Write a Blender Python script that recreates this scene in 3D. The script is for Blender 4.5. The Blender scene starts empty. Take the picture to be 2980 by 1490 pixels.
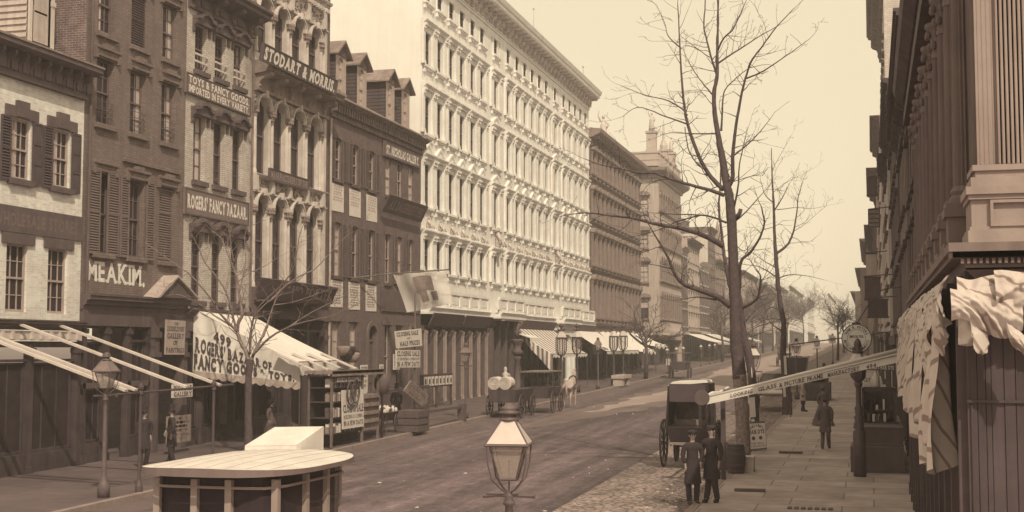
import bpy, bmesh, math, random
from mathutils import Vector, Matrix, noise
random.seed(7)
sc=bpy.context.scene; col=sc.collection
R=math.radians
# ---------------- camera (a level-ish plate camera at a first-floor window) ----------------
F=3800.; PH=math.atan(268/3800); TH=math.atan(1045/3800*math.cos(PH)); CH=4.2; GS=.014
cam=bpy.data.cameras.new('camera'); co=bpy.data.objects.new('camera',cam); col.objects.link(co)
cam.sensor_width=36; cam.lens=36*F/2980; cam.clip_start=.1; cam.clip_end=5000
co.location=(0,0,CH); co.rotation_euler=(R(90)+PH,0,TH); sc.camera=co
# ---------------- sky and sun: monochrome sepia daylight ----------------
LT=(1,.848,.59)
SUN_AZ=R(33); SUN_EL=R(46)            # sun behind the camera, to the right
w=bpy.data.worlds.new('World'); sc.world=w; w.use_nodes=True
nt=w.node_tree; bg=nt.nodes['Background']
sky=nt.nodes.new('ShaderNodeTexSky'); sky.sky_type='NISHITA'; sky.sun_disc=False
sky.sun_elevation=SUN_EL; sky.sun_rotation=R(180)-SUN_AZ
bw=nt.nodes.new('ShaderNodeRGBToBW'); nt.links.new(sky.outputs[0],bw.inputs[0])
ma=nt.nodes.new('ShaderNodeMath'); ma.operation='MULTIPLY_ADD'; ma.inputs[1].default_value=.3; ma.inputs[2].default_value=8.15
nt.links.new(bw.outputs[0],ma.inputs[0])
vm=nt.nodes.new('ShaderNodeVectorMath'); vm.operation='SCALE'; vm.inputs[0].default_value=LT
nt.links.new(ma.outputs[0],vm.inputs['Scale']); nt.links.new(vm.outputs[0],bg.inputs[0])
bg.inputs[1].default_value=.1
sl=bpy.data.lights.new('sun','SUN'); sl.energy=3.3; sl.angle=R(.6); sl.color=(1,.87,.62)
so=bpy.data.objects.new('sun',sl); col.objects.link(so)
so.rotation_euler=(R(90)-SUN_EL,0,-R(180)+R(180)+SUN_AZ)
so.rotation_euler=Vector((math.sin(SUN_AZ)*math.cos(SUN_EL),-math.cos(SUN_AZ)*math.cos(SUN_EL),math.sin(SUN_EL))).to_track_quat('Z','Y').to_euler()
sc.view_settings.view_transform='Standard'; sc.view_settings.look='None'; sc.view_settings.exposure=0; sc.view_settings.gamma=1
sc.cycles.max_bounces=6; sc.cycles.volume_bounces=1; sc.cycles.use_denoising=True
HAZE=.001
def gz(y): return GS*min(y,420)
# ---------------- materials ----------------
def tint(a):
    P=[(0,.71,.95),(.08,.73,.88),(.2,.755,.76),(.4,.80,.78),(.65,.90,.88),(.9,.985,.98),(1,1,1)]
    for (a0,g0,b0),(a1,g1,b1) in zip(P,P[1:]):
        if a<=a1:
            t=(a-a0)/(a1-a0); return (a,a*(g0+(g1-g0)*t),a*(b0+(b1-b0)*t),1)
    return (a,a,a,1)
MATS={}
def mat(name,a,rough=.85,var=.18,scale=3.,brick=None,bump=.15,streak=0,fine=0,metal=0,flute=None):
    """brick=(w,h,mortar lum): running bond in (x+y, z). var: blotchy variation."""
    if name in MATS: return MATS[name]
    m=bpy.data.materials.new(name); m.use_nodes=True; n=m.node_tree.nodes; l=m.node_tree.links
    b=n['Principled BSDF']; b.inputs['Roughness'].default_value=rough; b.inputs['Metallic'].default_value=metal
    b.inputs['Specular IOR Level'].default_value=.12 if 'glass' in name else .3
    tc=n.new('ShaderNodeTexCoord'); geo=n.new('ShaderNodeNewGeometry')
    no=n.new('ShaderNodeTexNoise'); no.inputs['Scale'].default_value=scale; no.inputs['Detail'].default_value=6; no.inputs['Roughness'].default_value=.65
    l.new(geo.outputs['Position'],no.inputs['Vector'])
    cr=n.new('ShaderNodeValToRGB'); e=cr.color_ramp.elements
    e[0].position=.3; e[1].position=.72; e[0].color=tint(a*(1-var)); e[1].color=tint(min(.95,a*(1+var)))
    l.new(no.outputs['Fac'],cr.inputs['Fac']); out=cr.outputs['Color']
    if streak:   # weathering running down
        mp=n.new('ShaderNodeMapping'); mp.inputs['Scale'].default_value=(5,5,.35); l.new(geo.outputs['Position'],mp.inputs['Vector'])
        n2=n.new('ShaderNodeTexNoise'); n2.inputs['Scale'].default_value=1.; n2.inputs['Detail'].default_value=4; l.new(mp.outputs[0],n2.inputs['Vector'])
        c2=n.new('ShaderNodeValToRGB'); c2.color_ramp.elements[0].position=.35; c2.color_ramp.elements[1].position=.65
        c2.color_ramp.elements[0].color=(1-streak,)*3+(1,); c2.color_ramp.elements[1].color=(1,1,1,1); l.new(n2.outputs['Fac'],c2.inputs['Fac'])
        mx=n.new('ShaderNodeMix'); mx.data_type='RGBA'; mx.blend_type='MULTIPLY'; mx.inputs[0].default_value=1
        l.new(out,mx.inputs[6]); l.new(c2.outputs[0],mx.inputs[7]); out=mx.outputs[2]
    h=None
    if brick:
        sp=n.new('ShaderNodeSeparateXYZ'); l.new(geo.outputs['Position'],sp.inputs[0])
        ad=n.new('ShaderNodeMath'); l.new(sp.outputs[0],ad.inputs[0]); l.new(sp.outputs[1],ad.inputs[1])
        cb=n.new('ShaderNodeCombineXYZ'); l.new(ad.outputs[0],cb.inputs[0]); l.new(sp.outputs[2],cb.inputs[1])
        bt=n.new('ShaderNodeTexBrick'); l.new(cb.outputs[0],bt.inputs['Vector']); bt.inputs['Scale'].default_value=1
        bt.inputs['Brick Width'].default_value=brick[0]; bt.inputs['Row Height'].default_value=brick[1]
        bt.inputs['Mortar Size'].default_value=.008 if brick[0]<.5 else .012; bt.inputs['Bias'].default_value=0
        bt.inputs['Color1'].default_value=(1,1,1,1); bt.inputs['Color2'].default_value=(.78,.78,.78,1); k=brick[2]/a
        bt.inputs['Mortar'].default_value=(k,k,k,1)
        mx=n.new('ShaderNodeMix'); mx.data_type='RGBA'; mx.blend_type='MULTIPLY'; mx.inputs[0].default_value=1
        l.new(out,mx.inputs[6]); l.new(bt.outputs['Color'],mx.inputs[7]); out=mx.outputs[2]; h=bt.outputs['Fac']
    l.new(out,b.inputs['Base Color'])
    if bump:
        bp=n.new('ShaderNodeBump'); bp.inputs['Strength'].default_value=bump; bp.inputs['Distance'].default_value=.02
        n3=n.new('ShaderNodeTexNoise'); n3.inputs['Scale'].default_value=fine or 18; n3.inputs['Detail'].default_value=5; l.new(geo.outputs['Position'],n3.inputs['Vector'])
        if flute:
            mp=n.new('ShaderNodeMapping'); mp.inputs['Scale'].default_value=flute; l.new(geo.outputs['Position'],mp.inputs['Vector']); l.new(mp.outputs[0],n3.inputs['Vector'])
        if h is not None:
            mm=n.new('ShaderNodeMath'); mm.operation='SUBTRACT'; l.new(n3.outputs['Fac'],mm.inputs[0]); l.new(h,mm.inputs[1]); l.new(mm.outputs[0],bp.inputs['Height'])
        else: l.new(n3.outputs['Fac'],bp.inputs['Height'])
        l.new(bp.outputs[0],b.inputs['Normal'])
    MATS[name]=m; return m
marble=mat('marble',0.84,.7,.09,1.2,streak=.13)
wbrick=mat('white_brick',0.8,.9,.1,1.5,brick=(.22,.075,.78),streak=.12)
dbrick=mat('brown_painted_brick',0.235,.85,.14,1.2,brick=(.22,.075,.13),streak=.14)
ybrick=mat('buff_brick',0.62,.85,.12,1.3,brick=(.22,.075,.30),streak=.12)
rbrick=mat('red_brick',0.15,.9,.22,2.,brick=(.22,.075,.16))
sbrick=mat('rough_side_brick',0.16,.9,.35,3.,brick=(.22,.075,.34))
pbrick=mat('pale_side_brick',.62,.9,.1,2.,brick=(.3,.12,.3))
dstone=mat('carved_stone',0.62,.8,.18,2.,streak=.25)
dstone2=mat('weathered_stone',0.3,.8,.25,4.,streak=.25,fine=30)
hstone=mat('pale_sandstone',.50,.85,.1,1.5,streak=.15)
brownst=mat('brownstone',.17,.85,.16,1.5,streak=.25)
brownst2=mat('brownstone_trim',.27,.85,.16,1.5,streak=.2)
trim=mat('brown_painted_trim',0.125,.7,.2,2.,streak=.15)
trimd=mat('dark_painted_trim',0.125,.7,.2,2.,streak=.15)
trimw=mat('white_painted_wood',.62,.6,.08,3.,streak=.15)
frame=mat('buff_sash_paint',.40,.6,.12,3.)
framed=mat('dark_sash_paint',0.15,.6,.12,3.)
shutm=mat('shutter_paint',0.085,.65,.2,3.)
darkwood=mat('dark_shopfront_wood',0.085,.6,.3,2.,streak=.35)
blackm=mat('dark_interior',0.1,.95,.2,1.,bump=0)
midwood=mat('weathered_wood',.22,.85,.3,4.,streak=.4)
beamm=mat('painted_awning_timber',.58,.7,.12,3.)
slate=mat('roof_slate',.28,.8,.25,3.,brick=(.35,.16,.18))
clap=mat('clapboard_paint',.30,.8,.12,2.,streak=.2)
clapd=mat('dark_clapboard_paint',0.095,.8,.15,2.,streak=.2)
glassd=mat('window_glass',0.045,.12,.4,.9,bump=0)
glassl=mat('window_blind',.50,.35,.25,1.5,bump=0)
glasst=mat('lamp_glass',.55,.1,.1,2.,bump=0)
canvas=mat('awning_canvas',0.74,.9,.06,2.,bump=.3,fine=6)
canvd=mat('awning_stripe',.22,.9,.15,2.,bump=.3)
ink=mat('black_sign_paint',0.09,.7,.15,3.,bump=0)
sandp=mat('smalt_sign_ground',.10,.8,.15,2.,bump=.05)
gilt=mat('pale_lettering',0.72,.6,.1,6.,bump=0)
fadel=mat('faded_lettering',.17,.8,.2,6.,bump=0)
paper=mat('poster_paper',.66,.9,.07,3.,bump=0)
iron=mat('cast_iron',0.09,.5,.2,6.,metal=0)
irong=mat('grey_lamp_paint',0.13,.5,.2,6.)
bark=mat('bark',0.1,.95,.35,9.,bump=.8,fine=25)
barkl=mat('pale_lichened_bark',0.26,.95,.5,14.,bump=.8,fine=30)
skin=mat('skin',.35,.6,.08,6.,bump=0)
cloth=mat('black_broadcloth',0.045,.9,.2,6.)
clothg=mat('grey_tweed',.12,.9,.2,6.)
leather=mat('carriage_lacquer',0.04,.25,.2,3.,bump=0)
straw=mat('crate_wood',.30,.9,.25,5.,streak=.3)
# ---------------- geometry helpers ----------------
def L(X): return lambda o,a,z:(X+o,a,z)       # facade facing the street from the left
def RR(X): return lambda o,a,z:(X-o,a,z)      # facade facing the street from the right
def S(Y): return lambda o,a,z:(a,Y-o,z)       # facade facing the camera
W=lambda x,y,z:(x,y,z)                        # plain world axes
class MB:
    def __init__(s,fr=W): s.v=[];s.f=[];s.fr=fr;s.mi=[];s.cm=0
    def add(s,vs,fs):
        k=len(s.v); s.v+=[s.fr(*p) for p in vs]; s.f+=[tuple(i+k for i in f) for f in fs]; s.mi+=[s.cm]*len(fs); return s
    def box(s,x0,x1,y0,y1,z0,z1):
        return s.add([(x0,y0,z0),(x1,y0,z0),(x1,y1,z0),(x0,y1,z0),(x0,y0,z1),(x1,y0,z1),(x1,y1,z1),(x0,y1,z1)],
            [(0,3,2,1),(4,5,6,7),(0,1,5,4),(1,2,6,5),(2,3,7,6),(3,0,4,7)])
    def quad(s,*p): return s.add(p,[(0,1,2,3)])
    def ext(s,A,B):
        n=len(A); return s.add(list(A)+list(B),[tuple(range(n)),tuple(range(2*n-1,n-1,-1))]+[(i,(i+1)%n,n+(i+1)%n,n+i) for i in range(n)])
    def prof(s,pts,a0,a1): return s.ext([(o,a0,z) for o,z in pts],[(o,a1,z) for o,z in pts])      # (o,z) outline run along the wall
    def plate(s,pts,o0,o1): return s.ext([(o0,a,z) for a,z in pts],[(o1,a,z) for a,z in pts])     # (a,z) outline given thickness
    def slab(s,c,t,nrm=None):                                                                     # four corners, thickness t
        p=[Vector(q) for q in c]; n=nrm or (p[1]-p[0]).cross(p[3]-p[0]).normalized()
        return s.ext([tuple(q) for q in p],[tuple(q-n*t) for q in p])
    def tube(s,pts,r,n=6,cap=True):
        pts=[Vector(p) for p in pts]; rs=r if isinstance(r,(list,tuple)) else [r]*len(pts); V=[];Fc=[]
        u=None
        for i,p in enumerate(pts):
            d=(pts[min(i+1,len(pts)-1)]-pts[max(i-1,0)])
            d=d.normalized() if d.length>1e-9 else Vector((0,0,1))
            if u is None: u=d.orthogonal().normalized()
            else:
                u=(u-d*u.dot(d)); u=u.normalized() if u.length>1e-6 else d.orthogonal().normalized()
            q=d.cross(u)
            for k in range(n):
                t=2*math.pi*k/n; V.append(tuple(p+(u*math.cos(t)+q*math.sin(t))*rs[i]))
        for i in range(len(pts)-1):
            for k in range(n): Fc.append((i*n+k,i*n+(k+1)%n,(i+1)*n+(k+1)%n,(i+1)*n+k))
        if cap: Fc+= [tuple(range(n-1,-1,-1)),tuple(range((len(pts)-1)*n,len(pts)*n))]
        return s.add(V,Fc)
    def lathe(s,cx,cy,pr,n=12,rot=0,sx=1,sy=1):
        V=[];Fc=[]
        for r,z in pr:
            for k in range(n):
                t=2*math.pi*k/n+rot; V.append((cx+r*math.cos(t)*sx,cy+r*math.sin(t)*sy,z))
        for i in range(len(pr)-1):
            for k in range(n): Fc.append((i*n+k,i*n+(k+1)%n,(i+1)*n+(k+1)%n,(i+1)*n+k))
        Fc+=[tuple(range(n-1,-1,-1)),tuple(range((len(pr)-1)*n,len(pr)*n))]
        return s.add(V,Fc)
    def ball(s,c,rx,ry=None,rz=None,n=8,m=6):
        ry=ry or rx; rz=rz or rx
        V=[];Fc=[]
        for i in range(m+1):
            p=math.pi*i/m; rr=max(math.sin(p),.01)
            for k in range(n):
                t=2*math.pi*k/n; V.append((c[0]+rx*rr*math.cos(t),c[1]+ry*rr*math.sin(t),c[2]+rz*math.cos(p)))
        for i in range(m):
            for k in range(n): Fc.append((i*n+k,(i+1)*n+k,(i+1)*n+(k+1)%n,i*n+(k+1)%n))
        return s.add(V,Fc)
    def mesh(s,name,mats,org=(0,0,0),smooth=False,fixn=True):
        me=bpy.data.meshes.new(name); me.from_pydata([(p[0]-org[0],p[1]-org[1],p[2]-org[2]) for p in s.v],[],s.f)
        for m in (mats if isinstance(mats,(list,tuple)) else [mats]): me.materials.append(m)
        for p,i in zip(me.polygons,s.mi): p.material_index=i
        if fixn:
            b=bmesh.new(); b.from_mesh(me); bmesh.ops.recalc_face_normals(b,faces=b.faces); b.to_mesh(b and me); b.free()
        if smooth:
            for p in me.polygons: p.use_smooth=True
        me.update(); return me
    def build(s,name,mats,parent=None,smooth=False,loc=None):
        org=wloc(parent) if parent else (loc or (0,0,0))
        o=bpy.data.objects.new(name,s.mesh(name,mats,org,smooth)); col.objects.link(o)
        if parent: o.parent=parent; WL[o.name]=org
        else: o.location=org; WL[o.name]=org
        return o
WL={}
def wloc(o): return WL[o.name]
def tag(o,label=None,cat=None,group=None,kind=None):
    for k,v in (('label',label),('category',cat),('group',group),('kind',kind)):
        if v: o[k]=v
    return o
def thing(name,label,cat,loc,group=None):
    o=bpy.data.objects.new(name,None); col.objects.link(o); o.location=loc; o.empty_display_size=.2; WL[o.name]=tuple(loc)
    return tag(o,label,cat,group)
def put(name,me,parent,wpos,rz=0):
    o=bpy.data.objects.new(name,me); col.objects.link(o); o.parent=parent; pl=wloc(parent)
    o.location=(wpos[0]-pl[0],wpos[1]-pl[1],wpos[2]-pl[2]); o.rotation_euler=(0,0,rz); WL[o.name]=tuple(wpos); return o
def copy_thing(src,loc,rz=0,label=None,group=None,scale=1):
    c=src.copy(); col.objects.link(c); c.location=loc; c.rotation_euler=(0,0,rz); c.scale=(scale,)*3; WL[c.name]=tuple(loc)
    if label: c['label']=label
    if group: c['group']=group
    for ch in src.children:
        d=ch.copy(); col.objects.link(d); d.parent=c
        for g in ch.children:
            e=g.copy(); col.objects.link(e); e.parent=d
    return c
def struct(name,mb,m,label=None):
    return tag(mb.build(name,m),label,None,None,'structure')
# ---- writing ----
STEM={'A':((.08,0),(.92,0)),'B':((.12,0),(.12,1)),'D':((.12,0),(.12,1)),'E':((.12,0),(.12,1)),'F':((.14,0),(.12,1)),'H':((.12,0),(.12,1),(.88,0),(.88,1)),'I':((.5,0),(.5,1)),'K':((.12,0),(.12,1),(.88,0),(.84,1)),'L':((.14,0),(.14,1)),'M':((.08,0),(.08,1),(.92,0),(.92,1)),'N':((.1,0),(.1,1),(.9,1)),'P':((.14,0),(.12,1)),'R':((.12,0),(.12,1),(.9,0)),'T':((.5,0),),'U':((.12,1),(.88,1)),'V':((.08,1),(.92,1)),'W':((.06,1),(.94,1)),'X':((.1,0),(.9,0),(.1,1),(.9,1)),'Y':((.08,1),(.92,1),(.5,0)),'1':((.6,0),)}
GL={}
def glyph(c,bold):
    if (c,bold) not in GL:
        cu=bpy.data.curves.new('t','FONT'); cu.body=c; cu.offset=bold; cu.resolution_u=2
        ob=bpy.data.objects.new('t',cu); me=bpy.data.meshes.new_from_object(ob)
        GL[(c,bold)]=([(v.co.x,v.co.y) for v in me.vertices],[tuple(p.vertices) for p in me.polygons])
        bpy.data.objects.remove(ob); bpy.data.curves.remove(cu); bpy.data.meshes.remove(me)
    return GL[(c,bold)]
def text_mb(mb,s,fn,bold=.03,u0=0,u1=1,v0=0,v1=1):
    """slab-serif capitals of s fitted into the box u0..u1, v0..v1; fn(u,v) gives the point in space"""
    x=0; parts=[]; jr=random.Random(len(s)*7+ord(s[0]))
    H=.72
    for c in s:
        if c==' ': x+=.36; continue
        V,Fc=glyph(c,bold); a=min(p[0] for p in V); b=max(p[0] for p in V); w_=b-a; j=jr.uniform(-.012,.012)
        parts.append(([(p[0]-a+x,p[1]+j) for p in V],Fc,0))
        for f,t_ in STEM.get(c,()):
            cx=x+f*w_; y0=(H-.085 if t_ else 0)+j; parts.append(([(cx-.13,y0),(cx+.13,y0),(cx+.13,y0+.085),(cx-.13,y0+.085)],[(0,1,2,3)],1))
        x+=w_+.11
    W_=x-.11; d0=fn((u0+u1)/2,(v0+v1)/2)
    du=fn((u0+u1)/2+.01,(v0+v1)/2)-d0; dv=fn((u0+u1)/2,(v0+v1)/2+.01)-d0; nn=du.cross(dv).normalized()*.002
    for V,Fc,k_ in parts:
        k=len(mb.v); mb.v+=[tuple(fn(u0+min(max(p[0]/W_,-.02),1.02)*(u1-u0),v0+p[1]/H*(v1-v0))+nn*k_) for p in V]
        for f in Fc: mb.f.append(tuple(i+k for i in f)); mb.mi.append(mb.cm)
def bil(TL,TR,BL,BR,off=.006):
    TL,TR,BL,BR=map(Vector,(TL,TR,BL,BR)); n=(BR-BL).cross(TL-BL).normalized()
    return (lambda u,v:(BL*(1-u)+BR*u)*(1-v)+(TL*(1-u)+TR*u)*v+n*off), n
def slabserif(s): return s
def sign(name,label,cat,corners,lines,board=sandp,letter=gilt,border=None,group=None,th=.06,bold=.03,name2='board'):
    """a board from its four corners, with painted lines (text,u0,u1,v0,v1)"""
    TL,TR,BL,BR=corners; fn,n=bil(TL,TR,BL,BR); base=tuple((Vector(BL)+Vector(BR))/2)
    t=thing(name,label,cat,base,group)
    m=MB(); m.slab([BL,BR,TR,TL],th,n); m.build(name2,board,t)
    if border:
        m=MB(); 
        for a,b,c,d in ((0,0,1,.05),(0,.95,1,1),(0,.05,.015,.95),(.985,.05,1,.95)):
            m.slab([fn(a,b),fn(c,b),fn(c,d),fn(a,d)],.02,n); 
            for i in range(-8,0):
                m.v[i]=tuple(Vector(m.v[i])+n*.014)
        m.build('border',border,t)
    m=MB()
    for q in lines: text_mb(m,q[0],fn,q[5] if len(q)>5 else bold,*q[1:5])
    if m.v:
        o=m.build('lettering',letter,t)
    return t
def poster_lines(n,seed,u0=.08,u1=.92,top=.94,bot=.05):
    """rows of small print: thin bars of uneven length"""
    rr=random.Random(seed); out=[]; z=top
    for i in range(n):
        h=(top-bot)/n*rr.uniform(.45,.75); a=u0+rr.uniform(0,.12); b=u1-rr.uniform(0,.12); x=a
        while x<b:
            wd=rr.uniform(.05,.16); out.append((x,min(x+wd,b),z-h,z)); x+=wd+.035
        z-=(top-bot)/n
    return out
def bars(mb,fn,L_):
    for a,b,c,d in L_: mb.add([tuple(fn(a,c)),tuple(fn(b,c)),tuple(fn(b,d)),tuple(fn(a,d))],[(0,1,2,3)])
# ---- facade pieces ----
def arcpts(a0,a1,zs,h,n=8):      # arch curve from left springing to right
    c=(a0+a1)/2; r=(a1-a0)/2
    return [(c-r*math.cos(math.pi*i/n),zs+h*math.sin(math.pi*i/n)) for i in range(n+1)]
def wall(mb,a0,a1,z0,z1,holes,rec=.25,o=0):
    """sheet with openings (a0,a1,z0,z1[,arch height]) and their reveals"""
    A=sorted(set([a0,a1]+[h[0] for h in holes]+[h[1] for h in holes])); Z=sorted(set([z0,z1]+[h[2] for h in holes]+[h[3] for h in holes]))
    A=[x for x in A if a0<=x<=a1]; Z=[x for x in Z if z0<=x<=z1]
    for i in range(len(A)-1):
        j=0
        while j<len(Z)-1:
            def inn(j): 
                ca=(A[i]+A[i+1])/2; cz=(Z[j]+Z[j+1])/2
                return any(h[0]<ca<h[1] and h[2]<cz<h[3] for h in holes)
            if inn(j): j+=1; continue
            k=j
            while k+1<len(Z)-1 and not inn(k+1): k+=1
            mb.quad((o,A[i],Z[j]),(o,A[i+1],Z[j]),(o,A[i+1],Z[k+1]),(o,A[i],Z[k+1])); j=k+1
    for h in holes:
        b0,b1,c0,c1=h[:4]; ah=h[4] if len(h)>4 else 0; zs=c1-ah
        mb.quad((o,b0,c0),(o-rec,b0,c0),(o-rec,b0,zs),(o,b0,zs)); mb.quad((o,b1,c0),(o,b1,zs),(o-rec,b1,zs),(o-rec,b1,c0))
        mb.quad((o,b0,c0),(o,b1,c0),(o-rec,b1,c0),(o-rec,b0,c0))
        if ah:
            P=arcpts(b0,b1,zs,ah)
            for i in range(len(P)-1):
                p,q=P[i],P[i+1]; mb.quad((o,p[0],p[1]),(o,q[0],q[1]),(o,q[0],c1+.001),(o,p[0],c1+.001))
                mb.quad((o,p[0],p[1]),(o-rec,p[0],p[1]),(o-rec,q[0],q[1]),(o,q[0],q[1]))
                mb.quad((o-rec,p[0],p[1]),(o-rec,q[0],q[1]),(o-rec,q[0],c1+.001),(o-rec,p[0],c1+.001))
        else: mb.quad((o,b0,c1),(o,b1,c1),(o-rec,b1,c1),(o-rec,b0,c1))
def body(mb,a0,a1,z0,z1,D=12,roof=True):
    mb.quad((0,a0,z0),(-D,a0,z0),(-D,a0,z1),(0,a0,z1)); mb.quad((0,a1,z0),(-D,a1,z0),(-D,a1,z1),(0,a1,z1)); mb.quad((-D,a0,z0),(-D,a1,z0),(-D,a1,z1),(-D,a0,z1))
    if roof: mb.quad((0,a0,z1),(0,a1,z1),(-D,a1,z1),(-D,a0,z1))
WC={}
def window(par,fr,a0,a1,z0,z1,rec=.2,nx=2,ny=2,ah=0,fm=frame,light='none',pane=True,fw=.06,mw=.025,nosash=False):
    """sash window: one frame part with its pane as a sub-part; meshes shared by size"""
    p0=Vector(fr(0,a0,z0)); ex=Vector(fr(1,a0,z0))-p0; ea=Vector(fr(0,a0+1,z0))-p0
    key=(round(a1-a0,2),round(z1-z0,2),rec,nx,ny,ah,fm.name,light,tuple(ex),tuple(ea),nosash)
    w_=round(a1-a0,2); h_=round(z1-z0,2)
    if key not in WC:
        f2=lambda o,a,z: tuple(ex*o+ea*a+Vector((0,0,z)))
        m=MB(f2); r0,r1=-rec-.05,-rec+.02
        m.box(r0,r1,0,fw,0,h_); m.box(r0,r1,w_-fw,w_,0,h_); m.box(r0,r1,fw,w_-fw,0,fw*1.3); m.box(r0,r1,fw,w_-fw,h_-fw,h_)
        if not nosash: m.box(r0,r1+.01,fw,w_-fw,h_/2-.03,h_/2+.03)
        for i in range(1,nx): m.box(r0+.01,r1-.02,w_*i/nx-mw/2,w_*i/nx+mw/2,fw,h_-fw)
        for j in range(1,2*ny):
            if j!=ny: m.box(r0+.013,r1-.025,fw,w_-fw,h_*j/(2*ny)-mw/2,h_*j/(2*ny)+mw/2)
        me=m.mesh('window',fm)
        m=MB(f2); o=-rec-.035
        def q(a,b,c,d,k): m.cm=k; m.quad((o,a,c),(o,b,c),(o,b,d),(o,a,d))
        hh=h_/2
        if light=='none': q(0,w_,0,h_,0)
        elif light=='all': q(0,w_,0,h_,1)
        elif light=='top': q(0,w_,0,hh,0); q(0,w_,hh,h_,1)
        elif light=='left': q(0,w_*.5,0,h_,1); q(w_*.5,w_,0,h_,0)
        elif light=='curt':
            q(0,w_*.36,0,h_,1); q(w_*.36,w_*.62,0,h_,0); q(w_*.62,w_,0,h_,1)
        elif light=='half': q(0,w_,0,h_*.3,0); q(0,w_,h_*.3,h_,1)
        WC[key]=(me,m.mesh('pane',[glassd,glassl]))
    a,b=WC[key]; o=put('window',a,par,fr(0,a0,z0)); put('pane',b,o,fr(0,a0,z0)); return o
def sill(mb,a0,a1,z,o=.12,h=.14): mb.box(0,o,a0-.1,a1+.1,z-h,z)
def cornice(mb,a0,a1,z0,z1,out,steps=3):
    """stepped moulded profile"""
    h=z1-z0; mb.prof([(0,z0),(out*.25,z0),(out*.32,z0+h*.25),(out*.55,z0+h*.32),(out*.62,z0+h*.55),(out*.9,z0+h*.62),(out*.9,z0+h*.8),(out,z0+h*.86),(out,z1),(0,z1)],a0,a1)
def bracket(mb,a,w,z0,z1,out):
    h=z1-z0; mb.prof([(0,z0),(out*.22,z0+h*.02),(out*.35,z0+h*.2),(out*.3,z0+h*.38),(out*.45,z0+h*.58),(out*.85,z0+h*.68),(out,z0+h*.8),(out,z1),(0,z1)],a-w/2,a+w/2)
def shutter(par,fr,a0,a1,z0,z1,o=.03,slats=True,m=None,bars_=3,lab=None):
    mb=MB(fr); t=.05; f=.05
    mb.box(o,o+t,a0,a0+f,z0,z1); mb.box(o,o+t,a1-f,a1,z0,z1)
    for k in range(bars_):
        z=z0+(z1-z0-f)*k/(bars_-1); mb.box(o,o+t,a0+f,a1-f,z,z+f*1.2)
    if slats:
        n=int((z1-z0)/.085)
        for i in range(n):
            z=z0+.04+(z1-z0-.08)*i/n; mb.prof([(o+.005,z+.05),(o+.012,z+.058),(o+t-.004,z+.008),(o+t-.012,z)],a0+f,a1-f)
        mb.box(o,o+.004,a0+f,a1-f,z0,z1)
    else: mb.box(o,o+.03,a0+f,a1-f,z0+f,z1-f)
    ob=mb.build('shutter',m or shutm,par)
    if lab: ob['label']=lab
    return ob
def ground_z(X,Y): return gz(Y)
# =============================== SETTING ===============================
XL=-23.5; XR=1.3; CL=-17.75; CR=-4.1
roadm=mat('packed_dirt_road',.1,.95,.22,.5,bump=.6,fine=4)
# road: rutted, with wheel tracks running up the street
n=roadm.node_tree.nodes; l=roadm.node_tree.links
def add_tracks(m,lo,hi,sc_=(1.6,.05,1),mixf=.8):
    n=m.node_tree.nodes; l=m.node_tree.links; b=n['Principled BSDF']
    src=b.inputs['Base Color'].links[0].from_socket
    g=n.new('ShaderNodeNewGeometry'); mp=n.new('ShaderNodeMapping'); mp.inputs['Scale'].default_value=sc_; l.new(g.outputs['Position'],mp.inputs[0])
    t=n.new('ShaderNodeTexNoise'); t.inputs['Scale'].default_value=1; t.inputs['Detail'].default_value=7; t.inputs['Roughness'].default_value=.6; l.new(mp.outputs[0],t.inputs[0])
    c=n.new('ShaderNodeValToRGB'); c.color_ramp.elements[0].position=.35; c.color_ramp.elements[1].position=.7
    c.color_ramp.elements[0].color=(lo,)*3+(1,); c.color_ramp.elements[1].color=(hi,)*3+(1,); l.new(t.outputs[0],c.inputs[0])
    mx=n.new('ShaderNodeMix'); mx.data_type='RGBA'; mx.blend_type='MULTIPLY'; mx.inputs[0].default_value=mixf
    l.new(src,mx.inputs[6]); l.new(c.outputs[0],mx.inputs[7]); l.new(mx.outputs[2],b.inputs['Base Color'])
add_tracks(roadm,.7,1.6,(1.3,.04,1)); add_tracks(roadm,.8,1.25,(9,.5,1)); add_tracks(roadm,.7,1.35,(3,2.2,1)); add_tracks(roadm,.75,1.3,(16,7,1)); add_tracks(roadm,.75,1.9,(.16,.018,1),1)
cobm=mat('gutter_cobbles',.27,.9,.3,1.2,bump=.3,fine=10)
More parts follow.
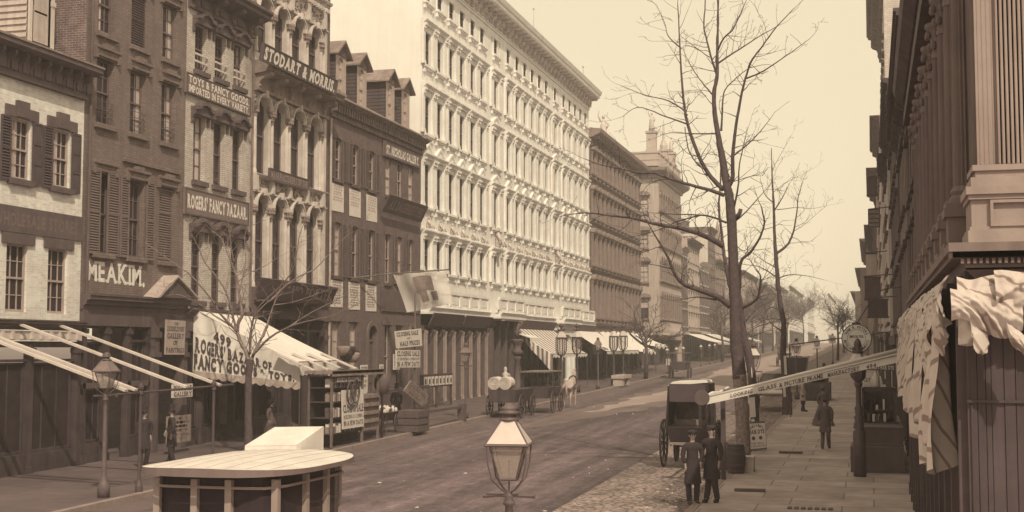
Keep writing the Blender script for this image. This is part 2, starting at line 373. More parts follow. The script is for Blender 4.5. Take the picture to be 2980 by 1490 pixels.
def stones(m,w_,h_,sz,dark,rnd=.7,coords='xy',vor=False):
    n=m.node_tree.nodes; l=m.node_tree.links; b=n['Principled BSDF']; src=b.inputs['Base Color'].links[0].from_socket
    g=n.new('ShaderNodeNewGeometry')
    if vor:
        mp=n.new('ShaderNodeMapping'); mp.inputs['Scale'].default_value=(1/w_,1/h_,1); l.new(g.outputs['Position'],mp.inputs[0])
        v=n.new('ShaderNodeTexVoronoi'); v.feature='DISTANCE_TO_EDGE'; v.inputs['Scale'].default_value=1; l.new(mp.outputs[0],v.inputs['Vector'])
        c=n.new('ShaderNodeValToRGB'); c.color_ramp.elements[0].position=.02; c.color_ramp.elements[1].position=.22
        c.color_ramp.elements[0].color=(dark,)*3+(1,); c.color_ramp.elements[1].color=(1.15,)*3+(1,); l.new(v.outputs['Distance'],c.inputs[0]); fac=c.outputs[0]
        hs=v.outputs['Distance']
    else:
        sp=n.new('ShaderNodeSeparateXYZ'); l.new(g.outputs['Position'],sp.inputs[0]); cb=n.new('ShaderNodeCombineXYZ')
        l.new(sp.outputs[0],cb.inputs[0]); l.new(sp.outputs[1],cb.inputs[1])
        t=n.new('ShaderNodeTexBrick'); t.inputs['Scale'].default_value=1; t.inputs['Brick Width'].default_value=w_; t.inputs['Row Height'].default_value=h_; t.inputs['Mortar Size'].default_value=sz
        t.offset=.37; t.inputs['Color1'].default_value=(1.1,)*3+(1,); t.inputs['Color2'].default_value=(rnd,)*3+(1,); t.inputs['Mortar'].default_value=(dark,)*3+(1,)
        l.new(cb.outputs[0],t.inputs['Vector']); fac=t.outputs['Color']; hs=None
    mx=n.new('ShaderNodeMix'); mx.data_type='RGBA'; mx.blend_type='MULTIPLY'; mx.inputs[0].default_value=1
    l.new(src,mx.inputs[6]); l.new(fac,mx.inputs[7]); l.new(mx.outputs[2],b.inputs['Base Color'])
stones(cobm,.24,.19,.02,.4,vor=True); add_tracks(cobm,.6,1.5,(.9,.3,1)); add_tracks(cobm,.75,1.3,(6,4,1))
flagm=mat('sidewalk_flagstones',.42,.85,.2,.8,bump=.2,fine=12); stones(flagm,1.9,1.25,.02,.5,.82); add_tracks(flagm,.8,1.15,(1.5,1.2,1))
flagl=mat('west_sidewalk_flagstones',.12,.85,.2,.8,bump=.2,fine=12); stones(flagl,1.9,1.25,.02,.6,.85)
kerbm=mat('kerb_stone',.28,.85,.2,2.)
YS=[-30,0,20,40,60,80,100,130,160,200,260,340,420,700,1500,4000]
def strip(x0,x1,dz=0,sub=None):
    m=MB()
    for a,b in zip(YS,YS[1:]): m.quad((x0,a,gz(a)+dz),(x1,a,gz(a)+dz),(x1,b,gz(b)+dz),(x0,b,gz(b)+dz))
    return m
def strip_solid(x0,x1,dz):
    m=MB()
    for a,b in zip(YS,YS[1:]):
        A=[(x0,a,gz(a)-.3),(x1,a,gz(a)-.3),(x1,a,gz(a)+dz),(x0,a,gz(a)+dz)]; B=[(x0,b,gz(b)-.3),(x1,b,gz(b)-.3),(x1,b,gz(b)+dz),(x0,b,gz(b)+dz)]
        m.ext(A,B)
    return m
g=strip(-1500,1500,-.03); struct('ground',g,mat('bare_ground',.12,.95,.2,.2))
struct('road',strip(CL-.1,CR+.1,0),roadm)
struct('right_gutter_cobbles',strip(-7.2,CR+.1,.004),cobm)
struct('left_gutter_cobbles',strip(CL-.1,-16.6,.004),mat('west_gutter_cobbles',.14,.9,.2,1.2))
struct('right_sidewalk',strip_solid(CR+.22,3,.14),flagm)
struct('left_sidewalk',strip_solid(-26,CL-.22,.14),flagl)
def bright_streak(name,rows,dz,a):  # pale road sheets: bright streak and far glow put into the colour
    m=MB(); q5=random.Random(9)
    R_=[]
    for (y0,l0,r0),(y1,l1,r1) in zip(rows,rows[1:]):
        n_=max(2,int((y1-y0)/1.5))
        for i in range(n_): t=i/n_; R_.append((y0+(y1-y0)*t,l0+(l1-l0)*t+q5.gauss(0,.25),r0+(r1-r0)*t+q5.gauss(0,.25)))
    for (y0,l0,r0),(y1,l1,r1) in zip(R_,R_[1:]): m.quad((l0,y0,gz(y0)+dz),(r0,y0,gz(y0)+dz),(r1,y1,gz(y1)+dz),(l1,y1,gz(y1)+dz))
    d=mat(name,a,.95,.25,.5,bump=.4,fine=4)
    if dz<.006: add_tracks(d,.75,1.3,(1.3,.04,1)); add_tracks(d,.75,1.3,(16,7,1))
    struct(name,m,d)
bright_streak('painted_streak_edge',[(50,-15.2,-15.0),(60,-15.3,-13.2),(75,-14.8,-10.5),(95,-14.6,-8.5),(120,-15.5,-7.4),(150,-16.4,-7.3),(419,-16.5,-7.3)],.004,.17)
bright_streak('painted_streak_core',[(66,-14.2,-14.0),(75,-14.1,-12.2),(90,-13.6,-10.4),(115,-13.9,-8.6),(140,-15.4,-7.8),(419,-16.3,-7.5)],.008,.33)
m=MB(); q7=random.Random(5)
for i in range(420):
    k=q7.random(); x=q7.gauss(-4.7,.45) if k<.6 else q7.uniform(-17,-4.3); y=q7.uniform(26,75) if k>.3 else q7.gauss(33,1.5); x=min(x,-4.14); s=q7.uniform(.015,.07); a=q7.uniform(0,3); z=gz(y)+.006; c_,s__=math.cos(a)*s,math.sin(a)*s*.6
    m.ext([(x-c_,y-s__,z),(x+s__,y-c_,z),(x+c_,y+s__,z)],[(x-c_*.8,y-s__*.8,z+s*.4),(x+s__*.8,y-c_*.8,z+s*.5),(x+c_*.8,y+s__*.8,z+s*.25)]); m.mi[-5:]=[q7.choice([0,0,0,1])]*5
tag(m.build('street_litter',[straw,paper]),'straw, dung and paper scraps scattered along the gutter and road',None,None,'stuff')
struct('right_kerb',strip_solid(CR,CR+.21,.145),kerbm)
struct('left_kerb',strip_solid(CL-.21,CL,.145),kerbm)
# =============================== LEFT ROW ===============================
fl=L(XL)
def house(name,label,Y0): return thing(name,label,'building',(XL,Y0,gz(Y0)))
def shop_front(par,fr,a0,a1,z0,z1,n,m=darkwood,glass=True,post=.16,door=None):
    """recessed shop windows between posts"""
    mb=MB(fr); step=(a1-a0)/n
    for i in range(n+1):
        a=a0+i*step; mb.box(-.15,.1,a-post/2,a+post/2,z0,z1); mb.box(-.15,.14,a-post/2-.04,a+post/2+.04,z0,z0+.4); mb.box(-.15,.15,a-post/2-.04,a+post/2+.04,z1-.25,z1-.1)
    for i in range(n):
        a=a0+i*step
        if door is not None and i in door: mb.box(-.9,-.8,a+post/2,a+step-post/2,z0,z1-.6); mb.box(-.85,-.5,a+post/2,a+step-post/2,z1-.62,z1-.5)
        else: mb.box(-.12,.02,a+post/2,a+step-post/2,z0,z0+.75); mb.box(-.1,-.02,a+post/2,a+step-post/2,z1-.5,z1-.42)
    mb.box(-.15,.02,a0,a1,z1-.08,z1+.1)
    mb.build('shopfront',m,par)
    for i in range(n):
        a=a0+i*step
        if door is not None and i in door: continue
        window(par,fr,a+post/2+.02,a+step-post/2-.02,z0+.78,z1-.52,.12,3,1,fm=m,light='none',nosash=True)
# --- A: white brick house with dormer ---
A=house('white_brick_house','white painted brick house with shuttered windows and a round-headed dormer, at the left edge',31)
hA=[(31.72,32.66,9.03,10.77),(33.68,34.6,9.03,10.77),(31.7,32.66,5.23,7.17),(33.64,34.6,5.23,7.17),(29.5,30.5,9.03,10.77),(29.5,30.5,5.23,7.17)]
m=MB(fl); wall(m,28,35.3,4.9,12.7,hA,.2); body(m,28,35.3,4.9,12.7,9,False); m.build('wall',wbrick,A)
for h in hA: window(A,fl,*h,rec=.1,nx=3,ny=2,fm=frame,light='left' if h[2]>8 else 'none')
for a0,a1,z0,z1 in hA:
    if z0>8:
        m=MB(fl); m.box(0,.07,a0-.28,a1+.28,z1+.02,z1+.34); m.box(0,.1,(a0+a1)/2-.28,(a0+a1)/2+.28,z1+.05,z1+.52); m.build('lintel',trim,A)
        m=MB(fl); sill(m,a0,a1,z0,.14,.17); m.build('sill',trim,A)
        shutter(A,fl,a0-.48,a0-.03,z0-.1,z1,slats=True,m=shutm); shutter(A,fl,a1+.03,min(a1+.48,35.28),z0-.1,z1,slats=False,m=shutm,bars_=4)
    else:
        m=MB(fl); m.box(0,.07,a0-.25,a1+.25,z1,z1+.3); m.build('lintel',trim,A)
m=MB(fl); m.box(0,.06,28,35.28,7.49,8.24); m.build('sign_band',trim,A); 
m=MB(); text_mb(m,'WHOLESALE STORES',bil((XL+.06,31.0,8.05),(XL+.06,35.0,8.05),(XL+.06,31.0,7.68),(XL+.06,35.0,7.68))[0]); m.build('lettering',fadel,A)
m=MB(fl); cornice(m,28,35.3,4.72,5.02,.3); m.build('shop_cornice',trim,A)
m=MB(fl)
m.box(-.1,.12,28,35.28,4.42,4.7)
for i in range(16): m.box(.12,.2,28.2+i*.45,28.3+i*.45,4.45,4.68)
m.build('awning_box',beamm,A)
m=MB(fl); m.prof([(0,11.95),(.1,11.95),(.12,12.6),(0,12.6)],28,35.25)
for i in range(14):
    a=28.2+i*.53; bracket(m,a,.1,12.0,12.62,.4); m.box(.1,.15,a+.12,a+.42,12.1,12.5)
m.box(0,.2,28,35.25,11.88,11.97)
m.prof([(0,12.6),(.45,12.62),(.62,12.7),(.62,12.84),(0,12.84)],27.8,35.35); m.build('eaves_cornice',trim,A)
m=MB(fl); m.prof([(.66,12.84),(.66,12.9),(-4.2,14.1),(-4.2,14.0)],27.8,35.38); m.build('roof',slate,A)
# dormer
d=MB(fl); y0,y1=33.35,34.65
wall(d,y0,y1,13.15,16.3,[(33.6,34.35,13.45,15.3,.37)],.07,o=-.7); d.build('dormer_front',trimw,A)
m=MB(fl)
for i in range(16):
    z=13.1+i*.2; m.prof([(-.72,z),(-3.5,z),(-3.5,z+.2),(-.72,z+.2)],y0-.03,y0+.0); 
    m.ext([(-.72,y0-.075,z),(-.72,y0,z),(-.72,y0,z+.2),(-.72,y0-.008,z+.2)],[(-3.6,y0-.075,z),(-3.6,y0,z),(-3.6,y0,z+.2),(-3.6,y0-.008,z+.2)])
m.box(-3.6,-.7,y0+.01,y1,13.1,16.3); m.build('dormer_cheek',mat('pale_clapboard',.5,.8,.12,2.,streak=.2),A)
window(A,L(XL-.7),33.6,34.35,13.45,15.3,.03,3,2,fm=framed,light='top')
m=MB(fl); 
for a in (33.43,34.53): m.box(-.7,-.65,a-.07,a+.07,13.25,15.6); m.box(-.7,-.62,a-.09,a+.09,14.7,14.85)
m.box(-.7,-.52,33.3,34.7,13.15,13.3); m.build('dormer_pilasters',trimw,A)
shop_front(A,fl,28.2,35.2,.4,4.3,3,m=darkwood)
# --- B: brown painted house (MEAKIM) ---
B=house('brown_painted_house','tall brown painted brick house with MEAKIM. lettered on the wall, second building from the left',35.33)
Bc=[(35.93,36.93),(37.87,38.87),(39.85,40.85)]
hB=[(a,b,z0,z1) for a,b in Bc for z0,z1 in ((7.2,9.75),(11.32,13.43),(14.25,16.2),(17.2,19))]
m=MB(fl); wall(m,35.33,41.5,5.9,20.5,hB,.28); m.build('wall',dbrick,B)
m=MB(fl); m.quad((0,35.34,5),(-12,35.34,5),(-12,35.34,20.5),(0,35.34,20.5)); m.quad((0,41.49,5),(-12,41.49,5),(-12,41.49,20.5),(0,41.49,20.5)); m.quad((0,35.34,20.5),(0,41.49,20.5),(-12,41.49,20.5),(-12,35.34,20.5)); m.build('side_wall',sbrick,B)
def stepped_lintel(par,a0,a1,z,m_=dbrick):
    m=MB(fl); c=(a0+a1)/2
    m.box(0,.08,a0-.14,a1+.14,z,z+.22); m.box(0,.15,a0-.2,a1+.2,z+.22,z+.31); m.box(0,.16,c-.27,c+.27,z+.22,z+.42)
    m.box(0,.12,a0-.2,a0-.08,z-.1,z+.22); m.box(0,.12,a1+.08,a1+.2,z-.1,z+.22); m.build('lintel',m_,par)
for i,(a,b,z0,z1) in enumerate(hB):
    k=i%4; lt={0:['none','left','none'],1:['none','curt','curt'],2:['left','none','curt'],3:['none']*3}[k][i//4]
    window(B,fl,a,b,z0,z1,.2,3 if k else 3,2,fm=framed,light=lt)
    stepped_lintel(B,a,b,z1+.05)
    m=MB(fl); sill(m,a,b,z0,.13,.16); m.build('sill',dbrick,B)
    if k==1:
        m=MB(fl)
        for z in (.25,.4,.55,.75): m.tube([(-.03,a,z0+z),(-.03,b,z0+z)],.012,4)
        m.build('window_guard',iron,B)
    if k==2 and i//4==1: shutter(B,fl,a+.03,b-.03,z0+.02,z1-.02,o=-.14)
m=MB(fl); m.box(0,.12,37.5,41.1,10.3,10.42); m.build('string_course',dbrick,B)
sp=mat('brown_shutter_paint',.17,.7,.15,3.)
shutter(B,fl,35.5,36.2,7.15,9.8,m=sp); shutter(B,fl,36.62,37.28,7.15,9.8,m=sp)
shutter(B,fl,37.38,37.85,7.15,9.8,m=sp); shutter(B,fl,38.95,39.45,7.15,9.8,m=sp); shutter(B,fl,39.9,40.83,7.25,9.7,o=-.12,m=sp,bars_=4)
m=MB(); text_mb(m,'MEAKIM.',bil((XL,35.62,6.93),(XL,38.99,6.93),(XL,35.64,6.33),(XL,39.0,6.27))[0],.03); m.build('lettering',mat('stone_lettering',.78,.8,.15,5.,bump=0),B)
m=MB(fl); cornice(m,35.3,41.5,5.4,5.9,.4); m.box(0,.12,35.35,41.5,4.9,5.4); m.build('shop_cornice',trimd,B)
m=MB(fl); m.tube([(.1,35.5,5.9),(.1,35.5,20.4)],.05,8); m.build('downpipe',trim,B)
shop_front(B,fl,35.5,39.3,.5,4.9,3,m=darkwood,door=[1])
m=MB(fl); 
for a in (39.45,41.35):
    m.box(-.1,.25,a-.16,a+.16,.5,4.9); m.box(-.1,.32,a-.2,a+.2,4.55,4.75); m.box(-.1,.32,a-.2,a+.2,3.9,4.05)
m.box(-1.2,-1.1,39.6,41.2,.5,4.9); m.build('porch_posts',trimd,B)
# gabled hood on the shop cornice
m=MB(fl); m.plate([(39.08,5.9),(41.55,5.93),(40.2,6.58)],.1,.5); m.build('porch_gable',trimd,B)
m=MB(fl); m.ext([(0,39.0,5.88),(0,40.2,6.62),(0,40.2,6.7),(0,38.85,5.88)],[(.6,39.0,5.88),(.6,40.2,6.62),(.6,40.2,6.7),(.6,38.85,5.88)])
m.ext([(0,40.2,6.62),(0,41.6,5.93),(0,41.72,5.93),(0,40.2,6.7)],[(.6,40.2,6.62),(.6,41.6,5.93),(.6,41.72,5.93),(.6,40.2,6.7)]); m.build('porch_roof',mat('weathered_zinc',.42,.7,.2,4.),B)
m=MB(fl); m.box(-.02,.1,35.4,39.4,2.95,3.12); m.box(-.02,.1,36.9,37.0,3.0,3.6); m.build('awning_rail',trimd,B)
# --- C: Rogers' bazaar, buff brick ---
C=house('buff_brick_house','buff brick house with arched window hoods and bazaar signs left of the arcaded building',41.54)
Cc=[(42.1,42.97),(43.6,44.47),(45.1,45.97)]
hC=[(a,b,z0,z1) for a,b in Cc for z0,z1 in ((5.9,8.42),(10.26,12.67),(14.3,16.0))]
m=MB(fl); wall(m,41.54,46.74,5.6,17.4,hC,.28); body(m,41.54,46.74,5.6,17.4,12); m.build('wall',ybrick,C)
for i,(a,b,z0,z1) in enumerate(hC):
    k=i%3; window(C,fl,a,b,z0,z1,.2,2 if k!=2 else 3,2,fm=framed,light=['none','curt','left'][(i+i//3)%3] if k else 'none')
    m=MB(fl); c=(a+b)/2; hw=(b-a)/2+.22
    top=[(c-hw,z1+.12),(c-hw*.6,z1+.16),(c-hw*.45,z1+.28),(c,z1+.36),(c+hw*.45,z1+.28),(c+hw*.6,z1+.16),(c+hw,z1+.12)]
    m.plate([(p,q+.13) for p,q in top][::-1]+[(p,q+.0) for p,q in top],0,.3); m.plate([(p*.97+c*.03,q) for p,q in top][::-1]+[(c-hw*.95,z1-.02),(c+hw*.95,z1-.02)],0,.18)
    bracket(m,c-hw*.88,.14,z1-.35,z1+.12,.2); bracket(m,c+hw*.88,.14,z1-.35,z1+.12,.2)
    m.build('window_hood',trimd if k<2 else trim,C)
    m=MB(fl); sill(m,a,b,z0,.14,.18); m.build('sill',trim,C)
    if k==2:
        m=MB(fl)
        for z in (.28,.55): m.box(.02,.06,a-.03,b+.03,z0+z,z0+z+.07)
        m.build('window_guard',trimw,C)
m=MB(fl); m.box(0,.12,41.54,46.7,15.85+.62,16.62); m.box(0,.07,41.54,46.7,16.62,17.0)
for i in range(4):
    a=41.95+i*1.42; bracket(m,a,.3,16.5,17.15,.6)
    m.box(.07,.11,a+.4,a+1.0,16.66,16.95)
m.prof([(0,17.0),(.1,17.0),(.6,17.15),(.72,17.2),(.72,17.32),(.85,17.4),(.85,17.5),(0,17.5)],41.4,46.8); m.build('cornice',trimd,C)
m=MB(fl); m.tube([(.08,46.62,5.8),(.08,46.62,16.4)],.045,8); m.build('downpipe',midwood,C)
m=MB(fl); cornice(m,41.54,46.7,5.25,5.6,.3); m.box(0,.1,41.54,46.7,4.8,5.25); m.build('shop_cornice',trimd,C)
shop_front(C,fl,41.7,46.6,.58,4.8,4,m=darkwood,door=[2])
sign('shop_sign','sign reading TOYS & FANCY GOODS IMPORTED IN EVERY VARIETY, on the buff brick house','sign',
 ((XL+.12,41.35,14.06),(XL+.12,46.35,14.03),(XL+.12,41.35,13.32),(XL+.12,46.35,13.28)),[('TOYS & FANCY GOODS.',.03,.97,.54,.9),('IMPORTED IN EVERY VARIETY.',.03,.97,.1,.44)],board=mat('brown_sign_board',.19,.7,.12,3.),border=trim,th=.1)
sign('shop_sign',"sign reading ROGERS' FANCY BAZAAR. above the first-floor windows of the buff brick house",'sign',
 ((XL+.12,41.4,9.92),(XL+.12,46.32,9.87),(XL+.12,41.4,8.96),(XL+.12,46.32,8.95)),[("ROGERS' FANCY BAZAAR.",.03,.97,.27,.77)],board=mat('brown_sign_board',.19),border=trim,th=.1,bold=.045)
# --- D: arcaded stone building (piano makers) ---
D=house('arcaded_stone_building','carved stone commercial building with tiers of round-headed arches and a rooftop-high piano makers sign',46.76)
Dc=[(46.98,48.12),(48.55,49.72),(50.25,51.42),(51.95,53.12)]
hD=[(a,b,z0,z1,.55) for a,b in Dc for z0,z1 in ((6.62,10.38),(11.14,14.34),(16.05,18.35),(19.9,21.8))]
m=MB(fl); wall(m,46.76,53.85,6.2,22.5,hD,.28); body(m,46.76,54.3,6.2,22.5,14); m.build('wall',dstone,D)
m=MB(fl); m.box(-.6,.0,53.85,54.34,1,22.5); m.build('brick_return',rbrick,D)
for i,h in enumerate(hD):
    a,b,z0,z1,ah=h; zs=z1-ah
    window(D,fl,a,b,z0,z1,.2,2,1,fm=framed,light='none')
    # archivolt
    m=MB(fl); P=arcpts(a-.1,b+.1,zs,ah+.1,10); Q=arcpts(a+.02,b-.02,zs,ah-.02,10)
    m.plate(P+Q[::-1],0,.14); 
    Q2=arcpts(a-.04,b+.04,zs,ah+.02,10); m.plate(P+Q2[::-1],.14,.2)
    m.box(.0,.28,(a+b)/2-.07,(a+b)/2+.07,z1-.08,z1+.2); m.build('arch_moulding',dstone,D)
# engaged shafts between arches and their capitals
for zt,(z0,zs) in enumerate(((6.62,9.83),(11.14,13.79),(16.05,17.8),(19.9,21.25))):
    xs=[46.83]+[(Dc[i][1]+Dc[i+1][0])/2 for i in range(3)]+[53.32]
    for j,a in enumerate(xs):
        m=MB(fl); r=.2 if 0<j<4 else .13
        if j==0: a=46.93
        for da in ((-.13,.13) if 0<j<4 else (0,)):
            m.lathe(.02,a+da,[(.1,z0),(.1,z0+.12),(.075,z0+.2),(.07,zs-.35),(.08,zs-.3)],8)
        m.build('shaft',dstone,D)
        m=MB(fl); m.lathe(.02,a,[(r*.75,zs-.36),(r*.85,zs-.25),(r*.8,zs-.2),(r*1.15,zs-.08),(r*1.25,zs-.02),(r*1.25,zs+.04)],10)
        for q in range(7):
            t=math.pi*(q/6-.5); m.ball((.02+r*1.0*math.cos(t),a+r*1.0*math.sin(t),zs-.16),.055,.055,.075,6,4); m.ball((.02+r*1.1*math.cos(t+.2),a+r*1.1*math.sin(t+.2),zs-.06),.045,.045,.045,6,4)
        m.build('capital',dstone2,D)
# carved spandrels and friezes
rr=random.Random(3)
def carve(mb,a0,a1,z0,z1,n,s=.07):
    for _ in range(n): mb.ball((.03,rr.uniform(a0,a1),rr.uniform(z0,z1)),.05,rr.uniform(.5,1.2)*s,rr.uniform(.5,1.1)*s,6,4)
m=MB(fl)
for i in range(5):
    a=[46.9,48.33,49.98,51.68,53.4][i]
    for z in (14.1,10.15,18.1): carve(m,a-.28,a+.28,z-.3,z+.22,16)
carve(m,47,53.4,10.55,10.95,110,.06); carve(m,47,53.4,18.65,19.1,110,.06); m.build('carved_ornament',dstone2,D)
m=MB(fl); 
for a in (46.84,48.33,49.98,51.68,53.4): m.box(0,.22,a-.1,a+.1,10.45,11.05); m.box(0,.22,a-.1,a+.1,18.45,19.3)
for a in (53.58,53.72): m.box(0,.12,a-.04,a+.04,6.3,22)
cornice(m,46.76,53.85,10.98,11.12,.25); m.box(0,.16,46.76,53.85,10.4,10.46); m.box(0,.16,46.76,53.85,18.4,18.47); cornice(m,46.76,53.85,19.4,19.7,.35)
for i in range(24): m.box(0,.28,46.9+i*.29,47.03+i*.29,19.22,19.4)
m.build('string_courses',dstone,D)
m=MB(fl); m.box(0,.22,46.76,53.85,14.44,14.56); m.box(0,.1,46.76,53.85,14.56,15.1)
for i,a in enumerate((46.95,48.33,49.98,51.68,53.4)): bracket(m,a,.26,14.5,15.15,.75); carve(m,a-.2,a+.2,14.5,14.7,6)
m.prof([(0,15.1),(.12,15.1),(.7,15.17),(.85,15.22),(.85,15.36),(1.0,15.44),(1.0,15.56),(0,15.66)],46.7,53.95); m.build('main_cornice',dstone2,D)
m=MB(fl); cornice(m,46.76,53.85,5.9,6.6,.5); m.box(0,.2,46.76,54.3,5.4,5.9); m.build('shop_cornice',trimd,D)
shop_front(D,fl,46.9,53.8,.66,5.4,4,m=darkwood,door=[2])
m=MB(fl); m.tube([(.12,54.3,1.2),(.12,54.3,14.6)],.055,8); m.build('downpipe',mat('pale_downpipe',.45,.6,.2,4.),D)
sign('shop_sign','long black sign reading STODART & MORRIS. leaning out on top of a stone cornice','sign',
 ((XL+1.08,45.45,15.98),(XL+1.1,52.75,15.94),(XL+.98,45.4,15.3),(XL+1.0,52.7,15.28)),[('STODART & MORRIS.',.03,.97,.16,.84)],border=trim,board=ink,th=.08,bold=.05)
sign('shop_sign','dark faded sign reading PIANO FORTES tilted over the ground floor of the arcaded building','sign',
 ((XL+1.3,45.1,6.85),(XL+1.3,52.3,6.8),(XL+.9,45.4,6.15),(XL+.9,52.8,6.1)),[('PIANO FORTES.',.25,.97,.2,.8)],letter=mat('dull_lettering',.3,.8,.2,5.,bump=0),board=ink,th=.08)
m=MB(fl); m.prof([(0,6.05),(.88,6.05),(1.28,6.8),(1.2,6.8),(.8,6.12),(0,6.12)],46.8,52.6); m.build('sign_canopy',trimd,D)
sign('shop_sign','narrow sign reading MANUFACTURERS OF THE across the middle arches of the arcaded building','sign',
 ((XL+.32,47.7,11.44),(XL+.32,51.5,11.42),(XL+.3,47.7,10.94),(XL+.3,51.5,10.95)),[('MANUFACTURERS OF THE',.04,.96,.2,.78)],board=trimd,letter=mat('dull_lettering',.2),border=trim,th=.08)
# --- E: red brick pair with four dormers (gallery) ---
E_=house('red_brick_gallery_house','dark red brick house with louvred shutters, pasted posters and four clapboard dormers',54.36)
Ec=[(54.95,55.8),(57.05,57.9),(59.15,60.0),(61.5,62.3),(63.2,64.0),(64.9,65.7)]
hE=[(a,b,z0,z1) for a,b in Ec for z0,z1 in ((7.48,9.93),(11.92,13.82))]
gE=[(54.9,55.8,1.9,5.4),(57.0,57.9,1.9,5.4),(59.25,60.35,1.0,5.3,.5),(61.5,62.3,2.2,5.35),(63.2,64.0,2.2,5.35),(65.2,66.1,1.1,5.3,.45)]
m=MB(fl); wall(m,54.36,66.95,.6,14.9,hE+gE,.25); body(m,54.36,66.95,.6,14.9,12); m.build('wall',rbrick,E_)
lintm=mat('brick_soldier_lintel',.15,.9,.3,6.)
for i,h in enumerate(hE):
    a,b,z0,z1=h; k=i%2; c=i//2
    window(E_,fl,a,b,z0,z1,.12,2,2,fm=frame,light=['curt','none','left','none','curt','none'][(c+k)%6])
    m=MB(fl); m.plate([(a-.05,z1),(b+.05,z1),(b+.16,z1+.3),(a-.16,z1+.3)],0,.02); m.box(0,.05,(a+b)/2-.16,(a+b)/2+.16,z1+.02,z1+.4); m.build('lintel',lintm,E_)
    m=MB(fl); sill(m,a,b,z0,.1,.14); m.build('sill',trim,E_)
    if c<3 or k==0 and c>3:
        shutter(E_,fl,a-.52,a-.04,z0,z1,m=mat('louvre_paint',.14,.7,.2,3.))
        if c<3: shutter(E_,fl,b+.04,b+.52,z0,z1,m=mat('louvre_paint',.14))
for i,h in enumerate(gE):
    if len(h)==4:
        window(E_,fl,*h,rec=.15,nx=2,ny=2,fm=frame,light='curt' if i<2 else 'none'); a,b,z0,z1=h
        m=MB(fl); m.box(0,.05,a-.2,b+.2,z1+.02,z1+.36); m.box(0,.08,a-.1,b+.1,z0-.16,z0); m.build('lintel',lintm,E_)
    else:
        a,b,z0,z1,ah=h; m=MB(fl); m.box(-.24,-.18,a,b,z0,z1-ah-.3); 
        for q in range(2):
            for z in (z0+.2,z0+1.5): m.box(-.18,-.15,a+.12+q*(b-a)/2,a+(b-a)/2*(q+1)-.08,z,z+1.1)
        dr=m.build('door',trim,E_); m=MB(fl); m.ball((-.13,a+.2,z0+1.2),.03); m.build('handle',iron,dr)
        m=MB(fl); P=arcpts(a-.22,b+.22,z1-ah,ah+.22,10); Q=arcpts(a,b,z1-ah,ah,10); m.plate(P+Q[::-1],0,.08); m.box(0,.08,a-.22,a,z0,z1-ah); m.box(0,.08,b,b+.22,z0,z1-ah); m.box(-.2,-.12,a,b,z1-ah-.3,z1-ah-.18); m.build('door_surround',brownst,E_)
        m=MB(fl); m.plate(Q+[(b,z1-ah-.18),(a,z1-ah-.18)],-.24,-.22); m.build('fanlight',glassd,E_)
        m=MB(fl); m.box(.0,1.0,a-.4,b+.4,.7,z0-.35); m.box(0,.6,a-.4,b+.4,.7,z0-.0); m.build('stoop',brownst,E_)
m=MB(fl); m.box(0,.12,54.36,66.95,14.72,14.86); m.box(0,.06,54.36,66.95,14.86,15.3)
for i in range(42): m.box(0,.3,54.5+i*.3,54.63+i*.3,14.98,15.32)
m.prof([(0,15.3),(.32,15.32),(.45,15.42),(.5,15.5),(0,15.55)],54.3,67.05); m.build('cornice',midwood,E_)
m=MB(fl); m.prof([(.55,15.5),(.55,15.56),(-2.5,17.2),(-2.5,17.1)],54.3,67.05); m.build('roof',slate,E_)
for k,(c,dep) in enumerate(((56.0,2.2),(58.6,2.2),(62.5,3.0),(64.8,2.2))):
    m=MB(fl); o=-.15; w2=.62
    wall(m,c-w2,c+w2,15.6,17.85,[(c-.3,c+.3,15.75,17.75,.3)],.12,o=o); m.build('dormer_front',frame,E_)
    m=MB(fl)
    for i in range(13):
        z=15.5+i*.18
        for y,s in ((c-w2,-1),): m.ext([(o-.02,y+.03*s,z),(o-.02,y-.01*s,z),(o-.02,y-.01*s,z+.18),(o-.02,y+.006*s,z+.18)],[(-dep,y+.03*s,z),(-dep,y-.01*s,z),(-dep,y-.01*s,z+.18),(-dep,y+.006*s,z+.18)])
    m.build('dormer_cheek',clapd,E_)
    m=MB(fl); m.box(-dep,o-.02,c+w2-.02,c+w2+.01,15.5,17.85); m.build('dormer_cheek',clapd,E_)
    m=MB(fl); ov=.25
    for s in (-1,1): m.ext([(o+ov,c,18.45),(o+ov,c+s*(w2+.28),17.75),(o+ov,c+s*(w2+.28),17.84),(o+ov,c,18.56)],[(-dep,c,18.45),(-dep,c+s*(w2+.28),17.75),(-dep,c+s*(w2+.28),17.84),(-dep,c,18.56)])
    m.build('dormer_roof',slate,E_)
    m=MB(fl); m.plate([(c-w2,17.82),(c+w2,17.82),(c,18.42)],o-.05,o+.05); m.build('dormer_gable',trimd,E_)
    window(E_,L(XL+o),c-.3,c+.3,15.75,17.75,.08,2,2,fm=frame,light='all')
sign('shop_sign','sign reading ST. NICHOLAS GALLERY. below the cornice of the red brick house','sign',
 ((XL+.15,60.98,14.62),(XL+.15,66.45,14.62),(XL+.12,60.98,13.84),(XL+.12,66.45,13.9)),[('ST. NICHOLAS GALLERY.',.05,.95,.2,.76)],board=brownst,border=trimd,th=.1,bold=.045)
sign('shop_sign','dark slanting sign of a DAGUERREOTYPES maker between the upper storeys of the red brick house','sign',
 ((XL+.75,60.3,11.78),(XL+.75,66.0,11.75),(XL+.2,60.5,10.98),(XL+.2,66.4,10.95)),[("A.S. DAGUERREOTYPES",.1,.93,.25,.8)],board=trimd,letter=mat('dull_lettering',.2),th=.08)
m=MB(fl); m.plate([(60.95,6.05),(66.7,6.05),(66.7,7.05),(60.95,7.05)],.01,.08); tag(m.build('blank_sign_board',trimd),'blank dark framed sign board behind the hanging cloth banner on the red brick house','sign')
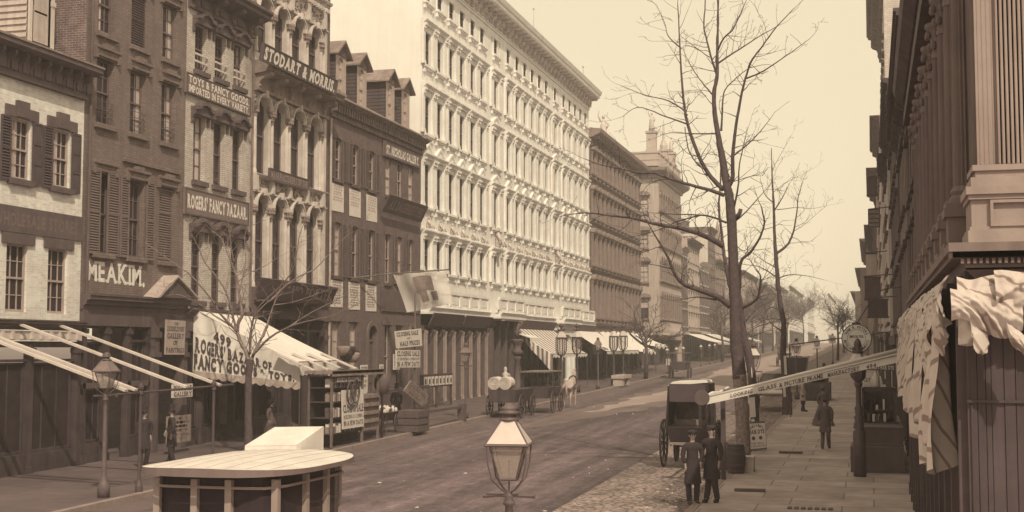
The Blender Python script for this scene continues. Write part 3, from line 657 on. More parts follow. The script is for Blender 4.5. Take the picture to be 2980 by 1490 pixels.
m=MB(fl)
k=0
for (a0,a1,z0,z1) in ((54.68,56.75,10.42,11.72),(57.05,59.1,10.45,11.72),(59.5,61.2,10.42,11.72)): 
    pass
for q,(c,z0,z1) in enumerate(((55.35,10.44,11.7),(57.45,10.4,11.68),(59.6,10.38,11.66),(55.35,6.05,7.28),(57.45,6.0,7.28),(59.6,5.98,7.26))):
    pos=('left','middle','right')[q%3]; row='upper' if q<3 else 'lower'
    a0,a1=c-.72,c+.70
    fn,n_=bil((XL+.02,a0,z1),(XL+.02,a1,z1-.02),(XL+.02,a0+.03,z0),(XL+.02,a1+.02,z0+.02))
    t=thing('wall_poster','white poster, %s of the three in the %s row on the red brick wall'%(pos,row),'poster',(XL+.02,c,z0),'posters on the red brick wall')
    m=MB(); m.slab([fn(0,0),fn(1,0),fn(1,1),fn(0,1)],.012,n_); m.build('sheet',paper,t)
    m=MB(); bars(m,lambda u,v:fn(u,v)+n_*.002,poster_lines(9 if q>2 else 6,q,top=.95,bot=.1 if q>2 else .35)); m.build('print',mat('small_print',.26 if q>2 else .42,.8,.2,9.,bump=0) if q>2 else mat('faint_print',.42,.8,.2,9.,bump=0),t)
# --- F: white marble hotel ---
Fh=house('marble_hotel','long white marble hotel with rows of columned windows, pediments and a deep bracketed cornice',66.95)
Fc=[67.78,69.86,72.01,74.07,76.24,78.30,81.44,84.52,86.83,88.96,91.09,93.22,95.35,98.27,101.20,103.35,105.43,107.46,109.5]
TRI={81.44,98.27}
rows=[(8.43,10.19),(11.94,14.34),(16.0,18.13),(19.81,21.73)]
hF=[]
for c in Fc:
    for z0,z1 in rows: hF.append((c-.5,c+.72,z0,z1))
    hF.append((c-.33,c+.63,23.39,24.49))
    if c in TRI: hF+= [(c-.85,c-.6,23.39,24.49),(c+.9,c+1.15,23.39,24.49)]
m=MB(fl); wall(m,66.95,111.05,6.1,26,hF,.25); m.build('wall',marble,Fh)
m=MB(fl); body(m,66.95,111.05,1,26,16); m.build('party_wall',mat('limewashed_wall',.86,.8,.04,.6,streak=.04),Fh)
def shared(name,mk,mt,smooth=False):
    mb=MB(); mk(mb); return mb.mesh(name,mt,(0,0,0),smooth)
cap_h=.42
def mk_pil(h):
    def f(m):
        m.box(0,.12,-.16,.16,0,h); m.box(0,.16,-.2,.2,0,.16); m.box(0,.14,-.185,.185,.16,.24)
        m.prof([(0,h-cap_h),(.14,h-cap_h),(.13,h-cap_h+.1),(.18,h-cap_h+.2),(.24,h-.14),(.28,h-.06),(.28,h),(0,h)],-.15,.15)
        m.ball((.16,0,h-.26),.07,.15,.08,8,6); m.ball((.24,0,h-.1),.055,.16,.055,8,6)
    return f
PM={}
def mk_hood(w,kind):
    def f(m):
        m.prof([(0,0),(.14,0),(.14,.08),(.24,.14),(.28,.18),(.32,.2),(.32,.28),(.2,.34),(0,.36)],-w/2,w/2)
        if kind=='ped':
            for s in (-1,1): m.ext([(0,s*w/2*.95,.34),(0,0,.9),(0,0,.78),(0,s*w/2*.72,.34)],[(.15,s*w/2*.95,.34),(.15,0,.9),(.15,0,.78),(.15,s*w/2*.72,.34)])
            m.ext([(0,-w/2*.85,.42),(0,w/2*.85,.42),(0,0,.88)],[(.06,-w/2*.85,.42),(.06,w/2*.85,.42),(.06,0,.8)])
    return f
def mk_sill(w):
    def f(m):
        m.box(0,.2,-w/2,w/2,-.13,0); m.box(0,.14,-w/2+.05,w/2-.05,-.2,-.13)
        for s in (-1,1): m.box(0,.13,s*(w/2-.14)-.08,s*(w/2-.14)+.08,-.4,-.2)
    return f
def mk_fig(m):
    m.tube([(.1,0,0),(.14,0,.12),(.12,.0,.34),(.1,.02,.5)],[.1,.14,.12,.06],8); m.ball((.12,.03,.6),.075,.075,.09,8,6)
    for s in (-1,1):
        m.tube([(.12,s*.07,.12),(.34,s*.14,.2),(.38,s*.2,.0)],[.07,.055,.04],6); m.tube([(.1,s*.12,.42),(.24,s*.2,.26),(.34,s*.14,.22)],[.05,.035,.03],6)
MH={k:shared('window_hood',mk_hood(2.0,k),marble) for k in ('flat','ped')}; MHT={k:shared('window_hood',mk_hood(2.75,k),marble) for k in ('flat','ped')}
MS=shared('sill',mk_sill(1.6),marble); MST=shared('sill',mk_sill(2.3),marble); MF=shared('seated_figure',mk_fig,dstone,True)
for ci,c in enumerate(Fc):
    w0=c+.11
    for ri,(z0,z1) in enumerate(rows):
        window(Fh,fl,c-.5,c+.72,z0,z1,.17,1,1,fm=framed,light='none')
        tri=c in TRI; zt=[10.42,14.64,18.48,22.07][ri]
        h=round(zt-z0,2)
        if h not in PM: PM[h]=shared('pilaster',mk_pil(h),marble)
        for s in ((-.84,.84) if not tri else (-.84,-1.2,.84,1.2)): put('pilaster',PM[h],Fh,(XL,w0+s,z0))
        kind='ped' if ri==1 or (tri and ri==2) else 'flat'
        put('window_hood',(MHT if tri else MH)[kind],Fh,(XL,w0,zt-.02))
        put('sill',MST if tri else MS,Fh,(XL,w0,z0))
        if ri==0:
            o=put('seated_figure',MF,Fh,(XL+.0,w0+.0,10.42+.34)); 
            if tri: o.scale=(1.7,1.7,1.9)
    window(Fh,fl,c-.33,c+.63,23.39,24.49,.1,1,1,fm=trim); put('sill',MS,Fh,(XL,c+.15,23.39))
    m=MB(fl); m.box(0,.03,c-.45,c+.75,24.49,24.6); m.box(0,.03,c-.45,c-.33,23.39,24.49); m.box(0,.03,c+.63,c+.75,23.39,24.49); m.build('architrave',marble,Fh)
# main cornice with scrolled modillions
m=MB(fl); m.box(0,.08,66.95,111.05,24.95,25.1); m.box(0,.14,66.95,111.05,25.1,25.16)
m.prof([(0,26.0),(.95,26.0),(1.0,26.08),(1.0,26.22),(1.1,26.3),(1.18,26.5),(1.2,26.56),(0,26.6)],66.8,111.25)
m.prof([(0,25.75),(.18,25.75),(.24,25.85),(.24,26.0),(0,26.0)],66.9,111.1)
i=0; a=67.3
while a<111: m.box(.0,.2,a,a+.12,25.62,25.75); a+=.26
m.build('cornice',marble,Fh)
def mk_mod(m):
    m.prof([(0,-.78),(.1,-.78),(.2,-.68),(.22,-.5),(.14,-.42),(.2,-.28),(.42,-.2),(.66,-.2),(.82,-.12),(.85,0),(0,0)],-.15,.15)
    m.tube([(.14,-.18,-.62),(.14,.18,-.62)],.12,10); m.tube([(.7,-.18,-.12),(.7,.18,-.12)],.1,10); m.ball((.22,0,-.42),.1,.13,.14,8,6)
MM=shared('modillion',mk_mod,dstone)
a=67.5
while a<111: put('modillion',MM,Fh,(XL,a,26.0)); a+=1.06
# balustrade balcony
m=MB(fl); 
def balc(a0,a1,o):
    m.box(0,o+.1,a0-.05,a1+.05,6.05,6.2); m.prof([(0,6.2),(o,6.2),(o+.12,6.3),(o+.18,6.42),(0,6.42)],a0,a1); m.box(o-.12,o+.04,a0,a1,7.24,7.39); m.box(o-.14,o,a0,a1,6.42,6.6)
    m.box(o-.1,o-.05,a0,a1,6.6,7.24)
    n=max(1,round((a1-a0)/2.1)); st=(a1-a0)/n
    for i in range(n+1): m.box(o-.14,o+.02,a0+i*st-.22,a0+i*st+.22,6.6,7.24)
    for i in range(n):
        m.box(o-.05,o-.02,a0+i*st+.34,a0+(i+1)*st-.34,6.7,7.14)
balc(67.0,78.6,.45); balc(84.6,96.2,.45); balc(102.3,111.05,.45); balc(78.6,84.6,1.15); balc(96.2,102.3,1.15); m.build('balcony',marble,Fh)
m=MB(fl); m.prof([(0,5.55),(.8,5.55),(.95,5.7),(1.0,6.05),(0,6.05)],96.4,102.1); m.box(0,.9,96.6,101.9,5.2,5.55); m.build('portico_entablature',marble,Fh)
for a in (97.2,99.9,101.4):
    m=MB(fl); z=gz(a)+.14; m.lathe(.62,a,[(.34,z),(.34,z+.2),(.27,z+.3),(.25,4.7),(.27,4.75),(.3,4.85),(.38,5.05),(.38,5.2)],12); m.box(.25,1.0,a-.38,a+.38,5.08,5.2); m.build('portico_column',marble,Fh)
m=MB(fl); m.prof([(0,5.95),(1.15,5.95),(1.15,6.05),(0,6.1)],79,84.2); m.tube([(1.15,79,5.95),(1.15,80,6.0),(1.1,81.5,6.05),(1.15,84,5.95)],.07); m.build('entrance_hood',trimw,Fh)
# ground floor shops of the hotel: fluted iron piers
m=MB(fl); 
shop_front(Fh,fl,67.1,78.8,.98,5.35,7,m=mat('shop_pier_paint',.13,.7,.2,3.,streak=.2),post=.24,door=[3])
shop_front(Fh,fl,84.8,96.2,1.2,5.35,6,m=darkwood,post=.3,door=[2]); shop_front(Fh,fl,102.2,110.9,1.45,5.35,5,m=darkwood,post=.3,door=[2])
m=MB(fl); m.box(-1.5,-1.4,78.8,84.8,1.1,6); m.box(-1.5,-1.4,96.2,102.2,1.3,6)
m.box(-1.5,-1.4,84.8,96.2,5.5,5.6); m.build('entrance_recess',trim,Fh)
for a in (79.2,80.8,82.4,84.2): m=MB(fl); m.box(.2,.55,a-.17,a+.17,1.2,5.9); m.box(.1,.65,a-.25,a+.25,5.6,5.95); m.build('entrance_pier',trim,Fh)
for i in range(8):
    a=67.3+i*1.66; m=MB(fl); m.box(.1,.2,a-.1,a+.1,1.1,5.2); m.lathe(.22,a,[(.11,1.2),(.08,1.4),(.07,4.9),(.1,5.0),(.12,5.15)],8); m.build('shop_column',mat('pale_pier_paint',.33,.7,.15,3.,streak=.2),Fh)
for k,(a0,a1,lab) in enumerate(((67.1,72.6,'blank slanting dark shop signboard at the near corner of the marble hotel'),(73.0,78.6,'blank slanting dark shop signboard beside the hotel entrance steps'),(85,95.8,'long blank slanting signboard between the two hotel entrances'),(102.6,110.8,'blank slanting signboard over the hat shop awning'))):
    fn,n_=bil((XL+.75,a0,6.1),(XL+.75,a1,6.1),(XL+.42,a0,5.42),(XL+.42,a1,5.42)); t=thing('shop_sign',lab,'sign',(XL+.4,a0,5.4))
    m=MB(); m.slab([fn(0,0),fn(1,0),fn(1,1),fn(0,1)],.06,n_); m.build('board',trimd,t)
    m=MB(); text_mb(m,['CLOTHING','SHIRTS & COLLARS','CURTAINS & SHADES','HATTER'][k],lambda u,v:fn(u,v)+n_*.004,.02,.15,.85,.25,.75) if False else None
# flagpoles above the hotel roof
for i,(X,Y,zt) in enumerate(((-30,98,36.5),(-31,121,37),(-30,139,35))):
    t=thing('flagpole','thin pale pole rising above the roof behind the '+('marble hotel cornice','brownstone wing, tallest of the far poles','corner hotel statues')[i],'pole',(X,Y,24))
    m=MB(); m.tube([(X,Y,20),(X,Y,zt)],[.1,.05],6); m.build('pole',trimw,t)
    m=MB(); m.box(X-.5,X+.5,Y-.05,Y+.05,zt-4.1,zt-4.0); m.ball((X,Y,zt+.12),.13); m.build('crosstree',trimw,t)
# --- G: brownstone wing ---
Gh=house('brownstone_hotel_wing','brownstone wing of the hotel with close-set columned windows beside the white marble front',111.05)
Gc=[112.3+i*1.93 for i in range(13)]; grow=[(6.9,10.2),(11.5,14.3),(15.7,18.1),(19.6,21.6)]
hG=[(c-.3,c+.75,z0,z1) for c in Gc for z0,z1 in grow]
m=MB(fl); wall(m,111.07,137.2,6.0,23.4,hG,.25); body(m,111.07,137.2,1,23.4,16); m.build('wall',brownst,Gh)
def mk_gp(h):
    def f(m):
        m.box(0,.12,-.1,.1,0,h); m.lathe(.14,0,[(.1,0),(.1,.15),(.075,.2),(.07,h-.4),(.12,h-.3),(.16,h-.1),(.16,h)],8)
        m.prof([(0,h-.3),(.18,h-.3),(.35,h),(0,h)],-.13,.13)
    return f
def mk_gh(m):
    P=[(-.85,0)]+arcpts(-.8,.8,.12,.3,8)+[(.85,0)]; m.plate([(a,z) for a,z in P],0,.42); m.box(0,.36,-.8,.8,-.08,.02)
GP={h:shared('column',mk_gp(h),brownst2) for h in (3.35,2.85,2.45,2.05)}; GH=shared('window_hood',mk_gh,dstone2); GSx=shared('sill',mk_sill(1.6),brownst2)
for ci,c in enumerate(Gc):
    for ri,(z0,z1) in enumerate(grow):
        window(Gh,fl,c-.3,c+.75,z0,z1,.17,2,1,fm=framed)
        h=[3.35,2.85,2.45,2.05][ri]
        for s in (-.62,.66): put('column',GP[h],Gh,(XL,c+.22+s,z0))
        put('window_hood',GH,Gh,(XL,c+.22,z0+h)); put('sill',GSx,Gh,(XL,c+.22,z0))
m=MB(fl); m.prof([(0,22.6),(.3,22.65),(.9,22.95),(1.05,23.05),(1.12,23.35),(0,23.5)],111.0,137.5); m.box(0,.1,111.07,137.2,22.0,22.15)
for z in (10.75,14.9,18.75): cornice(m,111.07,137.2,z+.25,z+.42,.2)
cornice(m,111.07,137.2,6.0,6.5,.5); m.box(0,.2,111.07,137.2,5.6,6.0); m.build('cornice',brownst2,Gh)
MG=shared('modillion',mk_mod,brownst2)
a=111.7
while a<137: put('modillion',MG,Gh,(XL,a,22.75)); a+=1.1
shop_front(Gh,fl,111.2,137,1.55,5.6,11,m=darkwood,post=.3,door=[4,8])
# --- H: corner hotel with statues on the parapet ---
Hh=house('corner_hotel','pale stone corner hotel with a statue-topped parapet and curved balcony across the side street',150)
fs=S(150)
hH=[(-25.9,-24.75,z0,z1,.15) for z0,z1 in ((7.6,10.1),(11.8,14.3),(15.8,17.9),(19.9,22.0))]
m=MB(fs); wall(m,-40,-23.5,5.2,25.4,hH+[(x-.6,x+.6,z0,z1,.15) for x in (-29,-32.5,-36) for z0,z1 in ((7.6,10.1),(11.8,14.3),(15.8,17.9),(19.9,22.0))],.25); m.build('side_wall',hstone,Hh)
for i,h in enumerate(hH):
    window(Hh,fs,*h[:4],rec=.15,nx=2,ny=2,fm=framed,light='top' if i==0 else 'all')
    a,b,z0,z1,_=h; m=MB(fs); P=arcpts(a-.3,b+.3,z1+.1,.35,8); m.plate(P+[(b+.3,z1-.05),(a-.3,z1-.05)],0,.3); bracket(m,a-.18,.14,z1-.4,z1+.1,.25); bracket(m,b+.18,.14,z1-.4,z1+.1,.25); m.build('window_hood',dstone2,Hh)
    m=MB(fs); sill(m,a,b,z0,.2,.16); bracket(m,b,.15,z0-.5,z0-.15,.2); m.build('sill',brownst2,Hh)
Hc=[151.3+i*1.75 for i in range(10)]
hrow=[(7.6,10.6,.5),(12.1,14.7,.5),(16.2,18.5,.45),(20.3,22.4,.45)]
hHf=[(c-.5,c+.5,z0,z1,ah) for c in Hc for z0,z1,ah in hrow]
m=MB(fl); wall(m,150,168.4,5.2,25.4,hHf,.3); m.quad((0,168.4,0),(-15,168.4,0),(-15,168.4,25.4),(0,168.4,25.4)); m.quad((0,150,25.4),(0,168.4,25.4),(-16.5,168.4,25.4),(-16.5,150,25.4)); m.build('wall',hstone,Hh)
for h in hHf:
    window(Hh,fl,*h[:4],rec=.2,nx=2,ny=1,fm=framed)
for z0,z1,ah in hrow:
    m=MB(fl)
    for c in Hc:
        P=arcpts(c-.68,c+.68,z1-ah+.05,ah+.2,8); Q=arcpts(c-.48,c+.48,z1-ah,ah,8); m.plate(P+Q[::-1],0,.22)
        for s in (-.6,.6): m.lathe(.1,c+s,[(.1,z0),(.08,z0+.2),(.07,z1-ah-.2),(.13,z1-ah)],6)
    cornice(m,150.2,168.2,z0-.35,z0-.1,.3); m.build('arcade_mouldings',brownst2,Hh)
m=MB(fl); m.prof([(0,23.9),(.2,23.9),(.3,24.2),(1.0,24.6),(1.15,24.75),(1.2,25.1),(0,25.2)],150,168.8)
m.fr=fs; m.prof([(0,23.9),(.2,23.9),(.3,24.2),(1.0,24.6),(1.15,24.75),(1.2,25.1),(0,25.2)],-40,-22.3)
m.box(-.1,1.0,-23.6,-22.4,24.9,25.12); m.build('cornice',dstone2,Hh)
m=MB(fs); m.box(-.4,0,-40,-23.5,25.2,26.9); m.box(-.45,.1,-40,-23.4,26.9,27.1); m.box(-.42,.06,-40,-23.45,26.1,26.2)
m.fr=fl; m.box(-.4,0.02,150.4,168.4,25.2,26.9); m.box(-.45,.12,150,168.5,26.9,27.1)
for i in range(6): m.box(-.5,.1,151+i*3.3-.25,151+i*3.3+.25,25.2,27.2)
m.build('parapet',hstone,Hh)
def statue(par,x,y,z,s,arm=1):
    m=MB(); m.tube([(x,y,z),(x,y,z+.5*s),(x,y,z+1.1*s),(x+.03,y,z+1.5*s)],[.3*s,.25*s,.2*s,.08*s],8); m.ball((x+.03,y,z+1.68*s),.11*s,.11*s,.14*s); m.tube([(x+.16*s,y,z+1.4*s),(x+.35*s,y,z+1.15*s),(x+.2*s,y,z+.95*s)],.06*s,6)
    if arm: m.tube([(x-.16*s,y,z+1.4*s),(x-.3*s,y,z+1.75*s),(x-.25*s,y,z+2.1*s)],.055*s,6)
    return m.build('statue',dstone,par,smooth=True)
def pedestal(x,y,z0,z1,w=.5):
    m=MB(); m.box(x-w,x+w,y-w,y+w,z0,z1); m.box(x-w-.12,x+w+.12,y-w-.12,y+w+.12,z1-.25,z1); m.box(x-w-.12,x+w+.12,y-w-.12,y+w+.12,z0,z0+.25); m.build('pedestal',hstone,Hh)
pedestal(-24.4,151,27.1,29.6,.55); statue(Hh,-24.4,151,29.6,1.25)
pedestal(-23.9,157,27.1,28.3,.45); m=MB(); m.lathe(-23.9,157,[(.45,28.3),(.5,28.8),(.2,29.6),(.12,31.2),(.02,32)],8); m.build('obelisk_finial',dstone,Hh)
pedestal(-23.9,163,27.1,28.8,.5); statue(Hh,-23.9,163,28.8,1.1,0)
pedestal(-32.0,151,26.9,28.4,1.9)
for x,arm in ((-33.6,1),(-32,0),(-30.2,1)): statue(Hh,x,151,28.4,1.9 if arm else 1.0,arm)
# curved balcony over the dark ground floor
m=MB(); P=[(-27,149.2),(-24.4,149.0),(-23.0,149.3),(-22.3,150.2),(-22.3,152),(-22.6,162)]
for z0,z1,e in ((5.7,5.95,.15),(7.0,7.12,.05)):
    for (x0,y0),(x1,y1) in zip(P,P[1:]):
        d=Vector((x1-x0,y1-y0,0)).normalized(); n_=Vector((d.y,-d.x,0))*(.1+e)
        m.ext([(x0-n_.x*0,y0,z0),(x1,y1,z0),(x1,y1,z1),(x0,y0,z1)],[(x0-n_.x,y0-n_.y,z0),(x1-n_.x,y1-n_.y,z0),(x1-n_.x,y1-n_.y,z1),(x0-n_.x,y0-n_.y,z1)])
for (x0,y0),(x1,y1) in zip(P,P[1:]):
    k=int(math.hypot(x1-x0,y1-y0)/.28)+1
    for i in range(k):
        t=i/k; m.lathe(x0+(x1-x0)*t,y0+(y1-y0)*t,[(.04,5.95),(.08,6.2),(.035,6.6),(.05,7.0)],5)
m.box(-27,-23.5,149.3,150,5.6,5.75); m.box(-23.5,-22.4,150,162,5.6,5.75); m.build('balcony',hstone,Hh)
m=MB(); m.box(-40,-24.2,150.8,151,1.9,5.7); m.box(-24.3,-24.1,150.8,168.4,1.9,5.7)
for x,y in ((-27.5,150.3),(-23.9,150.3),(-23.9,154),(-23.9,158),(-23.9,162)): m.box(x-.3,x+.3,y-.3,y+.3,1.9,5.65)
m.box(-40,-23.55,150.05,168.4,5.0,5.6); m.build('ground_floor',darkwood,Hh)
# --- further row on the left ---
def rowhouse(name,label,X,side,Y0,Y1,z1,m_,cols,rows,cor=.6,cm=None,corh=.7,shop=4.,wm=None,ch=0,hood=True,lettering=None):
    fr=L(X) if side=='L' else RR(X); g=gz(Y0); t=thing(name,label,'building',(X,Y0,g)); zb=g+shop
    st=(Y1-Y0)/cols; hs=[]; rh=(z1-corh-zb)/rows
    for i in range(cols):
        for j in range(rows):
            a=Y0+(i+.5)*st; hs.append((a-min(.5,st*.26),a+min(.5,st*.26),zb+j*rh+rh*.2,zb+j*rh+rh*.82))
    m=MB(fr); wall(m,Y0,Y1,zb,z1,hs,.2); body(m,Y0,Y1,g,z1,12); m.build('wall',m_,t)
    for k,h in enumerate(hs): window(t,fr,*h,rec=.14,nx=2,ny=1,fm=wm or frame,light=['none','none','top','none','all'][(k*5+cols)%5])
    if hood:
        a,b,z0,zz=hs[0]; w2=(b-a)/2; ex=1 if side=='L' else -1
        m=MB(lambda o,y,z:(o*ex,y,z)); m.box(0,.14,-w2-.12,w2+.12,.03,.22); ml=m.mesh('lintel',cm or trim); m=MB(lambda o,y,z:(o*ex,y,z)); m.box(0,.12,-w2-.08,w2+.08,-.14,0); ms=m.mesh('sill',cm or trim)
        for a,b,z0,zz in hs: put('lintel',ml,t,fr(0,(a+b)/2,zz)); put('sill',ms,t,fr(0,(a+b)/2,z0))
    m=MB(fr); cornice(m,Y0,Y1,z1-corh*.5,z1,cor); m.box(0,.06,Y0,Y1,z1-corh*1.3,z1-corh*.5); 
    n=int((Y1-Y0)/1.0)+1
    for i in range(n): bracket(m,Y0+(i+.5)*(Y1-Y0)/n,.18,z1-corh*1.2,z1-corh*.45,cor*.7)
    m.build('cornice',cm or trim,t); m=MB(fr); m.box(0,.25,Y0,Y1,zb-.4,zb); m.build('shop_cornice',cm or trim,t)
    shop_front(t,fr,Y0+.1,Y1-.1,g+.14,zb-.4,max(2,cols),m=darkwood,door=[1])
    for i in range(ch):
        m=MB(fr); y=Y0+(i+.5)*(Y1-Y0)/ch; m.box(-4.6,-3.8,y-.4,y+.4,z1-.1,z1+1.5); m.box(-4.7,-3.7,y-.5,y+.5,z1+1.3,z1+1.5); m.build('chimney',rbrick,t)
    return t
rowhouse('rowhouse','dark narrow brick house just past the corner hotel, with a pale cornice',XL,'L',168.6,174.5,17.4,rbrick,3,3,cm=frame)
rowhouse('rowhouse','pale four-storey stone house past the corner hotel',XL,'L',174.5,187.0,18.9,hstone,5,4,cm=trim,cor=.8)
rowhouse('rowhouse','dark brick house with a white cornice band, far left side of the street',XL,'L',187.0,198,16.6,rbrick,4,3,cm=trimw)
K4=rowhouse('painted_wall_building','tall building with a white side wall painted with advertising words, far left side',XL,'L',198.3,207,22.6,brownst,4,5,cm=brownst,ch=2)
m=MB(S(198.25)); m.box(0,.05,-36,-23.6,17.2,21.6); m.build('painted_side',trimw,K4)
for a in ('OAKLEY',20.3,21.2),('ROCHE',19.0,19.8),('& SONS',17.7,18.5):
    m=MB(); text_mb(m,a[0],bil((-33,198.15,a[2]),(-25,198.15,a[2]),(-33,198.15,a[1]),(-25,198.15,a[1]))[0]); m.build('lettering',midwood,K4)
rowhouse('rowhouse','mid-height brownstone with shuttered windows, seen through the big tree',XL,'L',207,222,18.2,brownst2,5,4,cm=trim,wm=trimw)
rowhouse('rowhouse','brick building behind the big tree trunk, in slight haze',XL,'L',222,246,17.8,ybrick,7,4)
rowhouse('rowhouse','hazy pale row of houses beyond the brick building',XL,'L',250,285,19,hstone,9,4)  # from this row on, wall colours are paled to paint in haze
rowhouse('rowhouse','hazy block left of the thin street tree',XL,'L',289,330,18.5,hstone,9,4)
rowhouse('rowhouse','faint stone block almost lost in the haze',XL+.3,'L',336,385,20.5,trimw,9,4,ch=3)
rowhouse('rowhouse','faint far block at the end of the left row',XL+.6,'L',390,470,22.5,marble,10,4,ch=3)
sp_=thing('church_spire','faint pointed church spire above the far left roofs','spire',(-29,260,19)); m=MB(); m.lathe(-29,260,[(2.2,18),(2.2,22),(1.6,22.5),(.05,29.5)],8,rot=.39); m.build('steeple',brownst2,sp_)
# end of the street: blocks with haze fade put into their pale wall colour
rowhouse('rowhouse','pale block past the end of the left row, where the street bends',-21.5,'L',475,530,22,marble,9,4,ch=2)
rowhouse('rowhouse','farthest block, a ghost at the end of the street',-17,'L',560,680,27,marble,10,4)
# =============================== RIGHT ROW ===============================
# R1: colonnaded shop building, closest on the right
XR1=1.3; fr=RR(XR1)
R1=thing('colonnaded_building','dark building with fluted columns on a projecting ledge, at the right edge','building',(XR1,14,gz(14)))
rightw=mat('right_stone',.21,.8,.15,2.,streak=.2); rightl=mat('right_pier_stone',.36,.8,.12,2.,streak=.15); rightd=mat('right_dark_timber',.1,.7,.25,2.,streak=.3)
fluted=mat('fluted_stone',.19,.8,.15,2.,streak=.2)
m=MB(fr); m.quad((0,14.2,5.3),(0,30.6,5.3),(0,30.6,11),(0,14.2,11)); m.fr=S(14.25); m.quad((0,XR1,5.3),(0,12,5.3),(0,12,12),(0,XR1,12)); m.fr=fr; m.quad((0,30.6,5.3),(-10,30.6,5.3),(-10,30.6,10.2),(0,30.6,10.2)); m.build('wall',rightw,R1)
# ledge
m=MB(); m.ext([(.78,14.0,5.12),(12,14.0,5.12),(12,14.3,5.26),(.82,14.3,5.26)],[(.78,14.0,5.26),(12,14.0,5.26),(12,14.3,5.27),(.82,14.3,5.27)])
m.box(.82,2,14.0,30.6,5.12,5.18); m.box(.78,2,13.95,30.7,5.18,5.27); m.box(.95,2,14.1,30.6,5.0,5.12)
x=.9
while x<3: m.box(x,x+.03,14.03,14.1,5.06,5.115); x+=.06
m.ext([(.95,14.1,5.0),(3,14.1,5.0),(3,14.3,4.86),(1.1,14.3,4.86)],[(.95,14.1,5.02),(3,14.1,5.02),(3,14.3,5.02),(1.1,14.3,5.02)]); m.box(2,12,13.95,14.3,5.18,5.27); m.box(2,12,14.0,14.3,5.12,5.18); m.box(2,12,14.1,14.3,5.0,5.12); m.build('ledge',rightw,R1)
def mk_col(m):
    n=18; pr=[(.21,.0),(.21,.06),(.18,.1),(.2,.14),(.165,.2)]
    m.lathe(0,0,pr,16)
    V=[];Fc=[]; nn=40
    for z,r in ((.2,.16),(2.7,.14)):
        for k in range(nn):
            t=2*math.pi*k/nn; q=r*(1 if k%2 else .86); V.append((q*math.cos(t),q*math.sin(t),z))
    m.add(V,[(k,(k+1)%nn,nn+(k+1)%nn,nn+k) for k in range(nn)])
    m.lathe(0,0,[(.15,2.68),(.15,2.74),(.14,2.76),(.16,2.95),(.2,3.08),(.24,3.14),(.24,3.2)],12)
    for k in range(8):
        t=2*math.pi*k/8; m.ball((.17*math.cos(t),.17*math.sin(t),2.86),.045,.045,.07,6,4); m.ball((.21*math.cos(t+.39),.21*math.sin(t+.39),3.03),.05,.05,.06,6,4)
CM=shared('fluted_column',mk_col,fluted)
def mk_ped(m):
    m.box(-.22,.22,-.22,.22,0,.5); m.box(-.27,.27,-.27,.27,0,.1); m.box(-.26,.26,-.26,.26,.4,.5); m.box(-.24,.24,-.24,.24,.5,.56)
PD=shared('pedestal',mk_ped,rightw)
for i in range(10):
    y=15.6+i*1.55; put('pedestal',PD,R1,(XR1-.22,y,5.27)); put('fluted_column',CM,R1,(XR1-.2,y,5.83))
# corner pier: fluted, on a panelled pedestal, facing the camera
m=MB(); m.box(1.02,3.2,14.12,14.9,5.27,5.85); m.box(.98,3.2,14.06,14.95,5.27,5.4); m.box(.97,3.2,14.05,14.95,5.77,5.85); m.box(.995,3.2,14.08,14.95,5.72,5.77); m.box(1.0,3.2,14.09,14.95,5.4,5.44); m.box(1.2,1.66,14.07,14.12,5.44,5.47);m.box(1.2,1.66,14.07,14.12,5.68,5.71);m.box(1.2,1.23,14.07,14.12,5.47,5.68);m.box(1.63,1.66,14.07,14.12,5.47,5.68)
m.box(1.02,3.2,14.1,14.95,5.85,5.95); m.box(1.07,3.2,14.15,14.9,5.95,6.02); m.box(1.04,3.2,14.12,14.9,6.02,6.08)
m.build('pier_pedestal',rightl,R1)
m=MB(); m.box(1.1,3.2,14.25,14.85,6.08,9.3)
x=1.12
while x<3.1: m.prof([(14.243,6.1),(14.251,6.1),(14.251,9.2),(14.243,9.2)],0,0) if 0 else m.ext([(x,14.251,6.1),(x+.009,14.243,6.1),(x+.023,14.243,6.1),(x+.032,14.251,6.1)],[(x,14.251,9.2),(x+.009,14.243,9.2),(x+.023,14.243,9.2),(x+.032,14.251,9.2)]); x+=.045
m.build('corner_pier',rightl,R1)
m=MB(); y=14.3
while y<14.85: m.box(1.07,1.1,y,y+.03,6.1,9.2); y+=.06
m.build('pier_flutes',fluted,R1)
m=MB(fr); m.box(0,.5,14.1,30.6,9.2,9.45); m.box(0,.46,14.1,30.6,9.45,9.75); m.prof([(0,9.75),(.5,9.75),(.68,9.9),(.72,10.1),(0,10.15)],14,30.8); m.build('entablature',rightd,R1)
# shopfront below the ledge: dark boarded front
m=MB(); m.box(.95,12,14.3,34.6,.3,5.0)
m.build('shopfront',rightd,R1)
m=MB(); x=.98; q9=random.Random(4)
while x<3: wd=q9.uniform(.05,.13); m.box(x,x+wd-.008,14.27+q9.uniform(0,.02),14.3,.35,4.95); x+=wd
m.box(.94,3,14.25,14.28,3.64,3.67); m.build('boarding',mat('grained_shutter_boards',.085,.7,.2,2.,streak=.45),R1)
y=14.4
for i in range(14):
    m=MB(); m.box(.86,.95,y,y+.16,.3,4.95); m.box(.84,.95,y-.03,y+.19,.3,.9); m.build('shop_post',rightd,R1); y+=1.5
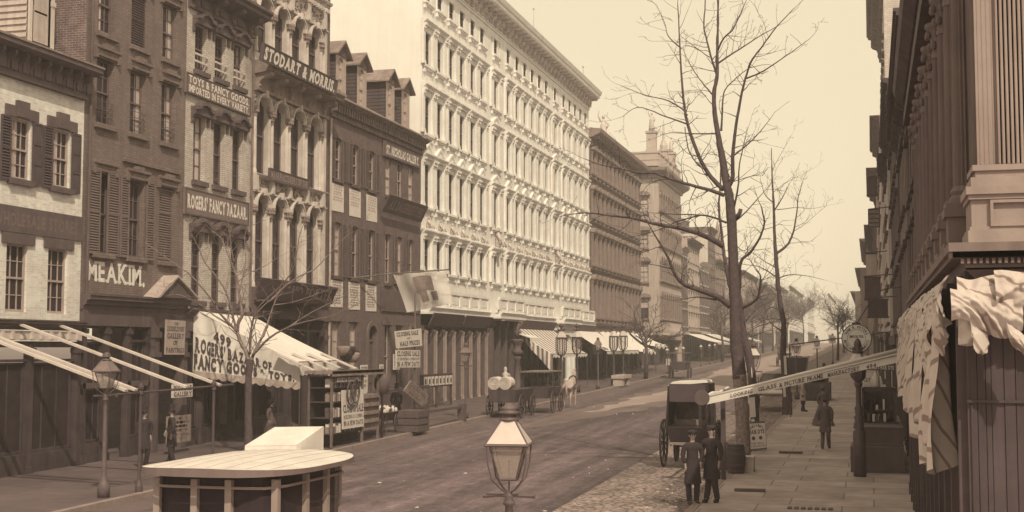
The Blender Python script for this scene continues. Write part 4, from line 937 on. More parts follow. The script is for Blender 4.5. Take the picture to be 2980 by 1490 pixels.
# R2 .. beyond
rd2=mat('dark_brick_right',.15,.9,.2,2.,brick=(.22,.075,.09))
def rslab(name,label,X,Y0,Y1,z1,m_,cols,rows,cor,cz=.9,**k): return rowhouse(name,label,X,'R',Y0,Y1,z1,m_,cols,rows,cor=cor,corh=cz,**k)
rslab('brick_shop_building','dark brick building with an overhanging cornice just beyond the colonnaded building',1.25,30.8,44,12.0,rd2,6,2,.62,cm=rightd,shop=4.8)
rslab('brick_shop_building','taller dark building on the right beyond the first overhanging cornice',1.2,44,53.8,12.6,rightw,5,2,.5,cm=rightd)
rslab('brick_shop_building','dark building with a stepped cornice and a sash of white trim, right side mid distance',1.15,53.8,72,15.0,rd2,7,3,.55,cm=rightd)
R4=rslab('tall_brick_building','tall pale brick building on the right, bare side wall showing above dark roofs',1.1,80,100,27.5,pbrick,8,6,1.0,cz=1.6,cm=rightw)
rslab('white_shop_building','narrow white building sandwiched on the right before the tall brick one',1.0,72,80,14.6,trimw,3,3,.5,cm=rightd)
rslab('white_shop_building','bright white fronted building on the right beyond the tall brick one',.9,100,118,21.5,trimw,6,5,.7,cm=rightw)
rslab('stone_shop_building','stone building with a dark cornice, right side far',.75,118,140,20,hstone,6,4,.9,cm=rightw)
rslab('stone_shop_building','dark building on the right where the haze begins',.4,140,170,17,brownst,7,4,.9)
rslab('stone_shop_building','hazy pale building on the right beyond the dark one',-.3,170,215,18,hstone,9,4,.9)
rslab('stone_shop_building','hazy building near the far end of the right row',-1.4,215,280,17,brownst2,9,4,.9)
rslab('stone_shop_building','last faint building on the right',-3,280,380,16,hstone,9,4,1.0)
# =============================== STREET THINGS ===============================
lens_f=Vector((-math.sin(TH)*math.cos(PH),math.cos(TH)*math.cos(PH),math.sin(PH))); lens_r=Vector((math.cos(TH),math.sin(TH),0)); lens_u=lens_r.cross(lens_f)
def onY(px,py,Y):                      # where a measured point of the photograph lies at distance Y up the street
    r=lens_f+lens_r*((px-1490)/F)+lens_u*((745-py)/F); t=Y/r.y; return Vector((r.x*t,Y,CH+r.z*t))
# ---- street lamps ----
def lamp_proto(name,label,loc,scale=1.,base=False):
    t=thing(name,label,'street lamp',loc)
    x,y,z=loc
    def B(): return MB(lambda a,b,c:(x+a,y+b,z+c))
    m=B(); m.lathe(0,0,[(.15,0),(.15,.28),(.11,.36),(.075,.5),(.055,.62),(.05,2.2),(.045,2.36),(.07,2.38),(.07,2.41),(.045,2.44),(.06,2.47),(.035,2.52)],12); m.build('post',irong,t,True)
    m=B(); m.tube([(-.31,0,2.48),(-.1,0,2.485),(0,0,2.48),(.1,0,2.485),(.31,0,2.48)],[.03,.022,.018,.022,.03],8); m.build('ladder_bar',irong,t)
    m=B()
    for sx in (-1,1):
        for sy in (-1,1): m.tube([(sx*.235,sy*.235,3.06),(sx*.22,sy*.22,2.86),(sx*.18,sy*.18,2.68),(sx*.08,sy*.08,2.56),(0,0,2.5)],.011,6)
    m.build('bracket_arms',irong,t)
    m=B(); s=[(-1,-1),(1,-1),(1,1),(-1,1)]
    for i,(a,b) in enumerate(s):
        m.tube([(a*.1,b*.1,2.68),(a*.2,b*.2,3.07)],.012,5); c,d=s[(i+1)%4]
        m.tube([(a*.1,b*.1,2.68),(c*.1,d*.1,2.68)],.012,5); m.tube([(a*.255,b*.255,3.08),(c*.255,d*.255,3.08)],.014,5)
        m.tube([(a*.25,b*.25,3.09),(a*.085,b*.085,3.36)],.011,5)
    m.box(-.1,.1,-.1,.1,2.66,2.69); m.tube([(0,0,2.5),(0,0,2.9)],.01,6); m.build('lantern_frame',irong,t)
    m=B()
    for i,(a,b) in enumerate(s):
        c,d=s[(i+1)%4]; m.ext([(a*.095,b*.095,2.69),(c*.095,d*.095,2.69),(c*.192,d*.192,3.06),(a*.192,b*.192,3.06)],[(a*.09,b*.09,2.69),(c*.09,d*.09,2.69),(c*.187,d*.187,3.06),(a*.187,b*.187,3.06)])
    m.build('pane',GLS,t)
    m=B(); m.lathe(0,0,[(.33,3.085),(.35,3.1),(.34,3.11),(.118,3.36),(.1,3.36)],4,rot=math.pi/4); m.build('lantern_roof',LROOF,t)
    m=B(); m.lathe(0,0,[(.1,3.35),(.12,3.36),(.12,3.38),(.08,3.4),(.075,3.43),(.125,3.44),(.125,3.46),(.09,3.475),(.1,3.49),(.1,3.51),(.055,3.535),(.04,3.55),(.01,3.56)],14); m.build('finial',irong,t,True)
    t.scale=(scale,)*3; t.rotation_euler=(0,0,0)
    return t
GLS=bpy.data.materials.new('clear_lamp_glass'); GLS.use_nodes=True; b=GLS.node_tree.nodes['Principled BSDF']; b.inputs['Base Color'].default_value=tint(.5); b.inputs['Alpha'].default_value=.32; b.inputs['Roughness'].default_value=.1
LROOF=mat('pale_lamp_roof',.58,.35,.06,8.,bump=0)
lroofd=mat('tin_lamp_roof',.2,.45,.2,8.,bump=0)
lp=lamp_proto('street_lamp','street lamp with a bright roofed lantern nearest the camera, bottom centre',(-3.93,14.2,.2),.95); lp.rotation_euler=(0,0,R(8))
LL=[(-18.25,28.6,'street lamp in front of the sloping white awning beams at bottom left',1.),(-18.2,58.2,'street lamp before the hotel shopfronts, left kerb',.98),(-18.2,88.8,'street lamp with a tin roof before the white awning numbered 519',1.)]
for x,y,lab,s_ in LL: 
    c=copy_thing(lp,(x,y,gz(y)+.14),R(5),lab,scale=s_)
    for ch in c.children:
        if ch.name.startswith('lantern_roof'): ch.data=ch.data.copy(); ch.data.materials[0]=lroofd
for x,y,lab,s_ in [(-4.25,49.8,'street lamp just right of the big tree trunk behind the lettered banner',1.),(-4.2,77.9,'street lamp right of the thin tree, over the sidewalk edge',1.),(-4.2,108,'far street lamp below the outstretched rod of the round sign',1.),(-4.2,153,'farthest lamp on the right kerb, left of the round sign',1.)]:
    copy_thing(lp,(x,y,gz(y)+.14),R(5),lab,scale=s_)
for y,lab in [(120.7,'small lamp above the white square notice at the corner hotel'),(126.7,'small white-topped lamp, second past the white square notice'),(131.5,'small white-topped lamp, third past the white square notice'),(145.6,'far white-topped lamp under the side street awning'),(153.6,'far lamp, next to last of the left kerb lamps'),(159,'farthest lamp of the left kerb')]:
    copy_thing(lp,(-18.2,y,gz(y)+.14),R(5),lab,scale=.7)
# big hotel lanterns
def hotel_lamp(loc,label):
    t=thing('hotel_lantern',label,'lamp',loc,'six-sided lanterns at the hotel doors'); x,y,z=loc
    def B(): return MB(lambda a,b,c:(x+a,y+b,z+c))
    m=B(); m.lathe(0,0,[(.22,0),(.22,.5),(.12,.6),(.08,.9),(.07,2.4),(.1,2.45),(.1,2.5)],10); m.build('post',iron,t,True)
    m=B(); 
    for k in range(6):
        t0=2*math.pi*k/6; c,s_=math.cos(t0),math.sin(t0); m.tube([(.18*c,.18*s_,2.5),(.33*c,.33*s_,2.8),(.33*c,.33*s_,3.55)],.035,5)
    m.lathe(0,0,[(.34,3.53),(.36,3.6),(.33,3.62)],6); m.lathe(0,0,[(.18,2.48),(.2,2.54)],6); m.build('lantern_frame',iron,t)
    m=B(); m.lathe(0,0,[(.14,2.55),(.27,3.0),(.27,3.53)],6); m.build('pane',GLS,t)
    m=B(); m.lathe(0,0,[(.34,3.62),(.16,3.98),(.15,4.0)],6); m.build('lantern_roof',LROOF,t)
    m=B(); m.lathe(0,0,[(.16,4.0),(.22,4.05),(.06,4.12),(.05,4.2),(.13,4.26),(.15,4.36),(.08,4.46),(.02,4.5)],8)
    for k in range(6):
        t0=2*math.pi*k/6; m.tube([(.14*math.cos(t0),.14*math.sin(t0),4.02),(.26*math.cos(t0),.26*math.sin(t0),4.16)],.03,4)
    m.build('finial',iron,t,True); return t
HL=[(79.4,'ornate hotel lantern, first from the left, before the striped awning'),(83.9,'ornate hotel lantern, second from the left, beside the number 519'),(96.6,'ornate hotel lantern, third from the left, before folded white awnings'),(100.5,'ornate hotel lantern, rightmost of the four')]
h0=hotel_lamp((-18.6,HL[0][0],gz(HL[0][0])+.14),HL[0][1])
for y,lab in HL[1:]: copy_thing(h0,(-18.6,y,gz(y)+.14),R(9*y),lab)
# ornate urn post by the hotel entrance
t=thing('urn_post','tall dark cast post topped by an urn before the hotel entrance','lamp',(-19.6,72.6,gz(73))); m=MB(); z=gz(73)+.1
m.lathe(-19.6,72.6,[(.35,z),(.35,z+.6),(.2,z+.75),(.16,z+2.4),(.25,z+2.5),(.2,z+2.6)],12); m.build('post',trim,t,True)
m=MB(); m.lathe(-19.6,72.6,[(.15,z+2.6),(.3,z+2.75),(.36,z+2.9),(.2,z+3.0),(.25,z+3.3),(.42,z+3.5),(.42,z+3.56),(.1,z+3.6)],12); m.build('urn',trim,t,True)
m=MB(); m.tube([(-19.6,72.6,z+3.6),(-19.6,72.5,z+4.0),(-19.5,72.6,z+4.5)],[.12,.16,.05],8); m.tube([(-19.6,72.6,z+4.1),(-19.3,72.8,z+4.6)],.06,6); m.build('figure',trimd,t,True)
# ---- awning timber frame, bottom left ----
t=thing('bare_awning','bare white awning timbers sloping from the shops down to an iron kerb rail, bottom left','awning',(-18,31.5,gz(31)))
def beam(p,q,w_,h_):
    p,q=Vector(p),Vector(q); m=MB(); d=(q-p).normalized(); s_=Vector((0,1,0))*w_/2; u=d.cross(Vector((0,1,0))).normalized()*h_/2
    m.ext([tuple(p-s_-u),tuple(p+s_-u),tuple(p+s_+u),tuple(p-s_+u)],[tuple(q-s_-u),tuple(q+s_-u),tuple(q+s_+u),tuple(q-s_+u)]); return m
for y in (29.05,29.5,32.05,33.95): beam((XL+.1,y+.1,4.9),(-17.95,y,3.14),.16,.06).build('beam',beamm,t)
m=MB(); m.tube([(-18,28.4,3.05),(-18,34.8,3.14)],.03,6); m.build('rail',iron,t)
for y in (29.8,33.65):
    m=MB(); z=gz(y)+.14; m.lathe(-18,y,[(.1,z),(.1,z+.15),(.045,z+.3),(.04,3.0),(.07,3.02),(.05,3.12),(.08,3.16),(.08,3.22),(.05,3.24),(.03,3.32)],8); m.build('post',iron,t)
# ---- Rogers awning ----
t=thing('shop_awning',"big canvas awning lettered 499 ROGERS' BAZAAR OF FANCY GOODS & TOYS. with a scalloped edge",'awning',(-21,44.5,gz(44)))
def patch(fn,nu,nv,th=.0):
    V=[];Fc=[]
    for j in range(nv+1):
        for i in range(nu+1): V.append(tuple(fn(i/nu,j/nv)))
    for j in range(nv):
        for i in range(nu): k=j*(nu+1)+i; Fc.append((k,k+1,k+nu+2,k+nu+1))
    return V,Fc
A0,A1,B0,B1=Vector((XL+.1,42.2,5.62)),Vector((XL+.1,46.65,5.5)),Vector((-19.4,42.4,3.7)),Vector((-19.5,46.4,3.72))
def top(u,v): p=(A0*(1-u)+A1*u)*(1-v)+(B0*(1-u)+B1*u)*v; return p-Vector((0,0,.22*math.sin(math.pi*v)*(.3+.7*abs(math.sin(math.pi*u)))))
m=MB(); m.add(*patch(top,12,10)); m.build('canopy',canvas,t,True)
def side(u,v):                      # u from wall to kerb, v from bottom to top
    tp=top(0,u); bt=Vector((XL+.1,42.15,3.4)).lerp(Vector((-19.35,42.5,2.98)),u); p=bt.lerp(tp,v); p.y-=.05*math.sin(u*9)*(1-v)+.05*math.sin(u*23+v*3)*v*(1-u)+.02*math.sin(u*40); return p
m=MB(); m.add(*patch(side,40,10)); m.build('side_curtain',canvas,t,True)
m=MB()
so_=lambda u,v: side(u,v)+Vector((0,-.03,0))
dark_l=mat('canvas_lettering',.09,.8,.2,5.,bump=0)
text_mb(m,'499',so_,.05,.2,.36,.6,.8); text_mb(m,"ROGERS' BAZAAR OF",so_,.055,.03,.74,.33,.56); text_mb(m,'FANCY GOODS & TOYS.',so_,.07,.02,.95,.05,.28); m.build('lettering',dark_l,t)
def val(u,v): p=side(u,0); return p+Vector((0,-.02,-.26*(1-v)*(.72+.28*abs(math.sin(u*24*math.pi/2)))))
m=MB(); m.add(*patch(val,96,2)); m.build('valance',mat('soiled_canvas',.42,.9,.2,6.),t)
def fr_(u,v): tp=B0.lerp(B1,u); return tp+Vector((.03+.04*math.sin(u*17),0,-(1-v)*(.42+.05*abs(math.sin(u*30)))))
m=MB(); m.add(*patch(fr_,40,3)); m.build('front_valance',canvas,t)
m=MB(); m.tube([tuple(B0),tuple(B1)],.03,6); m.tube([(-19.4,42.5,3.7),(-19.4,42.5,gz(42)+.14)],.03,6); m.tube([(-19.5,46.3,3.7),(-19.5,46.3,gz(46)+.14)],.03,6); m.build('frame',iron,t)
# ---- hotel shop awnings ----
def awn(label,y0,y1,z1,z0,o,stripe=False,txt=None,sag=.12,fold=0):
    t=thing('shop_awning',label,'awning',(XL+o/2,(y0+y1)/2,gz(y0)))
    a0,a1,b0,b1=Vector((XL+.5,y0,z1)),Vector((XL+.5,y1,z1)),Vector((XL+o,y0,z0)),Vector((XL+o,y1,z0))
    def f(u,v):
        p=(a0*(1-u)+a1*u)*(1-v)+(b0*(1-u)+b1*u)*v; p.z-=sag*math.sin(math.pi*v)+fold*abs(math.sin(u*math.pi*3+v*2)); return p
    m=MB(); V,Fc=patch(f,24,8); 
    m.add(V,Fc)
    if stripe:
        m.mi=[(i%24)%2 for i in range(len(Fc))]
    m.build('canopy',[canvas,canvd],t,True)
    def g_(u,v): return f(u,1)+Vector((.02,0,-(1-v)*(.3-.12*abs(math.sin(u*40)))))
    m=MB(); m.add(*patch(g_,80,2)); m.build('valance',canvas,t)
    if stripe:
        def s2(u,v): return f(0,u)*1.0+Vector((0,-.01+.12*math.sin(u*12)*(1-v),-(1-v)*(1.1*u+.1)))
        m=MB(); V,Fc=patch(s2,16,4); m.add(V,Fc); m.mi=[(i%16)%2 for i in range(len(Fc))]; m.build('side_curtain',[canvas,canvd],t)
    if txt:
        m=MB(); h=lambda u,v: f(u,1-v)+Vector((.03,0,.03)); text_mb(m,txt[0],h,.05,*txt[1]); m.build('lettering',ink,t)
        m=MB(); h=lambda u,v: g_(u,1-(1-v)*.8)+Vector((.03,0,0)); text_mb(m,txt[2],h,.03,.2,.7,.25,.9); m.build('valance_lettering',ink,t)
    m=MB(); m.tube([tuple(b0),tuple(b1)],.03,5)
    for b in (b0,b1): m.tube([tuple(b),(b.x,b.y,gz(b.y)+.14)],.03,5)
    m.build('frame',iron,t)
awn('striped awning with a hanging side curtain beside the hotel portico',85.0,96.0,5.5,3.8,3.0,True)
awn('white awning numbered 519 with a pointed valance',102.5,112,5.6,3.95,3.2,False,('519',(.02,.22,.08,.24),'KNOX HATTER'))
awn('white sagging awning next to the one numbered 519',112.3,119,5.7,4.0,2.9,False,None,.2,.1)
awn('crumpled white awning third from the hotel portico',119.3,126.5,5.8,4.1,3.3,False,None,.3,.3)
awn('half rolled awning nearest the side street',127,135,5.9,4.6,3.2,False,None,.25,.25)
awn('long white awning sloping away past the corner hotel',169,186,6.1,4.9,4.5)
awn('faint white awning beyond the long one, far left',188,205,6.3,5.1,4.5)
awn('hazy pale awning behind the big tree trunk',225,244,6.8,5.4,4.5)
t=thing('shop_awning','small fringed hood awning over the hotel shop door, left of the striped awning','awning',(XL+1,79,4.5)); m=MB(fl)
m.prof([(.4,5.3),(1.6,4.9),(1.6,4.5),(1.55,4.5),(1.55,4.86),(.4,5.24)],84.6,87.2)
for i in range(26): m.box(1.6,1.62,84.6+i*.1,84.65+i*.1,4.25,4.52)
m.build('canopy',canvas,t)
# ---- banner hanging on a pole ----
t=thing('hanging_banner','white cloth banner with a dark patch hanging from a long pole on the left','banner',(-21.5,60,6.9))
m=MB(); m.tube([(XL,57.3,7.5),(-22.5,60,7.85),(-19.7,60.2,8.0)],.035,6); m.build('pole',midwood,t)
def bn(u,v): 
    p=(Vector((-22.5,60,7.82))*(1-u)+Vector((-19.85,60.1,7.92))*u)*(v)+(Vector((-21.95,60.5,5.95))*(1-u)+Vector((-19.5,60.3,6.35))*u)*(1-v)
    p.y+=.18*math.sin(u*5+v*2)*(1-v)+.06*math.sin(u*14); return p
sheer=mat('thin_banner_cloth',.72,.9,.08,2.,bump=.2); sheer.node_tree.nodes['Principled BSDF'].inputs['Alpha'].default_value=.72
m=MB(); m.add(*patch(bn,20,16)); m.build('cloth',sheer,t,True)
m=MB(); h=lambda u,v: bn(u,v)+Vector((0,-.03,0)); V,Fc=patch(lambda u,v:h(.36+.36*u,.45+.42*v+.05*math.sin(u*3)),8,8); m.add(V,Fc)
V,Fc=patch(lambda u,v:h(.4+.14*u,.2+.3*v),3,3); m.add(V,Fc); V,Fc=patch(lambda u,v:h(.62+.14*u,.18+.26*v),3,3); m.add(V,Fc); m.build('painted_patch',mat('faded_banner_paint',.30,.9,.3,4.,bump=0),t,True)
# ---- closing sale boards ----
cp=dict(board=paper,letter=ink,th=.04)
t=sign('sale_board','tilted white board reading CLOSING SALE AT HALF PRICES, upper of two on a pole','sign',
 ((-18.4,49.36,4.87),(-18.4,52.52,5.03),(-18.4,49.57,4.19),(-18.4,52.66,4.30)),[('CLOSING SALE',.04,.86,.68,.92),('AT',.42,.54,.46,.58),('HALF PRICES',.13,.9,.1,.36)],**cp)
t=sign('sale_board','white board reading CLOSING SALE IN A FEW DAYS, lower of two on a pole','sign',
 ((-18.4,49.49,4.12),(-18.4,52.40,4.11),(-18.4,49.54,3.42),(-18.4,52.41,3.39)),[('CLOSING SALE',.03,.96,.66,.94),('AS THIS BUILDING IS COMING DOWN',.04,.96,.42,.57,.0),('IN A FEW DAYS',.03,.96,.06,.34)],**cp)
t=sign('sale_board','steeply tilted CLOSING SALE board lying against the kerb, right of the fruit barrow','sign',
 ((-18.3,51.01,2.87),(-18.3,53.23,2.19),(-18.3,50.12,2.46),(-18.3,52.39,1.74)),[('CLOSING SALE',.05,.95,.62,.92),('THIS BUILDING COMING DOWN',.05,.95,.4,.52,.0),('FEW DAYS',.2,.8,.08,.32)],board=straw,letter=ink,th=.05)
t=thing('board_pole','tall thin pole carrying the two closing sale boards','pole',(-18.46,51.9,gz(52))); m=MB(); m.tube([(-18.48,51.95,gz(52)),(-18.48,51.95,6.6)],.04,6); m.build('pole',midwood,t)
t=sign('sale_board','white CLOSING SALE placard hung on the front of the book stall','sign',
 ((-17.96,42.9,2.72),(-17.96,44.9,2.7),(-17.94,42.95,1.35),(-17.94,44.92,1.35)),[('CLOSING SALE',.03,.97,.42,.62),('BUILDING IS COMING',.05,.95,.26,.35,.0),('IN A FEW DAYS',.05,.95,.08,.2)],**cp)
# ---- book stall ----
x0,x1=-18.9,-18.05
t=thing('book_stall','open wooden book stall with shelves and a slatted sloping roof at the left kerb','market stall',(-18.5,44,gz(44)))
m=MB(); g=gz(44)+.14
for x in (x0,x1):
    for y in (42.2,45.0,46.6): m.box(x-.04,x+.04,y-.04,y+.04,g,3.3)
m.build('posts',midwood,t)
m=MB(); m.box(x0-.1,x1+.15,42.0,46.8,3.3,3.4); m.box(x1+.1,x1+.15,42,46.8,3.22,3.42); m.build('roof',straw,t)
for y in (42.1,43.4,44.7,46.0): beam((x0-1.2,y,4.0),(x0+.2,y+.05,3.42),.28,.04).build('slat',beamm,t)
m=MB(); m.box(x0,x0+.04,42.2,46.6,g,3.2)
for z in (1.2,1.75,2.3,2.8): m.box(x0,x1,42.2,45.0,z,z+.04)
m.build('shelves',darkwood,t)
m=MB(); 
for z in (1.24,1.79,2.34,2.84):
    y=42.3
    while y<44.9:
        w_=rr.uniform(.03,.09); h_=rr.uniform(.2,.34); m.box(x1-.3,x1-.02-rr.uniform(0,.06),y,y+w_,z,z+h_); m.mi[-6:]=[rr.choice([0,0,1,2])]*6; y+=w_+.006
m.build('books',[straw,paper,trimd],t)
m=MB(); m.box(x1+.0,x1+.06,42.3,44.9,2.98,3.2); m.build('name_board',trimd,t); m=MB(); text_mb(m,'BOOKS & STATIONERY',bil((x1+.06,42.5,3.16),(x1+.06,44.7,3.16),(x1+.06,42.5,3.02),(x1+.06,44.7,3.02))[0]); m.build('lettering',gilt,t)
m=MB(); m.box(x1-.3,x1,45.1,46.55,1.2,2.5)
for z in (1.45,1.75,2.05,2.35): m.box(x1,x1+.1,45.15,46.5,z,z+.12)
m.build('pamphlet_case',straw,t)
for k,(y,z) in enumerate(((43.5,2.6),(43.95,2.65))):
    tt=thing('toy_hoop','dark wooden hoop hanging on the book stall front, %s of a pair'%('left','right')[k],'toy',(-17.85,y,z))
    m=MB(); P=[(-17.87,y+.34*math.cos(a),z+.42*math.sin(a)) for a in [2*math.pi*i/20 for i in range(21)]]; m.tube(P,.03,6); m.build('rim',ink,tt)
    m=MB(); 
    for a in range(4): q=math.pi*a/4; m.tube([(-17.87,y-.34*math.cos(q),z-.42*math.sin(q)),(-17.87,y+.34*math.cos(q),z+.42*math.sin(q))],.012,4)
    m.build('spokes',ink,tt)
tt=thing('basket_pile','dark pile of baskets and bonnets on the book stall roof','baskets',(-18.3,44.3,3.42))
for k in range(7): m=MB(); x,y,z=-18.3+rr.uniform(-.25,.25),43.6+k*.23,3.5+rr.uniform(.1,.6); m.lathe(x,y,[(.1,z-.1),(.2,z),(.26,z+.2),(.2,z+.26),(.18,z+.2)],9); m.build('basket',cloth if k%3 else straw,tt,True)
t=thing('wicker_bust','round dark dressmaker form at the right end of the book stall','dress form',(-18.0,46.9,2.6)); m=MB(); m.lathe(-18.0,46.9,[(.04,gz(47)+.14),(.04,2.4),(.2,2.5),(.3,2.75),(.3,3.0),(.18,3.2),(.05,3.25)],12); m.build('form',trimd,t,True)
# ---- iron area railings and barrow ----
def railing(label,X,y0,y1,h=1.1):
    t=thing('iron_railing',label,'railing',(X,y0,gz(y0))); m=MB(); y=y0
    while y<=y1: z=gz(y)+.14; m.box(X-.012,X+.012,y-.012,y+.012,z,z+h); m.ball((X,y,z+h),.03,.03,.05,5,4); y+=.14
    m.build('bars',iron,t); m=MB(); 
    for zz in (.2,h-.12): m.ext([(X-.02,y0,gz(y0)+zz+.14),(X+.02,y0,gz(y0)+zz+.14),(X+.02,y0,gz(y0)+zz+.18),(X-.02,y0,gz(y0)+zz+.18)],[(X-.02,y1,gz(y1)+zz+.14),(X+.02,y1,gz(y1)+zz+.14),(X+.02,y1,gz(y1)+zz+.18),(X-.02,y1,gz(y1)+zz+.18)])
    m.build('rails',iron,t); return t
railing('dark iron area railing before the red brick house, behind the fruit barrow',-21.6,54.5,63,1.3)
t=thing('fruit_barrow','low barrow heaped with pale fruit or flowers near the tilted sale board','barrow',(-18.9,48.8,gz(49)))
z=gz(49)+.14; m=MB(); m.ext([(-19.3,47.6,z+.5),(-18.5,47.6,z+.5),(-18.5,49.9,z+.5),(-19.3,49.9,z+.5)],[(-19.5,47.4,z+.85),(-18.3,47.4,z+.85),(-18.3,50.1,z+.85),(-19.5,50.1,z+.85)]); m.build('tray',darkwood,t)
m=MB()
for k in range(90): m.ball((rr.uniform(-19.4,-18.4),rr.uniform(47.5,50),z+.85+rr.uniform(0,.14)),.07,.07,.06+rr.random()*.08,6,4); m.mi[-48:]=[rr.choice([0,0,1])]*len(m.mi[-48:])
m.build('goods',[paper,trim],t)
for y in (48.0,49.6):
    m=MB(); P=[(-18.35,y+.4*math.cos(a),z+.4+.4*math.sin(a)) for a in [2*math.pi*i/16 for i in range(17)]]; m.tube(P,.03,6)
    for k in range(8): q=2*math.pi*k/8; m.tube([(-18.35,y,z+.4),(-18.35,y+.4*math.cos(q),z+.4+.4*math.sin(q))],.015,4)
    m.build('wheel',darkwood,t)
t=thing('hitching_rail','low wooden hitching rail on two blocks at the left kerb','rail',(-17.9,53.5,gz(53))); m=MB(); m.box(-17.98,-17.84,50.9,56.5,gz(53)+.75,gz(53)+.87); m.build('rail',trim,t)
for y in (51.2,56.7): m=MB(); m.box(-18.05,-17.75,y-.2,y+.2,gz(y)+.1,gz(y)+.9); m.build('block',trim,t)
t=thing('packing_crate','dark packing crate on the left kerb before the hitching rail','crate',(-17.9,50.0,gz(50))); z=gz(50)+.14
m=MB(); m.box(-18.4,-17.5,49.6,50.9,z,z+.85); m.build('body',trimd,t); m=MB()
for zz in (.02,.3,.58): m.box(-17.5,-17.47,49.6,50.9,z+zz,z+zz+.2); m.box(-18.4,-17.5,49.57,49.6,z+zz,z+zz+.2)
m.build('boards',trim,t)
# small posters and notices on the left
sign('poster_board','white board lettered THE DUSSELDORF GALLERY OF PAINTINGS between the brown and buff houses','sign',
 ((XL+.36,39.84,5.17),(XL+.36,41.14,5.15),(XL+.34,39.84,3.98),(XL+.34,41.12,3.97)),[('THE',.4,.62,.86,.94),('DUSSELDORF',.06,.94,.68,.82),('GALLERY',.06,.94,.47,.62),('OF',.38,.6,.28,.4),('PAINTINGS',.04,.96,.06,.2)],board=mat('grey_poster_board',.42,.8,.12,3.,bump=0),letter=ink,th=.05,bold=.02)
sign('poster_board','small white board lettered PICTURE GALLERY at the foot of the awning timbers','sign',
 ((XL+.7,39.74,2.97),(XL+.7,41.1,2.97),(XL+.7,39.74,2.52),(XL+.7,41.1,2.52)),[('PICTURE',.06,.94,.52,.88),('GALLERY',.06,.94,.08,.42)],board=paper,letter=ink,th=.05)
for k,(y0,y1,z1,z0,X,lab) in enumerate(((38.7,40.3,1.95,1.05,-22.4,'printed placard leaning low against the dark shopfront under the picture gallery board'),(62.4,63.4,3.9,3.1,XL+.15,'small white notice beside the door of the red brick house'),(58.0,58.9,3.4,2.0,XL+.15,'narrow printed bill to the left of the arched door'),(60.5,61.0,3.4,2.1,XL+.15,'narrow printed bill to the right of the arched door'),(121.3,124.2,3.2,2.6,-18.4,'square white notice with a dark spot at the corner before the side street'))):
    fn,n_=bil((X,y0,z1),(X,y1,z1),(X,y0,z0),(X,y1,z0)); t=thing('notice',lab,'notice',(X,y0,z0))
    m=MB(); m.slab([fn(0,0),fn(1,0),fn(1,1),fn(0,1)],.03,n_); m.build('sheet',paper if k!=0 else straw,t); m=MB(); 
    if k==4: m.slab([fn(.46,.42),fn(.54,.42),fn(.54,.62),fn(.46,.62)],.01,-n_)
    else: bars(m,fn,poster_lines(6,k+20))
    if m.v: m.build('print',mat('small_print',.26),t)
t=thing('picture_rack','dark rack of small white framed pictures at the near corner of the hotel shops','rack',(-22.2,66,gz(66)))
m=MB(); m.box(-22.35,-22.2,63.6,68.6,2.74,2.84); m.box(-22.35,-22.2,63.6,68.6,2.16,2.22); m.box(-22.36,-22.34,63.6,68.6,2.2,2.8); [m.box(-22.33,-22.23,y,y+.08,gz(66)+.14,2.8) for y in (63.6,66,68.5)]; m.build('rack',darkwood,t)
for i in range(8): y=63.8+i*.6; m=MB(); m.box(-22.2,-22.17,y,y+.42,2.24,2.72); m.cm=1; m.box(-22.17,-22.16,y+.1,y+.32,2.34,2.6); m.build('picture',[paper,trim],t)
t=thing('stone_trough','pale stone water trough on the left kerb before the brownstone wing','trough',(-17.9,95,gz(95))); z=gz(95)+.1
m=MB(); m.box(-18.2,-17.5,94.2,95.0,z,z+.75); m.box(-18.3,-17.4,94.1,97.4,z+.55,z+.8); m.box(-18.2,-17.5,96.4,97.2,z,z+.55); m.build('trough',hstone,t)
# ---- banner board over the right sidewalk ----
t=thing('rolled_awning','long white board lettered LOOKING GLASS & PICTURE FRAME MANUFACTORY. 494, over the right sidewalk','awning',(-1.8,35.5,2.9))
Pl,Pr=Vector((-4.3,35.5,2.78)),Vector((.72,35.5,3.99))
fn=lambda u,v: Pl.lerp(Pr,u)+Vector((0,0,(v-.5)*(.19+.11*u)))+Vector((0,-.05-.03*math.sin(v*3.1),0))
m=MB(); m.ext([tuple(fn(0,0)),tuple(fn(0,1)),tuple(fn(0,1)+Vector((0,.1,0))),tuple(fn(0,0)+Vector((0,.1,0)))],[tuple(fn(1,0)),tuple(fn(1,1)),tuple(fn(1,1)+Vector((0,.1,0))),tuple(fn(1,0)+Vector((0,.1,0)))]); m.build('board',canvas,t)
m=MB(); m.tube([tuple(fn(0,1)+Vector((0,.02,.01))),tuple(fn(1,1)+Vector((0,.02,.01)))],[.03,.06],8); m.build('canvas_roll',canvas,t,True)
m=MB(); m.tube([tuple(fn(.5,.62)+Vector((0,-.012,0))),tuple(fn(1,.66)+Vector((0,-.012,0)))],[.004,.014],5); m.build('fold_shadow_line',midwood,t)  # dark tube drawn in as the shadow line of the canvas fold
m=MB(); text_mb(m,'LOOKING',lambda u,v:fn(u,v)+Vector((0,-.012,0)),.02,.13,.245,.22,.68); text_mb(m,'GLASS',lambda u,v:fn(u,v)+Vector((0,-.012,0)),.02,.275,.37,.2,.68); text_mb(m,'& PICTURE',lambda u,v:fn(u,v)+Vector((0,-.012,0)),.02,.385,.515,.14,.62); text_mb(m,'FRAME',lambda u,v:fn(u,v)+Vector((0,-.012,0)),.02,.53,.61,.12,.56); text_mb(m,'MANUFACTORY.',lambda u,v:fn(u,v)+Vector((0,-.012,0)),.02,.635,.8,.06,.48); text_mb(m,'494',lambda u,v:fn(u,v)+Vector((0,-.012,0)),.02,.83,.88,.04,.4); m.build('lettering',ink,t)
